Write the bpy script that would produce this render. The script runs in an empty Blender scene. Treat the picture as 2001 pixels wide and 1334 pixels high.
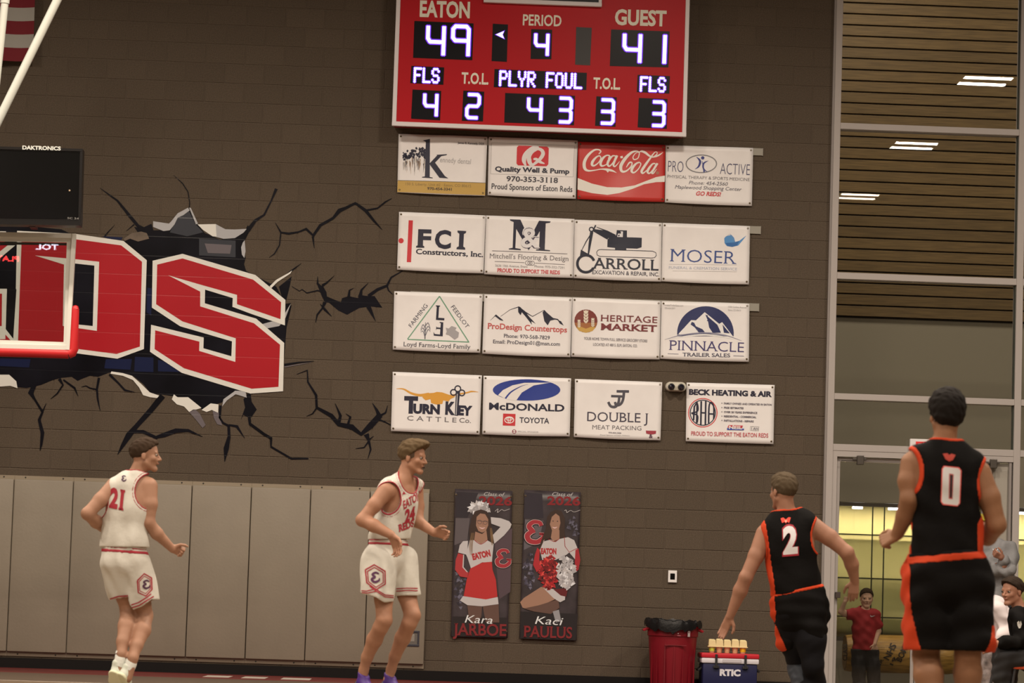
import bpy, bmesh, math, random
import numpy as np
from math import sin, cos, pi, radians, sqrt, atan2, floor as ffloor
from mathutils import Vector, Matrix
from mathutils.geometry import tessellate_polygon
from mathutils.bvhtree import BVHTree
random.seed(7)
S = bpy.context.scene
C = S.collection

# ---------------------------------------------------------------- camera
FPX = 6200.0
ROLL, YAW, PITCH = radians(1.8339), radians(2.0955), radians(5.1800)
CAM = Vector((0.0, -32.66, 0.55))
_f = Vector((sin(YAW)*cos(PITCH), cos(YAW)*cos(PITCH), sin(PITCH)))
_r0 = Vector((cos(YAW), -sin(YAW), 0)); _u0 = _r0.cross(_f)
CR = _r0*cos(ROLL) + _u0*sin(ROLL); CU = -_r0*sin(ROLL) + _u0*cos(ROLL); CF = _f
cam = bpy.data.cameras.new('camera'); co = bpy.data.objects.new('camera', cam); C.objects.link(co)
co.matrix_world = Matrix(((CR.x, CU.x, -CF.x, CAM.x), (CR.y, CU.y, -CF.y, CAM.y), (CR.z, CU.z, -CF.z, CAM.z), (0, 0, 0, 1)))
cam.sensor_fit = 'HORIZONTAL'; cam.sensor_width = 36.0; cam.lens = FPX/2001*36
cam.clip_start = 0.1; cam.clip_end = 200
cam.dof.use_dof = True; cam.dof.focus_distance = 31.0; cam.dof.aperture_fstop = 4.0
S.camera = co

# ---------------------------------------------------------------- world, exposure
w = bpy.data.worlds.new('world'); S.world = w; w.use_nodes = True
w.node_tree.nodes['Background'].inputs[0].default_value = (1.0, 0.82, 0.68, 1)
w.node_tree.nodes['Background'].inputs[1].default_value = 0.05
vs = S.view_settings
vs.view_transform = 'Standard'; vs.look = 'None'; vs.gamma = 1.0; vs.use_curve_mapping = False
vs.exposure = 0.0
LAMP_W = 310.0
SPREAD = 166.0
LIGHT_COL = (1.0, 0.84, 0.68)
ROW_GAIN = {-6.7: 1.32, -13.0: 1.12, -19.3: 0.86, -25.6: 0.72, -31.9: 0.62}

# ---------------------------------------------------------------- pixel <-> place helpers
def ray(px, py):
    return (CF + CR*((px-1000.5)/FPX) - CU*((py-667)/FPX))
def at_y(px, py, Y=0.0):
    d = ray(px, py); t = (Y-CAM.y)/d.y
    return CAM + d*t
def at_z(px, py, Z=0.0):
    d = ray(px, py); t = (Z-CAM.z)/d.z
    return CAM + d*t

# ---------------------------------------------------------------- materials
ILL = (0.74, 0.62, 0.52)
def lin(c):
    c = c/255.0
    return c/12.92 if c <= 0.04045 else ((c+0.055)/1.055)**2.4
def seen(r, g, b, k=1.0):
    """albedo of a thing that reads (r,g,b) under the hall's warm light"""
    return tuple(min(0.85, lin(v)/i*k) for v, i in zip((r, g, b), ILL))
_m = {}
def mat(name, col, rough=0.6, metal=0.0, bump=0.0, bscale=60.0, vary=0.0, vscale=8.0, spec=0.5, obj_random=0.0, sheen=0.0, coat=0.0, grain=None):
    if name in _m: return _m[name]
    m = bpy.data.materials.new(name); m.use_nodes = True
    nt = m.node_tree; b = nt.nodes['Principled BSDF']
    b.inputs['Base Color'].default_value = (*col, 1); b.inputs['Roughness'].default_value = rough
    b.inputs['Metallic'].default_value = metal
    b.inputs['Specular IOR Level'].default_value = spec
    b.inputs['Coat Weight'].default_value = coat
    tc = nt.nodes.new('ShaderNodeTexCoord')
    src = tc.outputs['Object']
    if grain:
        mp = nt.nodes.new('ShaderNodeMapping'); mp.inputs['Scale'].default_value = grain
        nt.links.new(src, mp.inputs['Vector']); src = mp.outputs['Vector']
    if vary > 0 or obj_random > 0:
        n = nt.nodes.new('ShaderNodeTexNoise'); n.inputs['Scale'].default_value = vscale; n.inputs['Detail'].default_value = 4
        nt.links.new(src, n.inputs['Vector'])
        mr = nt.nodes.new('ShaderNodeMapRange'); mr.inputs[1].default_value = 0.3; mr.inputs[2].default_value = 0.7
        mr.inputs[3].default_value = 1-vary; mr.inputs[4].default_value = 1+vary
        nt.links.new(n.outputs['Fac'], mr.inputs[0])
        fac = mr.outputs[0]
        if obj_random > 0:
            oi = nt.nodes.new('ShaderNodeObjectInfo'); gi = nt.nodes.new('ShaderNodeNewGeometry')
            ad = nt.nodes.new('ShaderNodeMath'); ad.operation = 'ADD'
            nt.links.new(oi.outputs['Random'], ad.inputs[0]); nt.links.new(gi.outputs['Random Per Island'], ad.inputs[1])
            fr = nt.nodes.new('ShaderNodeMath'); fr.operation = 'FRACT'; nt.links.new(ad.outputs[0], fr.inputs[0])
            m2 = nt.nodes.new('ShaderNodeMapRange'); m2.inputs[3].default_value = 1-obj_random; m2.inputs[4].default_value = 1+obj_random
            nt.links.new(fr.outputs[0], m2.inputs[0])
            mu = nt.nodes.new('ShaderNodeMath'); mu.operation = 'MULTIPLY'
            nt.links.new(fac, mu.inputs[0]); nt.links.new(m2.outputs[0], mu.inputs[1]); fac = mu.outputs[0]
        vm = nt.nodes.new('ShaderNodeVectorMath'); vm.operation = 'SCALE'; vm.inputs[0].default_value = col
        nt.links.new(fac, vm.inputs['Scale']); nt.links.new(vm.outputs[0], b.inputs['Base Color'])
    if bump > 0:
        n2 = nt.nodes.new('ShaderNodeTexNoise'); n2.inputs['Scale'].default_value = bscale; n2.inputs['Detail'].default_value = 3
        nt.links.new(src, n2.inputs['Vector'])
        bp = nt.nodes.new('ShaderNodeBump'); bp.inputs['Strength'].default_value = bump; bp.inputs['Distance'].default_value = 0.01
        nt.links.new(n2.outputs['Fac'], bp.inputs['Height']); nt.links.new(bp.outputs[0], b.inputs['Normal'])
    _m[name] = m
    return m
def emit(name, col, st):
    if name in _m: return _m[name]
    m = bpy.data.materials.new(name); m.use_nodes = True
    b = m.node_tree.nodes['Principled BSDF']
    b.inputs['Base Color'].default_value = (0.02, 0.02, 0.02, 1)
    b.inputs['Emission Color'].default_value = (*col, 1); b.inputs['Emission Strength'].default_value = st
    _m[name] = m; return m
def glass(name, tint=(0.93, 0.95, 0.93), ior=1.5, rough=0.0):
    if name in _m: return _m[name]
    m = bpy.data.materials.new(name); m.use_nodes = True
    nt = m.node_tree; nt.nodes.clear()
    o = nt.nodes.new('ShaderNodeOutputMaterial'); t = nt.nodes.new('ShaderNodeBsdfTransparent'); g = nt.nodes.new('ShaderNodeBsdfGlossy')
    t.inputs[0].default_value = (*tint, 1); g.inputs['Roughness'].default_value = rough
    fr = nt.nodes.new('ShaderNodeFresnel'); fr.inputs[0].default_value = ior
    mx = nt.nodes.new('ShaderNodeMixShader')
    nt.links.new(fr.outputs[0], mx.inputs[0]); nt.links.new(t.outputs[0], mx.inputs[1]); nt.links.new(g.outputs[0], mx.inputs[2])
    nt.links.new(mx.outputs[0], o.inputs['Surface'])
    _m[name] = m; return m
def ink(r, g, b, rough=0.55):
    k = 'print_%d_%d_%d' % (r, g, b)
    return mat(k, seen(r, g, b), rough)

# ---------------------------------------------------------------- object helpers
def link(name, me, m=None, parent=None):
    o = bpy.data.objects.new(name, me); C.objects.link(o)
    if m is not None and me is not None and hasattr(me, 'materials'):
        for q in (m if isinstance(m, (list, tuple)) else [m]): me.materials.append(q)
    if parent is not None:
        o.parent = parent
        o.matrix_parent_inverse = parent.matrix_basis.inverted()
    return o
def tag(o, label=None, cat=None, group=None, kind=None):
    if label: o['label'] = label
    if cat: o['category'] = cat
    if group: o['group'] = group
    if kind: o['kind'] = kind
    return o
def thing(name, loc, label, cat, group=None):
    o = bpy.data.objects.new(name, None); o.empty_display_size = 0.1; o.location = loc; C.objects.link(o)
    return tag(o, label, cat, group)
class MB:
    def __init__(s): s.v = []; s.f = []
    def add(s, vs, fs):
        n = len(s.v); s.v += [tuple(v) for v in vs]; s.f += [tuple(i+n for i in f) for f in fs]; return s
    def box(s, a, b, bev=0.0):
        e = 0.0005*getattr(s, 'nb', 0); s.nb = (getattr(s, 'nb', 0)+1) % 5
        x0, y0, z0 = [min(p, q)+e for p, q in zip(a, b)]; x1, y1, z1 = [max(p, q)-e for p, q in zip(a, b)]
        if bev <= 0:
            vs = [(x0,y0,z0),(x1,y0,z0),(x1,y1,z0),(x0,y1,z0),(x0,y0,z1),(x1,y0,z1),(x1,y1,z1),(x0,y1,z1)]
            return s.add(vs, [(0,3,2,1),(4,5,6,7),(0,1,5,4),(1,2,6,5),(2,3,7,6),(3,0,4,7)])
        bm = bmesh.new(); bmesh.ops.create_cube(bm, size=1)
        for v in bm.verts:
            v.co = Vector(((x0+x1)/2+v.co.x*(x1-x0), (y0+y1)/2+v.co.y*(y1-y0), (z0+z1)/2+v.co.z*(z1-z0)))
        bmesh.ops.bevel(bm, geom=bm.edges[:], offset=bev, segments=2, affect='EDGES', profile=0.5)
        bm.verts.index_update()
        s.add([v.co[:] for v in bm.verts], [[v.index for v in f.verts] for f in bm.faces]); bm.free(); return s
    def quad(s, a, b, c, d): return s.add([a, b, c, d], [(0, 1, 2, 3)])
    def prism(s, pts, y0, y1):
        """pts = [(x,z)...] counter-clockwise seen from the camera side (-y)"""
        n = len(pts)
        vs = [(x, y0, z) for x, z in pts] + [(x, y1, z) for x, z in pts]
        fs = [tuple(range(n)), tuple(range(2*n-1, n-1, -1))] + [(i, i+n, (i+1) % n+n, (i+1) % n) for i in range(n)]
        return s.add(vs, fs)
    def tube(s, path, rad, n=12, caps=True, flat=None):
        path = [Vector(p) for p in path]
        if not isinstance(rad, (list, tuple)): rad = [rad]*len(path)
        vs = []; fs = []; up = None
        for i, p in enumerate(path):
            t = (path[min(i+1, len(path)-1)] - path[max(i-1, 0)]).normalized()
            if up is None: up = t.orthogonal().normalized()
            up = (up - t*up.dot(t)).normalized(); sd = t.cross(up)
            for k in range(n):
                a = 2*pi*k/n
                vs.append(p + up*cos(a)*rad[i] + sd*sin(a)*rad[i]*(flat or 1))
        for i in range(len(path)-1):
            for k in range(n):
                fs.append((i*n+k, i*n+(k+1) % n, (i+1)*n+(k+1) % n, (i+1)*n+k))
        if caps: fs.append(tuple(range(n-1, -1, -1))); fs.append(tuple(range((len(path)-1)*n, len(path)*n)))
        return s.add(vs, fs)
    def lathe(s, prof, cen=(0, 0, 0), n=28, axis='z'):
        vs = []; fs = []
        for r, z in prof:
            for k in range(n):
                a = 2*pi*k/n
                p = (r*cos(a), r*sin(a), z) if axis == 'z' else ((r*cos(a), z, r*sin(a)) if axis == 'y' else (z, r*cos(a), r*sin(a)))
                vs.append((p[0]+cen[0], p[1]+cen[1], p[2]+cen[2]))
        for i in range(len(prof)-1):
            for k in range(n): fs.append((i*n+k, i*n+(k+1) % n, (i+1)*n+(k+1) % n, (i+1)*n+k))
        return s.add(vs, fs)
    def mesh(s, name='m', smooth=False):
        me = bpy.data.meshes.new(name); me.from_pydata(s.v, [], s.f); me.update()
        bm = bmesh.new(); bm.from_mesh(me); bmesh.ops.recalc_face_normals(bm, faces=bm.faces); bm.to_mesh(me); bm.free()
        if smooth:
            me.polygons.foreach_set('use_smooth', [True]*len(me.polygons))
            try: me.set_sharp_from_angle(angle=radians(40))
            except Exception: pass
        return me
    def build(s, name, m, parent=None, smooth=False):
        return link(name, s.mesh(name, smooth), m, parent)
def rel(o, parent):
    o.parent = parent; o.matrix_parent_inverse = parent.matrix_basis.inverted(); return o

# ---------------------------------------------------------------- flat lettering
_font = {}
def glyphs(txt, bold=0.0, serif=0.0):
    k = (txt, bold, serif)
    if k in _font: return _font[k]
    cu = bpy.data.curves.new('lettering_outline', 'FONT'); cu.body = txt; cu.size = 1.0; cu.resolution_u = 3; cu.offset = bold; cu.fill_mode = 'FRONT'
    o = bpy.data.objects.new('lettering_outline', cu); C.objects.link(o)
    dg = bpy.context.evaluated_depsgraph_get(); dg.update()
    me = bpy.data.meshes.new_from_object(o.evaluated_get(dg))
    vs = [(v.co.x, v.co.y) for v in me.vertices]; fs = [tuple(p.vertices) for p in me.polygons]
    if serif > 0:
        bm = bmesh.new(); bm.from_mesh(me)
        ys = [0.0-bold, 0.682+bold, 0.449+bold]
        for e in bm.edges:
            if len(e.link_faces) == 1:
                a, b = e.verts[0].co, e.verts[1].co
                if abs(a.y-b.y) < 0.004 and 0.035 < abs(a.x-b.x) < 0.26+2*bold and min(abs(a.y-q) for q in ys) < 0.012:
                    y = a.y; x0, x1 = min(a.x, b.x), max(a.x, b.x); s = serif
                    inw = 1 if abs(y-ys[0]) < 0.012 else -1
                    n = len(vs); h = 0.035+bold*0.8
                    vs += [(x0-s, y), (x1+s, y), (x1+s*.9, y+inw*h), (x1, y+inw*(h+s*.5)), (x0, y+inw*(h+s*.5)), (x0-s*.9, y+inw*h)]
                    fs.append((n, n+1, n+2, n+3, n+4, n+5))
        bm.free()
    bpy.data.objects.remove(o); bpy.data.meshes.remove(me); bpy.data.curves.remove(cu)
    xs = [v[0] for v in vs]
    r = (vs, fs, min(xs), max(xs)); _font[k] = r
    return r

class Print:
    """flat print on a surface; coordinates are read in a crop of the photograph (origin ox,oy, scale s)
    and carried to the surface by 'place' (pixel -> point)"""
    def __init__(s, parent, place, frame=(0, 0, 1), lift=0.0006, cell=0, toward=Vector((0, -1, 0)), each=True, step=0.00016):
        s.each = each; s.step = step; s.layer = None
        s.p = parent; s.place = place; s.ox, s.oy, s.s = frame; s.lift = lift; s.n = 0; s.cell = cell; s.bag = {}; s.toward = toward; s.order = []
    def px(s, x, y): return (s.ox+x/s.s, s.oy+y/s.s)
    def _put(s, name, col, pts, faces):
        """pts in photo pixels"""
        key = (name, col, s.n if s.each else 0)
        if key not in s.bag: s.bag[key] = MB(); s.order.append(key)
        if s.each: s.n += 1
        if s.cell:
            bm = bmesh.new(); vv = [bm.verts.new((x, y, 0)) for x, y in pts]
            for f in faces:
                try: bm.faces.new([vv[i] for i in f])
                except ValueError: pass
            xs = [p[0] for p in pts]; ys = [p[1] for p in pts]
            for ax, lo, hi in ((0, min(xs), max(xs)), (1, min(ys), max(ys))):
                k = ffloor(lo/s.cell)+1
                while k*s.cell < hi:
                    c0 = [0, 0, 0]; c0[ax] = k*s.cell; n0 = [0, 0, 0]; n0[ax] = 1
                    bmesh.ops.bisect_plane(bm, geom=bm.verts[:]+bm.edges[:]+bm.faces[:], plane_co=c0, plane_no=n0); k += 1
            bm.verts.index_update()
            pts = [(v.co.x, v.co.y) for v in bm.verts]; faces = [[v.index for v in f.verts] for f in bm.faces]; bm.free()
        P = [s.place(x, y) for x, y in pts]
        off = s.toward*(s.lift+s.step*(s.layer if s.layer is not None else s.n))
        ok = [p is not None for p in P]
        P = [(p+off) if p is not None else Vector((0, 0, 0)) for p in P]
        faces = [f for f in faces if all(ok[i] for i in f)]
        used = sorted({i for f in faces for i in f}); mp = {j: i for i, j in enumerate(used)}
        s.bag[key].add([P[i] for i in used], [tuple(mp[i] for i in f) for f in faces])
    def poly(s, pts, col, name='logo'):
        q = [s.px(x, y) for x, y in pts]
        tri = tessellate_polygon([[Vector((x, y, 0)) for x, y in q]])
        s._put(name, col, q, [tuple(t) for t in tri]); return s
    def rib(s, pts, col, wd=None, name='logo'):
        """stroke: pts (x,y[,w])"""
        P = [(p[0], p[1], (p[2] if len(p) > 2 else wd)) for p in pts]
        L = []; R = []
        for i, (x, y, w_) in enumerate(P):
            a = P[max(i-1, 0)]; b = P[min(i+1, len(P)-1)]
            tx, ty = b[0]-a[0], b[1]-a[1]; l = math.hypot(tx, ty) or 1
            nx, ny = -ty/l*w_/2, tx/l*w_/2
            L.append(s.px(x+nx, y+ny)); R.append(s.px(x-nx, y-ny))
        n = len(P)
        s._put(name, col, L+R, [(i, i+1, n+i+1, n+i) for i in range(n-1)]); return s
    def curve(s, pts, col, wd=None, name='logo', k=5):
        """smooth stroke (Catmull-Rom)"""
        P = [tuple(p) if len(p) > 2 else (p[0], p[1], wd) for p in pts]
        out = []
        for i in range(len(P)-1):
            p0 = P[max(i-1, 0)]; p1 = P[i]; p2 = P[i+1]; p3 = P[min(i+2, len(P)-1)]
            for j in range(k):
                t = j/k
                out.append(tuple(0.5*((2*b)+(-a+c)*t+(2*a-5*b+4*c-d)*t*t+(-a+3*b-3*c+d)*t**3) for a, b, c, d in zip(p0, p1, p2, p3)))
        out.append(P[-1])
        return s.rib(out, col, name=name)
    def disc(s, x, y, r, col, name='logo', ry=None, n=20):
        ry = ry or r
        return s.poly([(x+r*cos(2*pi*i/n), y+ry*sin(2*pi*i/n)) for i in range(n)], col, name)
    def ring(s, x, y, r, wd, col, name='logo', ry=None, n=26, a0=0, a1=360):
        ry = ry or r
        return s.rib([(x+r*cos(radians(a0+(a1-a0)*i/n)), y+ry*sin(radians(a0+(a1-a0)*i/n)), wd) for i in range(n+1)], col, name=name)
    def text(s, txt, x0, y0, x1, y1, h, col, serif=0.0, bold=0.0, it=0.0, name='lettering', up=None):
        """baseline from (x0,y0) to (x1,y1), capital height h, all in crop units"""
        vs, fs, a, b = glyphs(txt, bold, serif)
        dx, dy = x1-x0, y1-y0; l = math.hypot(dx, dy)
        ux, uy = up if up else (dy/l+0.0, -dx/l)
        pts = []
        for x, y in vs:
            t = (x-a)/(b-a); hh = y/0.682*h
            pts.append(s.px(x0+dx*t+ux*hh+it*hh*dx/l, y0+dy*t+uy*hh+it*hh*dy/l))
        s._put(name, col, pts, fs); return s
    def done(s, rough=0.5):
        for key in s.order:
            name, col = key[0], key[1]; mb = s.bag[key]
            if not mb.f: continue
            me = bpy.data.meshes.new(name); me.from_pydata(mb.v, [], mb.f); me.update()
            bm = bmesh.new(); bm.from_mesh(me)
            for f in bm.faces:
                f.normal_update()
                if f.normal.dot(s.toward) < 0: f.normal_flip()
            bm.to_mesh(me); bm.free()
            link(name, me, ink(*col, rough) if isinstance(col, tuple) else col, s.p)
BLACK = (22, 20, 30)
WALLP = lambda x, y: at_y(x, y, 0.0)
# ================================================================ the hall
ROOF = 9.9
def proj(P):
    d = Vector(P)-CAM; z = d.dot(CF)
    return (1000.5+FPX*d.dot(CR)/z, 667-FPX*d.dot(CU)/z)
X_L, X_R, Y_BACK = -11.0, 14.0, -38.0
XJ = at_y(1620, 600, 0).x            # where the block wall ends at the window frame
M_block = mat('ground_face_block', (0.090, 0.0695, 0.050), 0.8, bump=0.35, bscale=220, vary=0.22, vscale=90, obj_random=0.05, spec=0.3)
M_mortar = mat('mortar', (0.125, 0.097, 0.071), 0.85, bump=0.2, bscale=300)
CH = 0.2032; BW = 0.4064
def phase(px, py): return at_y(px, py, 0).x % BW
PH_L = phase(323, 178); PH_R = phase(1541.7, 527)      # both in odd courses
X_CJ = at_y(704, 300, 0).x                              # straight movement joint
def joints(c):
    """x of the upright joints of course c"""
    out = []
    off = 0 if c % 2 == 1 else BW/2
    x = ffloor(X_L/BW)*BW + PH_L + off
    while x < X_CJ-0.06:
        if x > X_L+0.02: out.append(x)
        x += BW
    out.append(X_CJ)
    x = ffloor(X_CJ/BW)*BW + PH_R + off
    while x < X_CJ+0.06: x += BW
    while x < XJ-0.05: out.append(x); x += BW
    return out
G = 0.0028                                             # half a joint
def block_verts(x0, x1, z0, z1):
    c = 0.004
    a = [(x0+c, 0, z0+c), (x1-c, 0, z0+c), (x1-c, 0, z1-c), (x0+c, 0, z1-c)]
    b = [(x0, c, z0), (x1, c, z0), (x1, c, z1), (x0, c, z1)]
    d = [(x0, .008, z0), (x1, .008, z0), (x1, .008, z1), (x0, .008, z1)]
    f = [(0, 1, 2, 3)]
    for i in range(4):
        j = (i+1) % 4
        f += [(i+4, j+4, j, i), (i+8, j+8, j+4, i+4)]
    return a+b+d, f
wall = MB().box((X_L-0.2, 0.006, 0), (XJ, 0.24, ROOF)).build('wall_back', M_mortar)
tag(wall, 'brown concrete block wall behind the players', 'wall', kind='structure')
HIDE = [(0, 928, 835, 1334), (775, 262, 1472, 405), (775, 412, 1466, 557), (767, 568, 1466, 708), (765, 725, 1293, 860), (1340, 748, 1514, 868), (765, 0, 1345, 268), (0, 440, 560, 775), (880, 955, 1004, 1248), (1015, 957, 1138, 1250), (0, 280, 160, 440)]
full = []; rest = MB()
for c in range(0, int(ROOF/CH)):
    z0, z1 = c*CH+G, (c+1)*CH-G
    xs = [X_L] + joints(c) + [XJ]
    for a, b in zip(xs[:-1], xs[1:]):
        if b-a < 0.02: continue
        q = proj(((a+b)/2, 0, (z0+z1)/2))
        isfull = abs((b-a)-BW) < 1e-4
        vis = -5 < q[0] < 2005 and -5 < q[1] < 1340 and not any(r[0] < q[0] < r[2] and r[1] < q[1] < r[3] for r in HIDE)
        if isfull and vis: full.append((z0, a, b, z1))
        else:
            v, f = block_verts(a+G, b-G, z0, z1); rest.add(v, f)
full.sort(key=lambda t: t[0])
for z0, a, b, z1 in full[299:]:
    v, f = block_verts(a+G, b-G, z0, z1); rest.add(v, f)
v, f = block_verts(-BW/2+G, BW/2-G, -CH/2+G, CH/2-G)
me_b = MB().add(v, f).mesh('block'); me_b.materials.append(M_block)
for z0, a, b, z1 in full[:299]:
    o = link('block', me_b, None, wall); o.location = ((a+b)/2, 0, (z0+z1)/2)
tag(rest.build('block_field', M_block, wall), kind='stuff')

# ---- floor
M_floor = mat('maple_floor', (0.20, 0.145, 0.095), 0.3, vary=0.12, vscale=3, grain=(1, 14, 1), coat=0.3)
fl = MB().box((X_L-0.2, Y_BACK-0.2, -0.15), (X_R+0.2, 0.25, 0)).build('floor', M_floor); tag(fl, 'polished maple sports hall floor', 'floor', kind='structure')
def floor_patch(name, x0, x1, y0, y1, col, h=0.001, rough=0.55):
    return MB().box((x0, y0, 0.0002), (x1, y1, h)).build(name, mat('floor_paint_%s' % name, col, rough, spec=.25), fl)
floor_patch('maroon_border', X_L, 2.9, -2.6, -0.02, (0.12, 0.016, 0.016))
floor_patch('stained_apron', X_L, X_R, -6.2, -2.6, (0.085, 0.062, 0.045))
for i, (xa, xb) in enumerate(((-1.75, -1.5), (-1.38, -1.15), (-1.0, -0.72))):
    floor_patch('border_lettering', xa, xb, -1.9, -0.9, (0.5, 0.45, 0.4), 0.0016)
floor_patch('baseline', X_L, X_R, -6.25, -6.2, (0.5, 0.45, 0.4), 0.0016)
# ---- black cove base
bb = MB().box((X_L, -0.012, 0), (XJ, 0.0, 0.102)); bb.box((X_L, -0.035, 0), (XJ, 0.0, 0.008))
tag(bb.build('baseboard_back', mat('black_rubber', (0.006, 0.005, 0.005), 0.5, spec=.2)), 'black rubber cove base along the block wall', 'baseboard', kind='structure')
# ---- other walls, ceiling
M_dark = mat('painted_block_dark', (0.16, 0.13, 0.10), 0.8, bump=0.2)
tag(MB().box((X_L-0.3, Y_BACK, 0), (X_L, 0, ROOF)).build('wall_left', M_dark), 'left side wall of the hall', 'wall', kind='structure')
tag(MB().box((X_R, Y_BACK, 0), (X_R+0.2, 0, ROOF)).build('wall_right', M_dark), 'right side wall of the hall', 'wall', kind='structure')
tag(MB().box((X_L-0.3, Y_BACK-0.2, 0), (X_R+0.2, Y_BACK, ROOF)).build('wall_front', M_dark), 'wall behind the camera', 'wall', kind='structure')
tag(MB().box((X_L-0.3, Y_BACK-0.2, ROOF), (X_R+0.2, 0.24, ROOF+0.2)).build('ceiling', mat('dark_ceiling', (0.03, 0.027, 0.025), 0.9)), 'dark ceiling deck of the hall', 'ceiling', kind='structure')

# ---- high bay lamps (three of them mirror in the window panes)
M_lens = emit('lamp_lens', (1.0, 0.93, 0.86), 30.0)
M_house = mat('lamp_housing', (0.5, 0.5, 0.5), 0.5)
def lamp(x, y, z, lab, first=[None]):
    if first[0] is None:
        r = thing('ceiling_lamp', (x, y, z), lab, 'lamp', 'high bay lamps under the hall ceiling')
        MB().box((x-.42, y-.41, z), (x+.42, y+.41, z+.09), 0.02).build('housing', M_house, r)
        for s in (-1, 1):
            MB().box((x-.35, y+s*.26-.11, z-.012), (x+.35, y+s*.26+.11, z)).build('lens', M_lens, r)
        MB().tube([(x, y, z+.09), (x, y, ROOF)], 0.01, 6).build('rod', M_house, r)
        first[0] = r; r['_c'] = 1
    else:
        r = first[0].copy(); C.objects.link(r); r.location = (x, y, z); r['label'] = lab
        for ch in list(first[0].children):
            if ch.type == 'LIGHT': continue
            c = ch.copy(); C.objects.link(c); c.parent = r
    for s in (-1, 1):
        L = bpy.data.lights.new('lamp_light', 'AREA'); L.shape = 'RECTANGLE'; L.size = 0.7; L.size_y = 0.2
        L.energy = LAMP_W/2*ROW_GAIN[y]; L.spread = radians(SPREAD); L.color = LIGHT_COL
        lo = bpy.data.objects.new('lamp_light', L); C.objects.link(lo); lo.location = (x, y+s*.26, z-0.02)
    return r
for yy, rn in ((-6.7, 'nearest the block wall'), (-13.0, 'second out from the block wall'), (-19.3, 'third out from the block wall'), (-25.6, 'fourth out from the block wall'), (-31.9, 'above the camera')):
    for xx, cn in ((-8.3, 'leftmost'), (-2.7, 'left of centre'), (2.9, 'right of centre'), (8.5, 'rightmost')):
        lamp(xx, yy, 8.8, 'white high bay lamp, %s in the row %s' % (cn, rn))

# ================================================================ painted wall art
M_mk = mat('mural_black', (0.006, 0.006, 0.010), 0.3, spec=0.12, vary=0.5, vscale=2.0)
def sink(k, r, g, b): return mat('mural_'+k, seen(r, g, b), 0.3, spec=0.25)
M_mr, M_mw, M_mg, M_mp, M_mv, M_mc = sink('red', 150, 22, 28), sink('white', 196, 182, 165), sink('grey', 152, 142, 135), sink('purple_grey', 92, 80, 78), sink('navy', 14, 20, 46), sink('charcoal', 48, 46, 48)
M_chalk = mat('mural_block_tone', (0.13, 0.10, 0.075), 0.7, vary=0.2)
mur = thing('wall_mural', (at_y(270, 600, 0).x, -0.004, at_y(270, 780, 0).z), 'painted mural of red letters bursting through cracked blocks', 'mural')
mu = Print(mur, WALLP, (0, 0, 1), step=0.0015)
def F(ox, oy, s): mu.ox, mu.oy, mu.s = ox, oy, s
layers = []
CNT = [0]
LAY = {'lit_block': 4, 'hole': 1, 'tint': 2, 'shading': 3, 'broken_edge': 4, 'block_chunk': 4, 'crack': 3, 'letter_outline': 6, 'letter': 7, 'spike': 8, 'counter': 9}
def mp_(pts, m, name='paint'):
    CNT[0] += 1; mu.layer = LAY[name]+(CNT[0] % 7)*.13; mu.poly(pts, m, {'spike': 'letter_outline', 'counter': 'hole'}.get(name, name))
def mrib(p, m, name):
    CNT[0] += 1; mu.layer = LAY[name]+(CNT[0] % 7)*.13; mu.rib(p, m, name=name)
F(0, 0, 1)
hole = [(-300, 420), (-20, 434), (120, 448), (150, 462), (242, 470), (270, 455), (262, 443), (276, 446), (296, 437), (300, 450), (330, 449), (345, 422), (369, 407), (386, 438), (400, 455), (430, 468), (458, 464), (478, 452), (484, 440), (490, 446), (482, 463), (473, 480), (480, 504), (477, 516), (481, 529), (540, 560), (560, 600), (570, 596), (560, 640), (555, 700), (552, 765), (488, 768), (470, 764), (440, 778), (434, 786), (424, 789), (412, 800), (394, 800), (390, 794), (368, 778), (340, 774), (312, 770), (296, 770), (280, 750), (260, 734), (218, 726), (192, 736), (176, 734), (160, 740), (152, 744), (140, 736), (120, 738), (104, 742), (80, 752), (52, 758), (32, 756), (30, 744), (24, 736), (0, 732), (-60, 730), (-300, 720)]
mp_(hole, M_mk, 'hole')
for q in ([(545, 560), (570, 540), (566, 560), (556, 600)],): mp_(q, M_mk, 'hole')
F(180, 330, 3.2274)
mp_([(540, 300), (610, 262), (650, 345), (700, 400), (600, 425), (490, 400), (520, 345)], M_mc, 'shading')
mp_([(385, 330), (485, 345), (500, 330), (540, 280), (605, 245), (615, 262), (575, 292), (540, 308), (520, 350), (490, 387), (450, 392), (385, 366)], M_mg, 'broken_edge')
mp_([(612, 245), (622, 245), (668, 345), (655, 350)], M_mg, 'broken_edge')
mp_([(665, 350), (780, 348), (785, 428), (760, 425), (700, 385)], M_mw, 'broken_edge')
mp_([(780, 348), (840, 380), (900, 382), (975, 378), (955, 402), (900, 436), (830, 441), (785, 430)], M_mg, 'broken_edge')
mp_([(962, 450), (968, 520), (960, 562), (945, 540), (940, 495), (950, 465)], M_mg, 'broken_edge')
mp_([(675, 440), (905, 452), (905, 558), (675, 545)], M_mc, 'shading')
mp_([(710, 470), (880, 480), (870, 535), (730, 530)], M_mp, 'lit_block')
mp_([(200, 440), (250, 405), (310, 395), (345, 405), (360, 440), (290, 458), (240, 440), (205, 455)], M_chalk, 'block_chunk')
mp_([(1120, 740), (1160, 700), (1240, 655), (1262, 640), (1250, 660), (1170, 712), (1130, 752)], M_mw, 'broken_edge')
mrib([(1195, 690, 6), (1260, 640, 10), (1320, 595, 2)], M_mk, name='crack')
mrib([(1100, 738, 22), (1140, 722, 4)], M_mk, name='crack')
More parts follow.
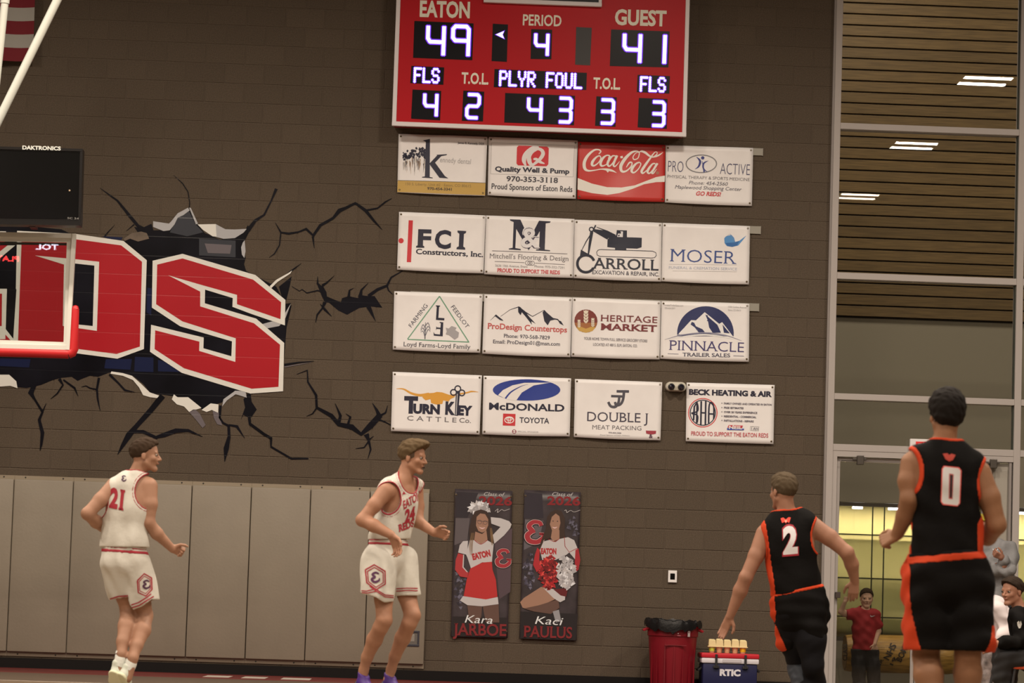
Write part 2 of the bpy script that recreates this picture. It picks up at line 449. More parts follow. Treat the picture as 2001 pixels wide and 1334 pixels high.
mp_([(1215, 850), (1255, 845), (1240, 890), (1222, 905)], M_mk, 'hole')
F(0, 430, 3.335)
mp_([(1885, 560), (1895, 545), (1860, 640), (1820, 690), (1740, 705), (1700, 680), (1790, 655), (1850, 620)], M_mg, 'broken_edge')
mp_([(1895, 543), (1860, 560), (1855, 600), (1840, 640), (1800, 660), (1700, 655), (1600, 620), (1690, 690), (1740, 692), (1800, 672), (1850, 625)], M_mk, 'hole')
# navy tints
mp_([(880, 890), (1000, 895), (1000, 990), (875, 985)], M_mv, 'tint'); mp_([(690, 905), (860, 905), (850, 975), (680, 965)], M_mv, 'tint')
mp_([(0, 900), (200, 905), (190, 960), (0, 950)], M_mv, 'tint'); mp_([(960, 440), (990, 445), (985, 620), (955, 600)], M_mv, 'tint')
mp_([(1030, 910), (1160, 945), (1200, 990), (1030, 985)], M_mv, 'tint'); mp_([(665, 105), (800, 112), (790, 130), (700, 118)], M_mv, 'tint')
# letters
mp_([(-140, 70), (40, 74), (45, 140), (-140, 135)], M_mw, 'letter_outline')
mp_([(-140, 85), (25, 90), (30, 150), (-140, 150)], M_mr, 'letter')
mp_([(-140, 165), (50, 165), (0, 205), (-140, 300)], M_mr, 'letter'); mp_([(-140, 300), (0, 205), (50, 165), (100, 165), (20, 232), (-140, 340)], M_mw, 'letter_outline')
mp_([(-140, 445), (46, 448), (38, 710), (108, 800), (-140, 800)], M_mw, 'letter_outline')
mp_([(-140, 478), (14, 480), (12, 690), (-140, 690)], M_mr, 'letter')
mp_([(-140, 770), (0, 776), (36, 776), (36, 745), (84, 800), (-140, 800)], M_mr, 'letter')
D = [(112, 70), (490, 90), (805, 136), (957, 262), (938, 840), (765, 903), (500, 868), (85, 805), (108, 450), (104, 450)]
mp_(D, M_mw, 'letter_outline')
mp_([(143, 95), (490, 125), (790, 165), (926, 272), (912, 824), (760, 872), (500, 838), (118, 800), (130, 450)], M_mr, 'letter')
mp_([(228, 231), (500, 256), (647, 272), (632, 722), (410, 690), (418, 290)], M_mw, 'spike')
mp_([(478, 282), (616, 297), (605, 690), (470, 676)], M_mk, 'counter')
W = [(995, 265), (1190, 220), (1665, 358), (1860, 520), (1857, 686), (1640, 612), (1515, 565), (1517, 508), (1337, 453), (1335, 542), (1670, 642), (1852, 800), (1845, 1115), (1632, 1130), (1185, 995), (978, 858), (985, 682), (1328, 765), (1326, 835), (1508, 887), (1512, 790), (1175, 692), (990, 570)]
mp_(W, M_mw, 'letter_outline')
Rr = [(1025, 290), (1190, 250), (1650, 388), (1832, 535), (1828, 645), (1545, 548), (1545, 487), (1330, 427), (1095, 359), (1305, 466), (1305, 562), (1655, 672), (1825, 812), (1815, 1086), (1640, 1098), (1200, 965), (1008, 840), (1012, 718), (1300, 792), (1298, 852), (1534, 924), (1537, 770), (1190, 660), (1018, 548)]
mp_(Rr, M_mr, 'letter')
# broken rim below
F(0, 680, 2.50125)
mp_([(545, 114), (600, 122), (645, 135), (690, 175), (732, 216), (778, 232), (768, 244), (735, 240), (700, 230), (680, 192), (650, 156), (600, 135), (540, 125)], M_mw, 'broken_edge')
mp_([(850, 226), (868, 240), (920, 240), (985, 292), (960, 300), (945, 300), (925, 312), (900, 285), (865, 275), (840, 250)], M_mw, 'broken_edge')
mp_([(868, 275), (900, 240), (925, 242), (885, 280)], M_mp, 'shading')
mp_([(925, 312), (955, 300), (978, 322), (1005, 376), (990, 390), (958, 350)], M_mp, 'shading')
mp_([(985, 302), (1030, 270), (1068, 275), (1066, 316), (1036, 302), (1010, 312)], M_mw, 'broken_edge')
mp_([(1040, 305), (1068, 312), (1086, 378), (1062, 372), (1045, 340)], M_mp, 'shading')
mp_([(1086, 285), (1092, 250), (1150, 208), (1200, 210), (1206, 242), (1152, 225), (1110, 255)], M_mg, 'broken_edge')
mp_([(-60, 128), (0, 130), (45, 130), (80, 162), (86, 196), (50, 184), (0, 188), (-60, 188)], M_mw, 'broken_edge')
mp_([(1190, 250), (1215, 215), (1225, 222), (1230, 262), (1255, 300), (1230, 336), (1215, 340), (1190, 325), (1176, 352), (1198, 290)], M_mk, 'hole')
def crk(*p): mrib(p, M_mk, name='crack')
crk((175, 165, 20), (150, 220, 26), (170, 250, 10), (208, 312, 12), (192, 350, 14), (208, 415, 18), (202, 470, 12), (196, 502, 2))
crk((208, 312, 8), (226, 270, 2))
crk((290, 150, 16), (308, 180, 8), (280, 222, 7), (248, 248, 2)); crk((310, 155, 8), (365, 195, 10), (382, 235, 2))
crk((484, 145, 12), (474, 200, 10), (478, 250, 9), (490, 306, 2)); crk((474, 202, 7), (440, 195, 6), (420, 184, 5), (398, 190, 2))
crk((535, 128, 12), (580, 172, 9), (610, 205, 10), (658, 215, 2))
crk((795, 232, 30), (740, 300, 26), (668, 380, 22), (630, 425, 30), (600, 475, 18), (575, 520, 2))
crk((640, 408, 16), (700, 408, 16), (770, 440, 14)); crk((745, 440, 8), (800, 425, 22), (860, 403, 22), (920, 402, 14), (990, 432, 2))
crk((1078, 280, 12), (1074, 340, 10), (1090, 365, 10), (1118, 380, 14), (1120, 430, 14), (1106, 490, 26), (1098, 555, 2)); crk((1118, 375, 8), (1158, 382, 14), (1196, 440, 2))
crk((1218, 340, 14), (1222, 370, 14), (1290, 420, 14), (1325, 440, 14), (1325, 482, 10), (1425, 540, 9), (1508, 539, 8))
crk((1450, 128, 2), (1502, 108, 8), (1505, 165, 8), (1545, 230, 12), (1548, 290, 14), (1620, 330, 20), (1655, 372, 20), (1720, 385, 26), (1765, 420, 18), (1810, 380, 30), (1855, 330, 30), (1840, 300, 12), (1820, 268, 2))
crk((1548, 292, 8), (1528, 320, 6), (1498, 333, 2)); crk((1655, 370, 16), (1664, 330, 14), (1638, 270, 2)); crk((1700, 376, 12), (1712, 335, 10), (1690, 320, 2))
crk((1855, 332, 12), (1885, 315, 8), (1895, 280, 2)); crk((1855, 350, 8), (1885, 362, 6), (1920, 382, 3)); crk((1790, 420, 26), (1802, 450, 12), (1812, 495, 8), (1798, 540, 2)); crk((1802, 455, 8), (1780, 485, 6), (1738, 491, 2)); crk((1800, 450, 8), (1826, 430, 2))
crk((1390, 82, 12), (1460, 70, 7), (1535, 64, 2)); mrib([(1390, 92, 6), (1460, 80, 4), (1520, 70, 1)], M_mp, name='shading')
F(180, 330, 3.2274)
crk((50, 120, 2), (120, 172, 10), (160, 200, 12), (240, 300, 20), (290, 360, 20), (330, 385, 30)); crk((265, 350, 8), (215, 392, 2)); crk((145, 350, 1), (95, 405, 7), (80, 425, 8))
crk((515, 40, 2), (570, 90, 6), (605, 145, 6), (616, 215, 6), (612, 250, 4))
crk((1162, 125, 18), (1130, 200, 9), (1085, 290, 12), (1030, 325, 18), (985, 385, 26), (960, 425, 6))
crk((1155, 338, 2), (1190, 400, 12), (1240, 408, 14), (1300, 398, 10), (1350, 378, 16), (1395, 420, 22), (1440, 355, 18), (1520, 310, 16), (1560, 262, 26), (1600, 246, 18), (1660, 216, 16), (1725, 262, 20), (1780, 330, 14), (1830, 384, 2))
crk((1190, 405, 8), (1182, 480, 7), (1150, 535, 7), (1115, 560, 2)); crk((1392, 425, 14), (1396, 460, 9), (1402, 500, 2)); crk((1725, 262, 12), (1800, 248, 10), (1850, 208, 10), (1890, 186, 3))
F(560, 380, 2.4708)
mp_([(150, 440), (175, 440), (192, 470), (195, 492), (262, 520), (268, 500), (300, 490), (345, 500), (352, 485), (395, 490), (425, 490), (462, 546), (405, 540), (350, 548), (292, 580), (250, 560), (205, 522), (185, 520), (170, 490)], M_mk, 'hole')
crk((150, 395, 1), (150, 430, 10), (175, 460, 20)); crk((232, 390, 1), (195, 425, 8), (172, 440, 14)); crk((25, 443, 2), (62, 466, 4), (75, 458, 4), (98, 475, 5), (150, 463, 6), (172, 470, 8))
crk((300, 495, 14), (304, 462, 8), (326, 450, 1)); crk((355, 495, 20), (362, 460, 10), (396, 425, 1)); crk((395, 490, 16), (440, 458, 14), (485, 440, 12), (505, 400, 8), (560, 368, 4)); crk((485, 440, 8), (492, 462, 6), (512, 482, 2))
crk((395, 540, 22), (410, 570, 14), (430, 612, 1)); crk((185, 520, 18), (172, 550, 8), (148, 580, 8), (140, 618, 2)); crk((162, 528, 2), (185, 555, 12), (218, 588, 2))
# carry the paint onto the blocks and into their joints
for key in mu.order:
    name, m_ = key[0], key[1]; src = mu.bag[key]
    bm = bmesh.new()
    for f in src.f:
        bm.faces.new([bm.verts.new(src.v[i]) for i in f])
    zs = [v.co.z for v in bm.verts]; c0, c1 = int(min(zs)/CH)-1, int(max(zs)/CH)+2
    for c in range(c0, c1+1):
        for s in (-1, 1):
            bmesh.ops.bisect_plane(bm, geom=bm.verts[:]+bm.edges[:]+bm.faces[:], plane_co=(0, 0, c*CH+s*G), plane_no=(0, 0, 1))
    for par in (0, 1):
        js = joints(par)
        xs = [v.co.x for v in bm.verts]; lo, hi = min(xs), max(xs)
        for j in js:
            if lo < j < hi:
                for s in (-1, 1):
                    fs = [f for f in bm.faces if int(f.calc_center_median().z/CH) % 2 == par and min(v.co.x for v in f.verts) < j+s*G < max(v.co.x for v in f.verts)]
                    if not fs: continue
                    g = set(fs)
                    for f in fs: g.update(f.verts); g.update(f.edges)
                    bmesh.ops.bisect_plane(bm, geom=list(g), plane_co=(j+s*G, 0, 0), plane_no=(1, 0, 0))
    out = MB()
    for f in bm.faces:
        c = f.calc_center_median(); k = int(c.z/CH); fz = c.z-round(c.z/CH)*CH
        hj = abs(fz) < G; vj = (not hj) and any(abs(c.x-j) < G for j in joints(k % 2))
        vs = []
        for v in f.verts:
            y = v.co.y
            if hj: y += 0.0011 if v.co.z > c.z else 0.0001
            elif vj: y += 0.0008
            vs.append((v.co.x, y, v.co.z))
        out.add(vs, [tuple(range(len(vs)))])
    bm.free()
    if out.f:
        me = bpy.data.meshes.new(name); me.from_pydata(out.v, [], out.f); me.update()
        bm = bmesh.new(); bm.from_mesh(me)
        for f in bm.faces:
            f.normal_update()
            if f.normal.y > 0: f.normal_flip()
        bm.to_mesh(me); bm.free()
        link(name, me, m_, mur)
# ================================================================ scoreboard
YS = -0.28
SP = lambda x, y: at_y(x, y, YS)
bl, br = SP(765.5, 245.5), SP(1341, 267.5)
zb = (bl.z+br.z)/2; zt = zb+1.95
sb = thing('scoreboard', ((bl.x+br.x)/2, YS, zb), 'large red electronic scoreboard with a white frame and lit violet digits', 'scoreboard')
M_sred = mat('scoreboard_red', seen(160, 22, 27), 0.4, spec=0.12); M_cream = ink(205, 190, 165); M_frame = mat('cream_metal', seen(196, 178, 168), 0.45)
MB().box((bl.x+.02, YS+0.003, zb+.02), (br.x-.02, -0.03, zt-.02), 0.01).build('housing', mat('scoreboard_body', seen(120, 20, 24), 0.5), sb)
MB().box((bl.x+.03, YS, zb+.03), (br.x-.03, YS+0.01, zt-.03)).build('face_panel', M_sred, sb)
fw = 0.046
fr = MB().box((bl.x, YS-.012, zb), (br.x, YS+.03, zb+fw), .006).box((bl.x, YS-.012, zt-fw), (br.x, YS+.03, zt), .006)
fr.box((bl.x, YS-.012, zb), (bl.x+fw, YS+.03, zt), .006).box((br.x-fw, YS-.012, zb), (br.x, YS+.03, zt), .006).build('frame', M_frame, sb)
FS = (740, 0, 3.1266)
h0, h1 = SP(740+640/3.1266, 4), SP(740+1362/3.1266, 9)
hd = MB().box((h0.x, YS-.05, h0.z-.01), (h1.x, YS, h0.z+.035), .006).box((h0.x, YS-.05, h0.z), (h0.x+.035, YS, h0.z+.5), .006).box((h1.x-.035, YS-.05, h0.z), (h1.x, YS, h0.z+.5), .006).box((h0.x, YS-.05, h0.z+.47), (h1.x, YS, h0.z+.505), .006)
hd.build('clock_frame', M_frame, sb); MB().box((h0.x+.02, YS-.03, h0.z+.02), (h1.x-.02, YS, h0.z+.49)).build('clock_panel', mat('panel_black', (0.006, 0.006, 0.009), 0.35, spec=.15), sb)
M_led = emit('led_core', (1.0, 0.86, 1.0), 1.7); M_halo = emit('led_glow', (0.20, 0.03, 1.0), 1.0)  # violet halo around the LEDs is painted glow, a wider emissive layer behind them
SEG = {'4': [[(0, 0), (0, .42), (.15, .55), (1, .55)], [(1, 0), (1, 1)]], '9': [[(1, .5), (.15, .5), (0, .4), (0, .1), (.15, 0), (.85, 0), (1, .1), (1, 1)]],
       '1': [[(1, 0), (1, 1)]], '2': [[(.12, 0), (.85, 0), (1, .1), (1, .38), (.85, .5), (.15, .5), (0, .62), (0, .9), (.15, 1), (.85, 1)]],
       '3': [[(.12, 0), (.85, 0), (1, .1), (1, .4), (.85, .5), (.12, .5)], [(.85, .5), (1, .6), (1, .9), (.85, 1), (.12, 1)]]}
def dots(pl, px, py, r, col, name):
    q = [(px+r*cos(pi/3*k+.5), py+r*sin(pi/3*k+.5)) for k in range(6)]
    pl._put(name, col, [pl.px(*p) for p in q], [tuple(range(6))])
def led_digit(parent, ch, x0, y0, x1, y1, wd=19):
    """x0,x1 centre lines; y0,y1 top and bottom centre lines (crop units)"""
    pl = Print(parent, SP, FS, lift=0.0035, each=False)
    sk = 0.036; pts = []
    for poly in SEG[ch]:
        for (a, b), (c, d) in zip(poly[:-1], poly[1:]):
            ax, ay, bx, by = x0+a*(x1-x0), y0+b*(y1-y0)+a*(x1-x0)*sk, x0+c*(x1-x0), y0+d*(y1-y0)+c*(x1-x0)*sk
            ax -= (ay-y0)*sk; bx -= (by-y0)*sk
            l = math.hypot(bx-ax, by-ay); n = max(1, int(round(l/7.0)))
            nx, ny = -(by-ay)/l, (bx-ax)/l
            for i in range(n+1):
                t = i/n
                for o in (-wd*.24, wd*.24): pts.append((ax+(bx-ax)*t+nx*o, ay+(by-ay)*t+ny*o))
    for p in pts: dots(pl, p[0], p[1], wd*.62, M_halo, 'led_rim')  # led_rim is the painted violet glow around the digit's LEDs
    pl.n += 4
    for p in pts: dots(pl, p[0], p[1], wd*.30, M_led, 'led')
    pl.done()
F57 = {'F': '11111 10000 10000 11110 10000 10000 10000', 'L': '10000 10000 10000 10000 10000 10000 11111', 'S': '01110 10001 10000 01110 00001 10001 01110',
       'P': '11110 10001 10001 11110 10000 10000 10000', 'Y': '10001 10001 10001 01010 00100 00100 00100', 'R': '11110 10001 10001 11110 10100 10010 10001',
       'O': '01110 10001 10001 10001 10001 10001 01110', 'U': '10001 10001 10001 10001 10001 10001 01110', ' ': ' '.join(['00000']*7)}
def led_word(parent, txt, x0, y0, x1, y1, h):
    pl = Print(parent, SP, FS, lift=0.0035, each=False); n = len(txt); cw = (x1-x0)/(n*6-1); chh = h/6.0; pts = []
    for i, c in enumerate(txt):
        for r, row in enumerate(F57[c].split()):
            for k, b in enumerate(row):
                if b == '1':
                    x = x0+(i*6+k)*cw; t = (x-x0)/(x1-x0)
                    pts.append((x-r*chh*.036, y0+(y1-y0)*t+r*chh))
    for p in pts: dots(pl, p[0], p[1], 12.6, M_halo, 'led_rim')  # led_rim is the painted violet glow around the word's LEDs
    pl.n += 4
    for p in pts: dots(pl, p[0], p[1], 7.8, M_led, 'led')
    pl.done()
M_pan = mat('panel_black', (0.006, 0.006, 0.009), 0.35, spec=.15)
def panel(name, q, m=M_pan):
    P = [SP(740+x/3.1266, y/3.1266) for x, y in q]
    vs = [(p.x, YS-.0025, p.z) for p in P]+[(p.x, YS, p.z) for p in P]
    return MB().add(vs, [(0, 1, 2, 3), (0, 4, 5, 1), (1, 5, 6, 2), (2, 6, 7, 3), (3, 7, 4, 0)]).build(name, m, sb)
p = panel('home_score_window', [(218, 128), (580, 143), (572, 368), (210, 353)]); led_digit(p, '4', 303, 163, 400, 330, 22); led_digit(p, '9', 456, 160, 552, 334, 22)
p = panel('possession_window', [(697, 145), (790, 150), (783, 378), (690, 373)])
pl = Print(p, SP, FS, lift=.0035); pl.poly([(708, 212), (772, 184), (760, 212), (772, 242)], M_halo, 'arrow_rim'); pl.poly([(716, 211), (766, 190), (756, 212), (766, 236)], M_led, 'arrow'); pl.done()  # arrow_rim is the painted violet glow around the arrow
p = panel('period_window', [(932, 178), (1060, 182), (1055, 362), (928, 360)]); led_digit(p, '4', 960, 210, 1034, 333)
panel('possession_window', [(1207, 165), (1302, 170), (1292, 400), (1200, 395)], mat('panel_unlit', (0.022, 0.022, 0.024), 0.5))
p = panel('guest_score_window', [(1420, 180), (1778, 192), (1770, 412), (1412, 403)]); led_digit(p, '4', 1503, 212, 1600, 375, 22); led_digit(p, '1', 1650, 216, 1750, 380, 22)
p = panel('foul_word_window', [(200, 402), (400, 412), (395, 518), (193, 508)]); led_word(p, 'FLS', 222, 418, 376, 424, 80)
p = panel('foul_word_window', [(1582, 457), (1780, 465), (1775, 572), (1577, 563)]); led_word(p, 'FLS', 1604, 473, 1758, 479, 80)
p = panel('message_window', [(708, 422), (1272, 445), (1268, 550), (703, 532)]); led_word(p, 'PLYR FOUL', 744, 437, 1248, 456, 82)
p = panel('foul_window', [(207, 547), (382, 555), (375, 735), (198, 725)]); led_digit(p, '4', 282, 577, 356, 703)
p = panel('timeout_window', [(517, 553), (645, 560), (637, 742), (508, 738)]); led_digit(p, '2', 542, 577, 616, 718)
p = panel('player_foul_window', [(773, 568), (1200, 585), (1193, 765), (767, 748)]); led_digit(p, '4', 917, 602, 994, 727); led_digit(p, '3', 1102, 599, 1178, 744)
p = panel('timeout_window', [(1330, 588), (1455, 595), (1447, 775), (1322, 768)]); led_digit(p, '3', 1358, 609, 1436, 752)
p = panel('foul_window', [(1590, 598), (1765, 605), (1760, 787), (1582, 778)]); led_digit(p, '3', 1672, 622, 1746, 766)
pl = Print(sb, SP, FS, lift=.001); CRM = (205, 190, 165)
pl.text('EATON', 250, 99, 556, 108, 92, CRM, bold=.035); pl.text('GUEST', 1442, 148, 1757, 158, 88, CRM, bold=.035); pl.text('PERIOD', 880, 153, 1116, 160, 64, CRM, bold=.02)
pl.text('T.O.L.', 505, 508, 670, 515, 64, CRM, bold=.03); pl.text('T.O.L.', 1310, 539, 1475, 546, 64, CRM, bold=.03)
pl.done()

# ================================================================ sponsor banners
GB = 'sponsor banners hung in rows on the block wall'
M_rail = mat('rail_metal', seen(128, 116, 100), 0.45, metal=0.2)
A_, B_, C_, D_ = (760, 250, 4.3026), (1110, 260, 4.3025), (750, 560, 4.3026), (1110, 570, 4.3024)
M_vinyl = mat('white_vinyl', seen(206, 190, 178), 0.42, spec=0.5, vary=0.02); M_grom = mat('grommet_metal', (0.12, 0.09, 0.05), 0.35, metal=0.8)
for (fr_, q) in ((B_, (1638, 130, 192)), (B_, (1620, 785, 850)), (D_, (1605, 100, 166))):
    ox, oy, s = fr_
    a = at_y(ox+q[0]/s, oy+q[1]/s, 0); b = at_y(ox+q[0]/s, oy+q[2]/s, 0)
    x0 = a.x-3.62
    r = thing('mounting_rail', (a.x-1.8, 0, b.z), '', 'rail', 'banner rails')
    r['label'] = ['grey metal rail holding the top row of banners', 'grey metal rail holding the second row of banners', 'grey metal rail holding the third row of banners'][[130, 785, 100].index(q[1])]
    MB().box((x0, -0.018, b.z), (a.x, -0.001, a.z), 0.003).build('channel', M_rail, r)
    MB().box((a.x-.006, -0.02, b.z-.001), (a.x+.001, -0.001, a.z+.001)).build('end_cap', M_rail, r)
bidx = [0]
def banner(frame, quad, label, fn, color=None, rough=.42, name='banner', group=GB, cat='banner', sag=1.0):
    ox, oy, s = frame; q = [(ox+x/s, oy+y/s) for x, y in quad]
    Y = -0.026; bidx[0] += 1; ph = bidx[0]*1.7
    TL, TR, BR, BL = q
    def uv(x, y):
        ex, ey = TR[0]-TL[0], TR[1]-TL[1]; gx, gy = BL[0]-TL[0], BL[1]-TL[1]
        det = ex*gy-ey*gx; dx, dy = x-TL[0], y-TL[1]
        return ((dx*gy-dy*gx)/det, (ex*dy-ey*dx)/det)
    def dep(u, v):
        u = min(max(u, 0), 1); v = min(max(v, 0), 1)
        return sag*(-0.012*sin(pi*u)*(0.35+0.65*abs(2*v-1)**1.5) - 0.007*sin(2*pi*(u*1.5+v*.6)+ph)*sin(pi*u)*(1-.5*v) - 0.005*sin(pi*v)*cos(2*pi*u+ph) - 0.006*max(0, sin(5*atan2(v+.05, u+.05)))*max(0, 1-3*math.hypot(u, v)) - 0.006*max(0, sin(5*atan2(v+.05, 1.05-u)))*max(0, 1-3*math.hypot(1-u, v)))
    def place(x, y):
        p = at_y(x, y, Y); return Vector((p.x, Y+dep(*uv(x, y)), p.z))
    bot = place((BL[0]+BR[0])/2, (BL[1]+BR[1])/2)
    th = thing(name, bot, label, cat, group)
    NU, NV = 20, 14; vs = []; fs = []
    for k in (0, 1):
        for j in range(NV+1):
            for i in range(NU+1):
                u, v = i/NU, j/NV
                x = (TL[0]*(1-u)+TR[0]*u)*(1-v)+(BL[0]*(1-u)+BR[0]*u)*v; y = (TL[1]*(1-u)+TR[1]*u)*(1-v)+(BL[1]*(1-u)+BR[1]*u)*v + (1.2*sin(pi*u)*(v-.0)*sag if k == 0 or True else 0)
                p = place(x, y); vs.append((p.x, p.y+k*0.0015, p.z))
    n1 = (NU+1)*(NV+1)
    for j in range(NV):
        for i in range(NU):
            a = j*(NU+1)+i
            fs.append((a, a+NU+1, a+NU+2, a+1)); fs.append((a+n1, a+1+n1, a+NU+2+n1, a+NU+1+n1))
    edge = [i for i in range(NU+1)]+[j*(NU+1)+NU for j in range(1, NV+1)]+[NV*(NU+1)+i for i in range(NU-1, -1, -1)]+[j*(NU+1) for j in range(NV-1, 0, -1)]
    for a, b in zip(edge, edge[1:]+edge[:1]): fs.append((a, b, b+n1, a+n1))
    me = MB().add(vs, fs).mesh('sheet'); me.polygons.foreach_set('use_smooth', [i < 2*NU*NV for i in range(len(me.polygons))])
    link('sheet', me, color or M_vinyl, th)
    for (u, v) in ((.025, .04), (.975, .04), (.975, .955), (.025, .955)):
        x = (TL[0]*(1-u)+TR[0]*u)*(1-v)+(BL[0]*(1-u)+BR[0]*u)*v; y = (TL[1]*(1-u)+TR[1]*u)*(1-v)+(BL[1]*(1-u)+BR[1]*u)*v
        p = place(x, y)
        MB().lathe([(0.004, p.y-.003), (0.007, p.y-.0035), (0.010, p.y-.002), (0.011, p.y+.0005)], (p.x, 0, p.z), 12, 'y').build('grommet', M_grom, th, True)
        MB().lathe([(0.0001, p.y-.001), (0.0045, p.y-.001)], (p.x, 0, p.z), 10, 'y').build('screw_head', mat('screw_dark', (.03, .025, .02), .5), th)
    P_ = Print(th, place, frame, lift=0.0012, cell=9)
    fn(P_); P_.done(rough)
    return th
NV_ = (26, 24, 40); RD = (176, 34, 40); GY = (96, 86, 84); GR2 = (150, 138, 130); BL_ = (28, 42, 104)
def b1(P):
    P.poly([(74, 440), (812, 462), (808, 566), (70, 538)], (168, 128, 58)); P.rib([(74, 440, 4), (812, 462, 4)], (60, 50, 45))
    rg = random.Random(5); P.each = False
    for i in range(90):
        t = rg.random(); x = 120+190*t; top = 205-40*sin(min(1, t*1.15)*pi*.62); y = top+rg.random()*(62+20*t); w_ = 5+9*rg.random()
        P.poly([(x-w_, y), (x, y-w_), (x+w_, y+2), (x-w_*.2, y+w_*1.6)], NV_, 'tree')
    for i in range(34):
        x = 122+188*rg.random(); y = 240+60*rg.random(); c = rg.choice([(150, 118, 92), (176, 158, 140), (112, 100, 92), (60, 50, 50)]); P.rib([(x, y, 7), (x+4-8*rg.random(), y+30, 5), (x+8-16*rg.random(), y+50+60*rg.random(), 1)], c, name='grass')
    P.each = True; P.n += 2
    P.poly([(285, 105), (345, 92), (343, 412), (368, 418), (368, 424), (278, 417), (278, 411), (302, 408), (310, 118)], NV_)
    P.poly([(340, 300), (405, 232), (400, 226), (488, 222), (486, 229), (440, 238), (388, 292), (470, 405), (500, 424), (425, 420), (350, 318)], NV_)
    P.text('ennedy dental', 428, 288, 688, 304, 42, GR2); P.text('James B. Kennedy, DDS', 578, 134, 800, 142, 17, (70, 62, 66), bold=.02)
    P.text('150 S. Liberty, Unit #2 \u00b7 Eaton, CO 80615', 140, 480, 690, 500, 22, (120, 92, 46)); P.text('970-454-3341', 322, 520, 528, 528, 22, (70, 52, 34), bold=.03)
def b2(P):
    for a, b in (((862, 125), (1560, 150)), ((1560, 150), (1550, 412)), ((1550, 412), (855, 385)), ((855, 385), (862, 125))): P.rib([(*a, 3), (*b, 3)], GR2)
    P.poly([(1090, 150), (1330, 158), (1344, 172), (1340, 305), (1325, 322), (1085, 315), (1072, 300), (1076, 165)], (178, 30, 36))
    wq = (200, 184, 172); P.curve([(1258, 150, 12), (1200, 172, 26), (1150, 225, 40), (1135, 275, 36), (1150, 318, 14)], wq); P.curve([(1262, 165, 26), (1215, 195, 30), (1180, 245, 40), (1185, 295, 34), (1215, 318, 22)], wq)
    P.curve([(1230, 178, 18), (1275, 182, 26), (1296, 215, 32), (1270, 262, 28), (1225, 300, 22), (1205, 315, 14)], wq); P.curve([(1200, 268, 8), (1235, 262, 22), (1270, 285, 24), (1308, 300, 8)], wq)
    P.curve([(1262, 192, 10), (1225, 215, 20), (1205, 250, 22), (1210, 275, 10)], (178, 30, 36))
    P.text('Quality Well & Pump', 892, 362, 1517, 384, 38, NV_, bold=.035); P.text('970-353-3118', 988, 448, 1420, 462, 42, (50, 44, 50), serif=.04, bold=.02)
    P.text('Proud Sponsors of Eaton Reds', 862, 512, 1542, 538, 46, (46, 40, 46), bold=.012)
def b3(P):
    P.poly([(82, 378), (200, 425), (330, 455), (450, 458), (560, 440), (650, 405), (740, 370), (815, 357), (812, 410), (740, 412), (640, 430), (540, 470), (430, 505), (330, 520), (200, 505), (80, 475)], CWH)
    P.ox, P.oy, P.s = 1110, 265, 9.53
    Wt = CWH
    P.curve([(570, 345, 16), (608, 300, 26), (570, 265, 24), (480, 275, 34), (370, 370, 50), (305, 490, 58), (310, 610, 56), (380, 655, 34), (500, 645, 20), (620, 625, 22), (740, 635, 44), (830, 655, 34), (905, 692, 3)], Wt)
    P.poly([(700, 640), (780, 640), (740, 690)], Wt)
    P.curve([(590, 375, 20), (530, 400, 30), (460, 480, 48), (445, 545, 44), (490, 560, 28), (570, 500, 20), (610, 420, 20), (585, 375, 20)], Wt)
    P.curve([(745, 430, 18), (775, 385, 30), (720, 370, 24), (650, 420, 42), (605, 510, 46), (625, 565, 36), (700, 545, 18), (760, 490, 10)], Wt)
    P.curve([(890, 380, 18), (830, 380, 28), (765, 450, 44), (735, 530, 42), (770, 570, 30), (840, 500, 20), (890, 390, 26)], Wt); P.curve([(915, 370, 40), (870, 470, 38), (845, 550, 36), (880, 570, 24), (960, 480, 8)], Wt)
    P.rib([(975, 405, 40), (1020, 395, 40)], Wt)
    P.curve([(1330, 330, 20), (1290, 290, 24), (1190, 310, 40), (1070, 420, 56), (985, 560, 60), (1000, 660, 46), (1080, 660, 30), (1170, 580, 24), (1190, 505, 24), (1140, 505, 28), (1085, 590, 10)], Wt)
    P.curve([(1330, 330, 18), (1300, 420, 18), (1230, 445, 20), (1210, 400, 18), (1250, 335, 14), (1300, 310, 12)], Wt)
    P.curve([(1320, 310, 12), (1370, 292, 34), (1440, 320, 44), (1510, 375, 36), (1580, 400, 24), (1680, 370, 30), (1772, 308, 3)], Wt)
    P.curve([(1335, 495, 22), (1270, 520, 34), (1200, 600, 48), (1185, 665, 44), (1230, 688, 28), (1310, 620, 20), (1355, 530, 20), (1325, 495, 18)], Wt)
    P.curve([(1590, 400, 24), (1650, 350, 18), (1655, 310, 14), (1610, 315, 16), (1530, 420, 34), (1430, 560, 46), (1370, 660, 46), (1395, 700, 30), (1470, 640, 14), (1510, 580, 8)], Wt)
    P.curve([(1625, 520, 20), (1570, 530, 30), (1500, 620, 44), (1480, 680, 40), (1520, 700, 26), (1590, 620, 20), (1640, 530, 24)], Wt); P.curve([(1665, 515, 40), (1600, 620, 38), (1560, 690, 36), (1590, 700, 22), (1650, 620, 8)], Wt)
    P.disc(1665, 695, 30, (150, 92, 66))
CWH = (205, 190, 172)
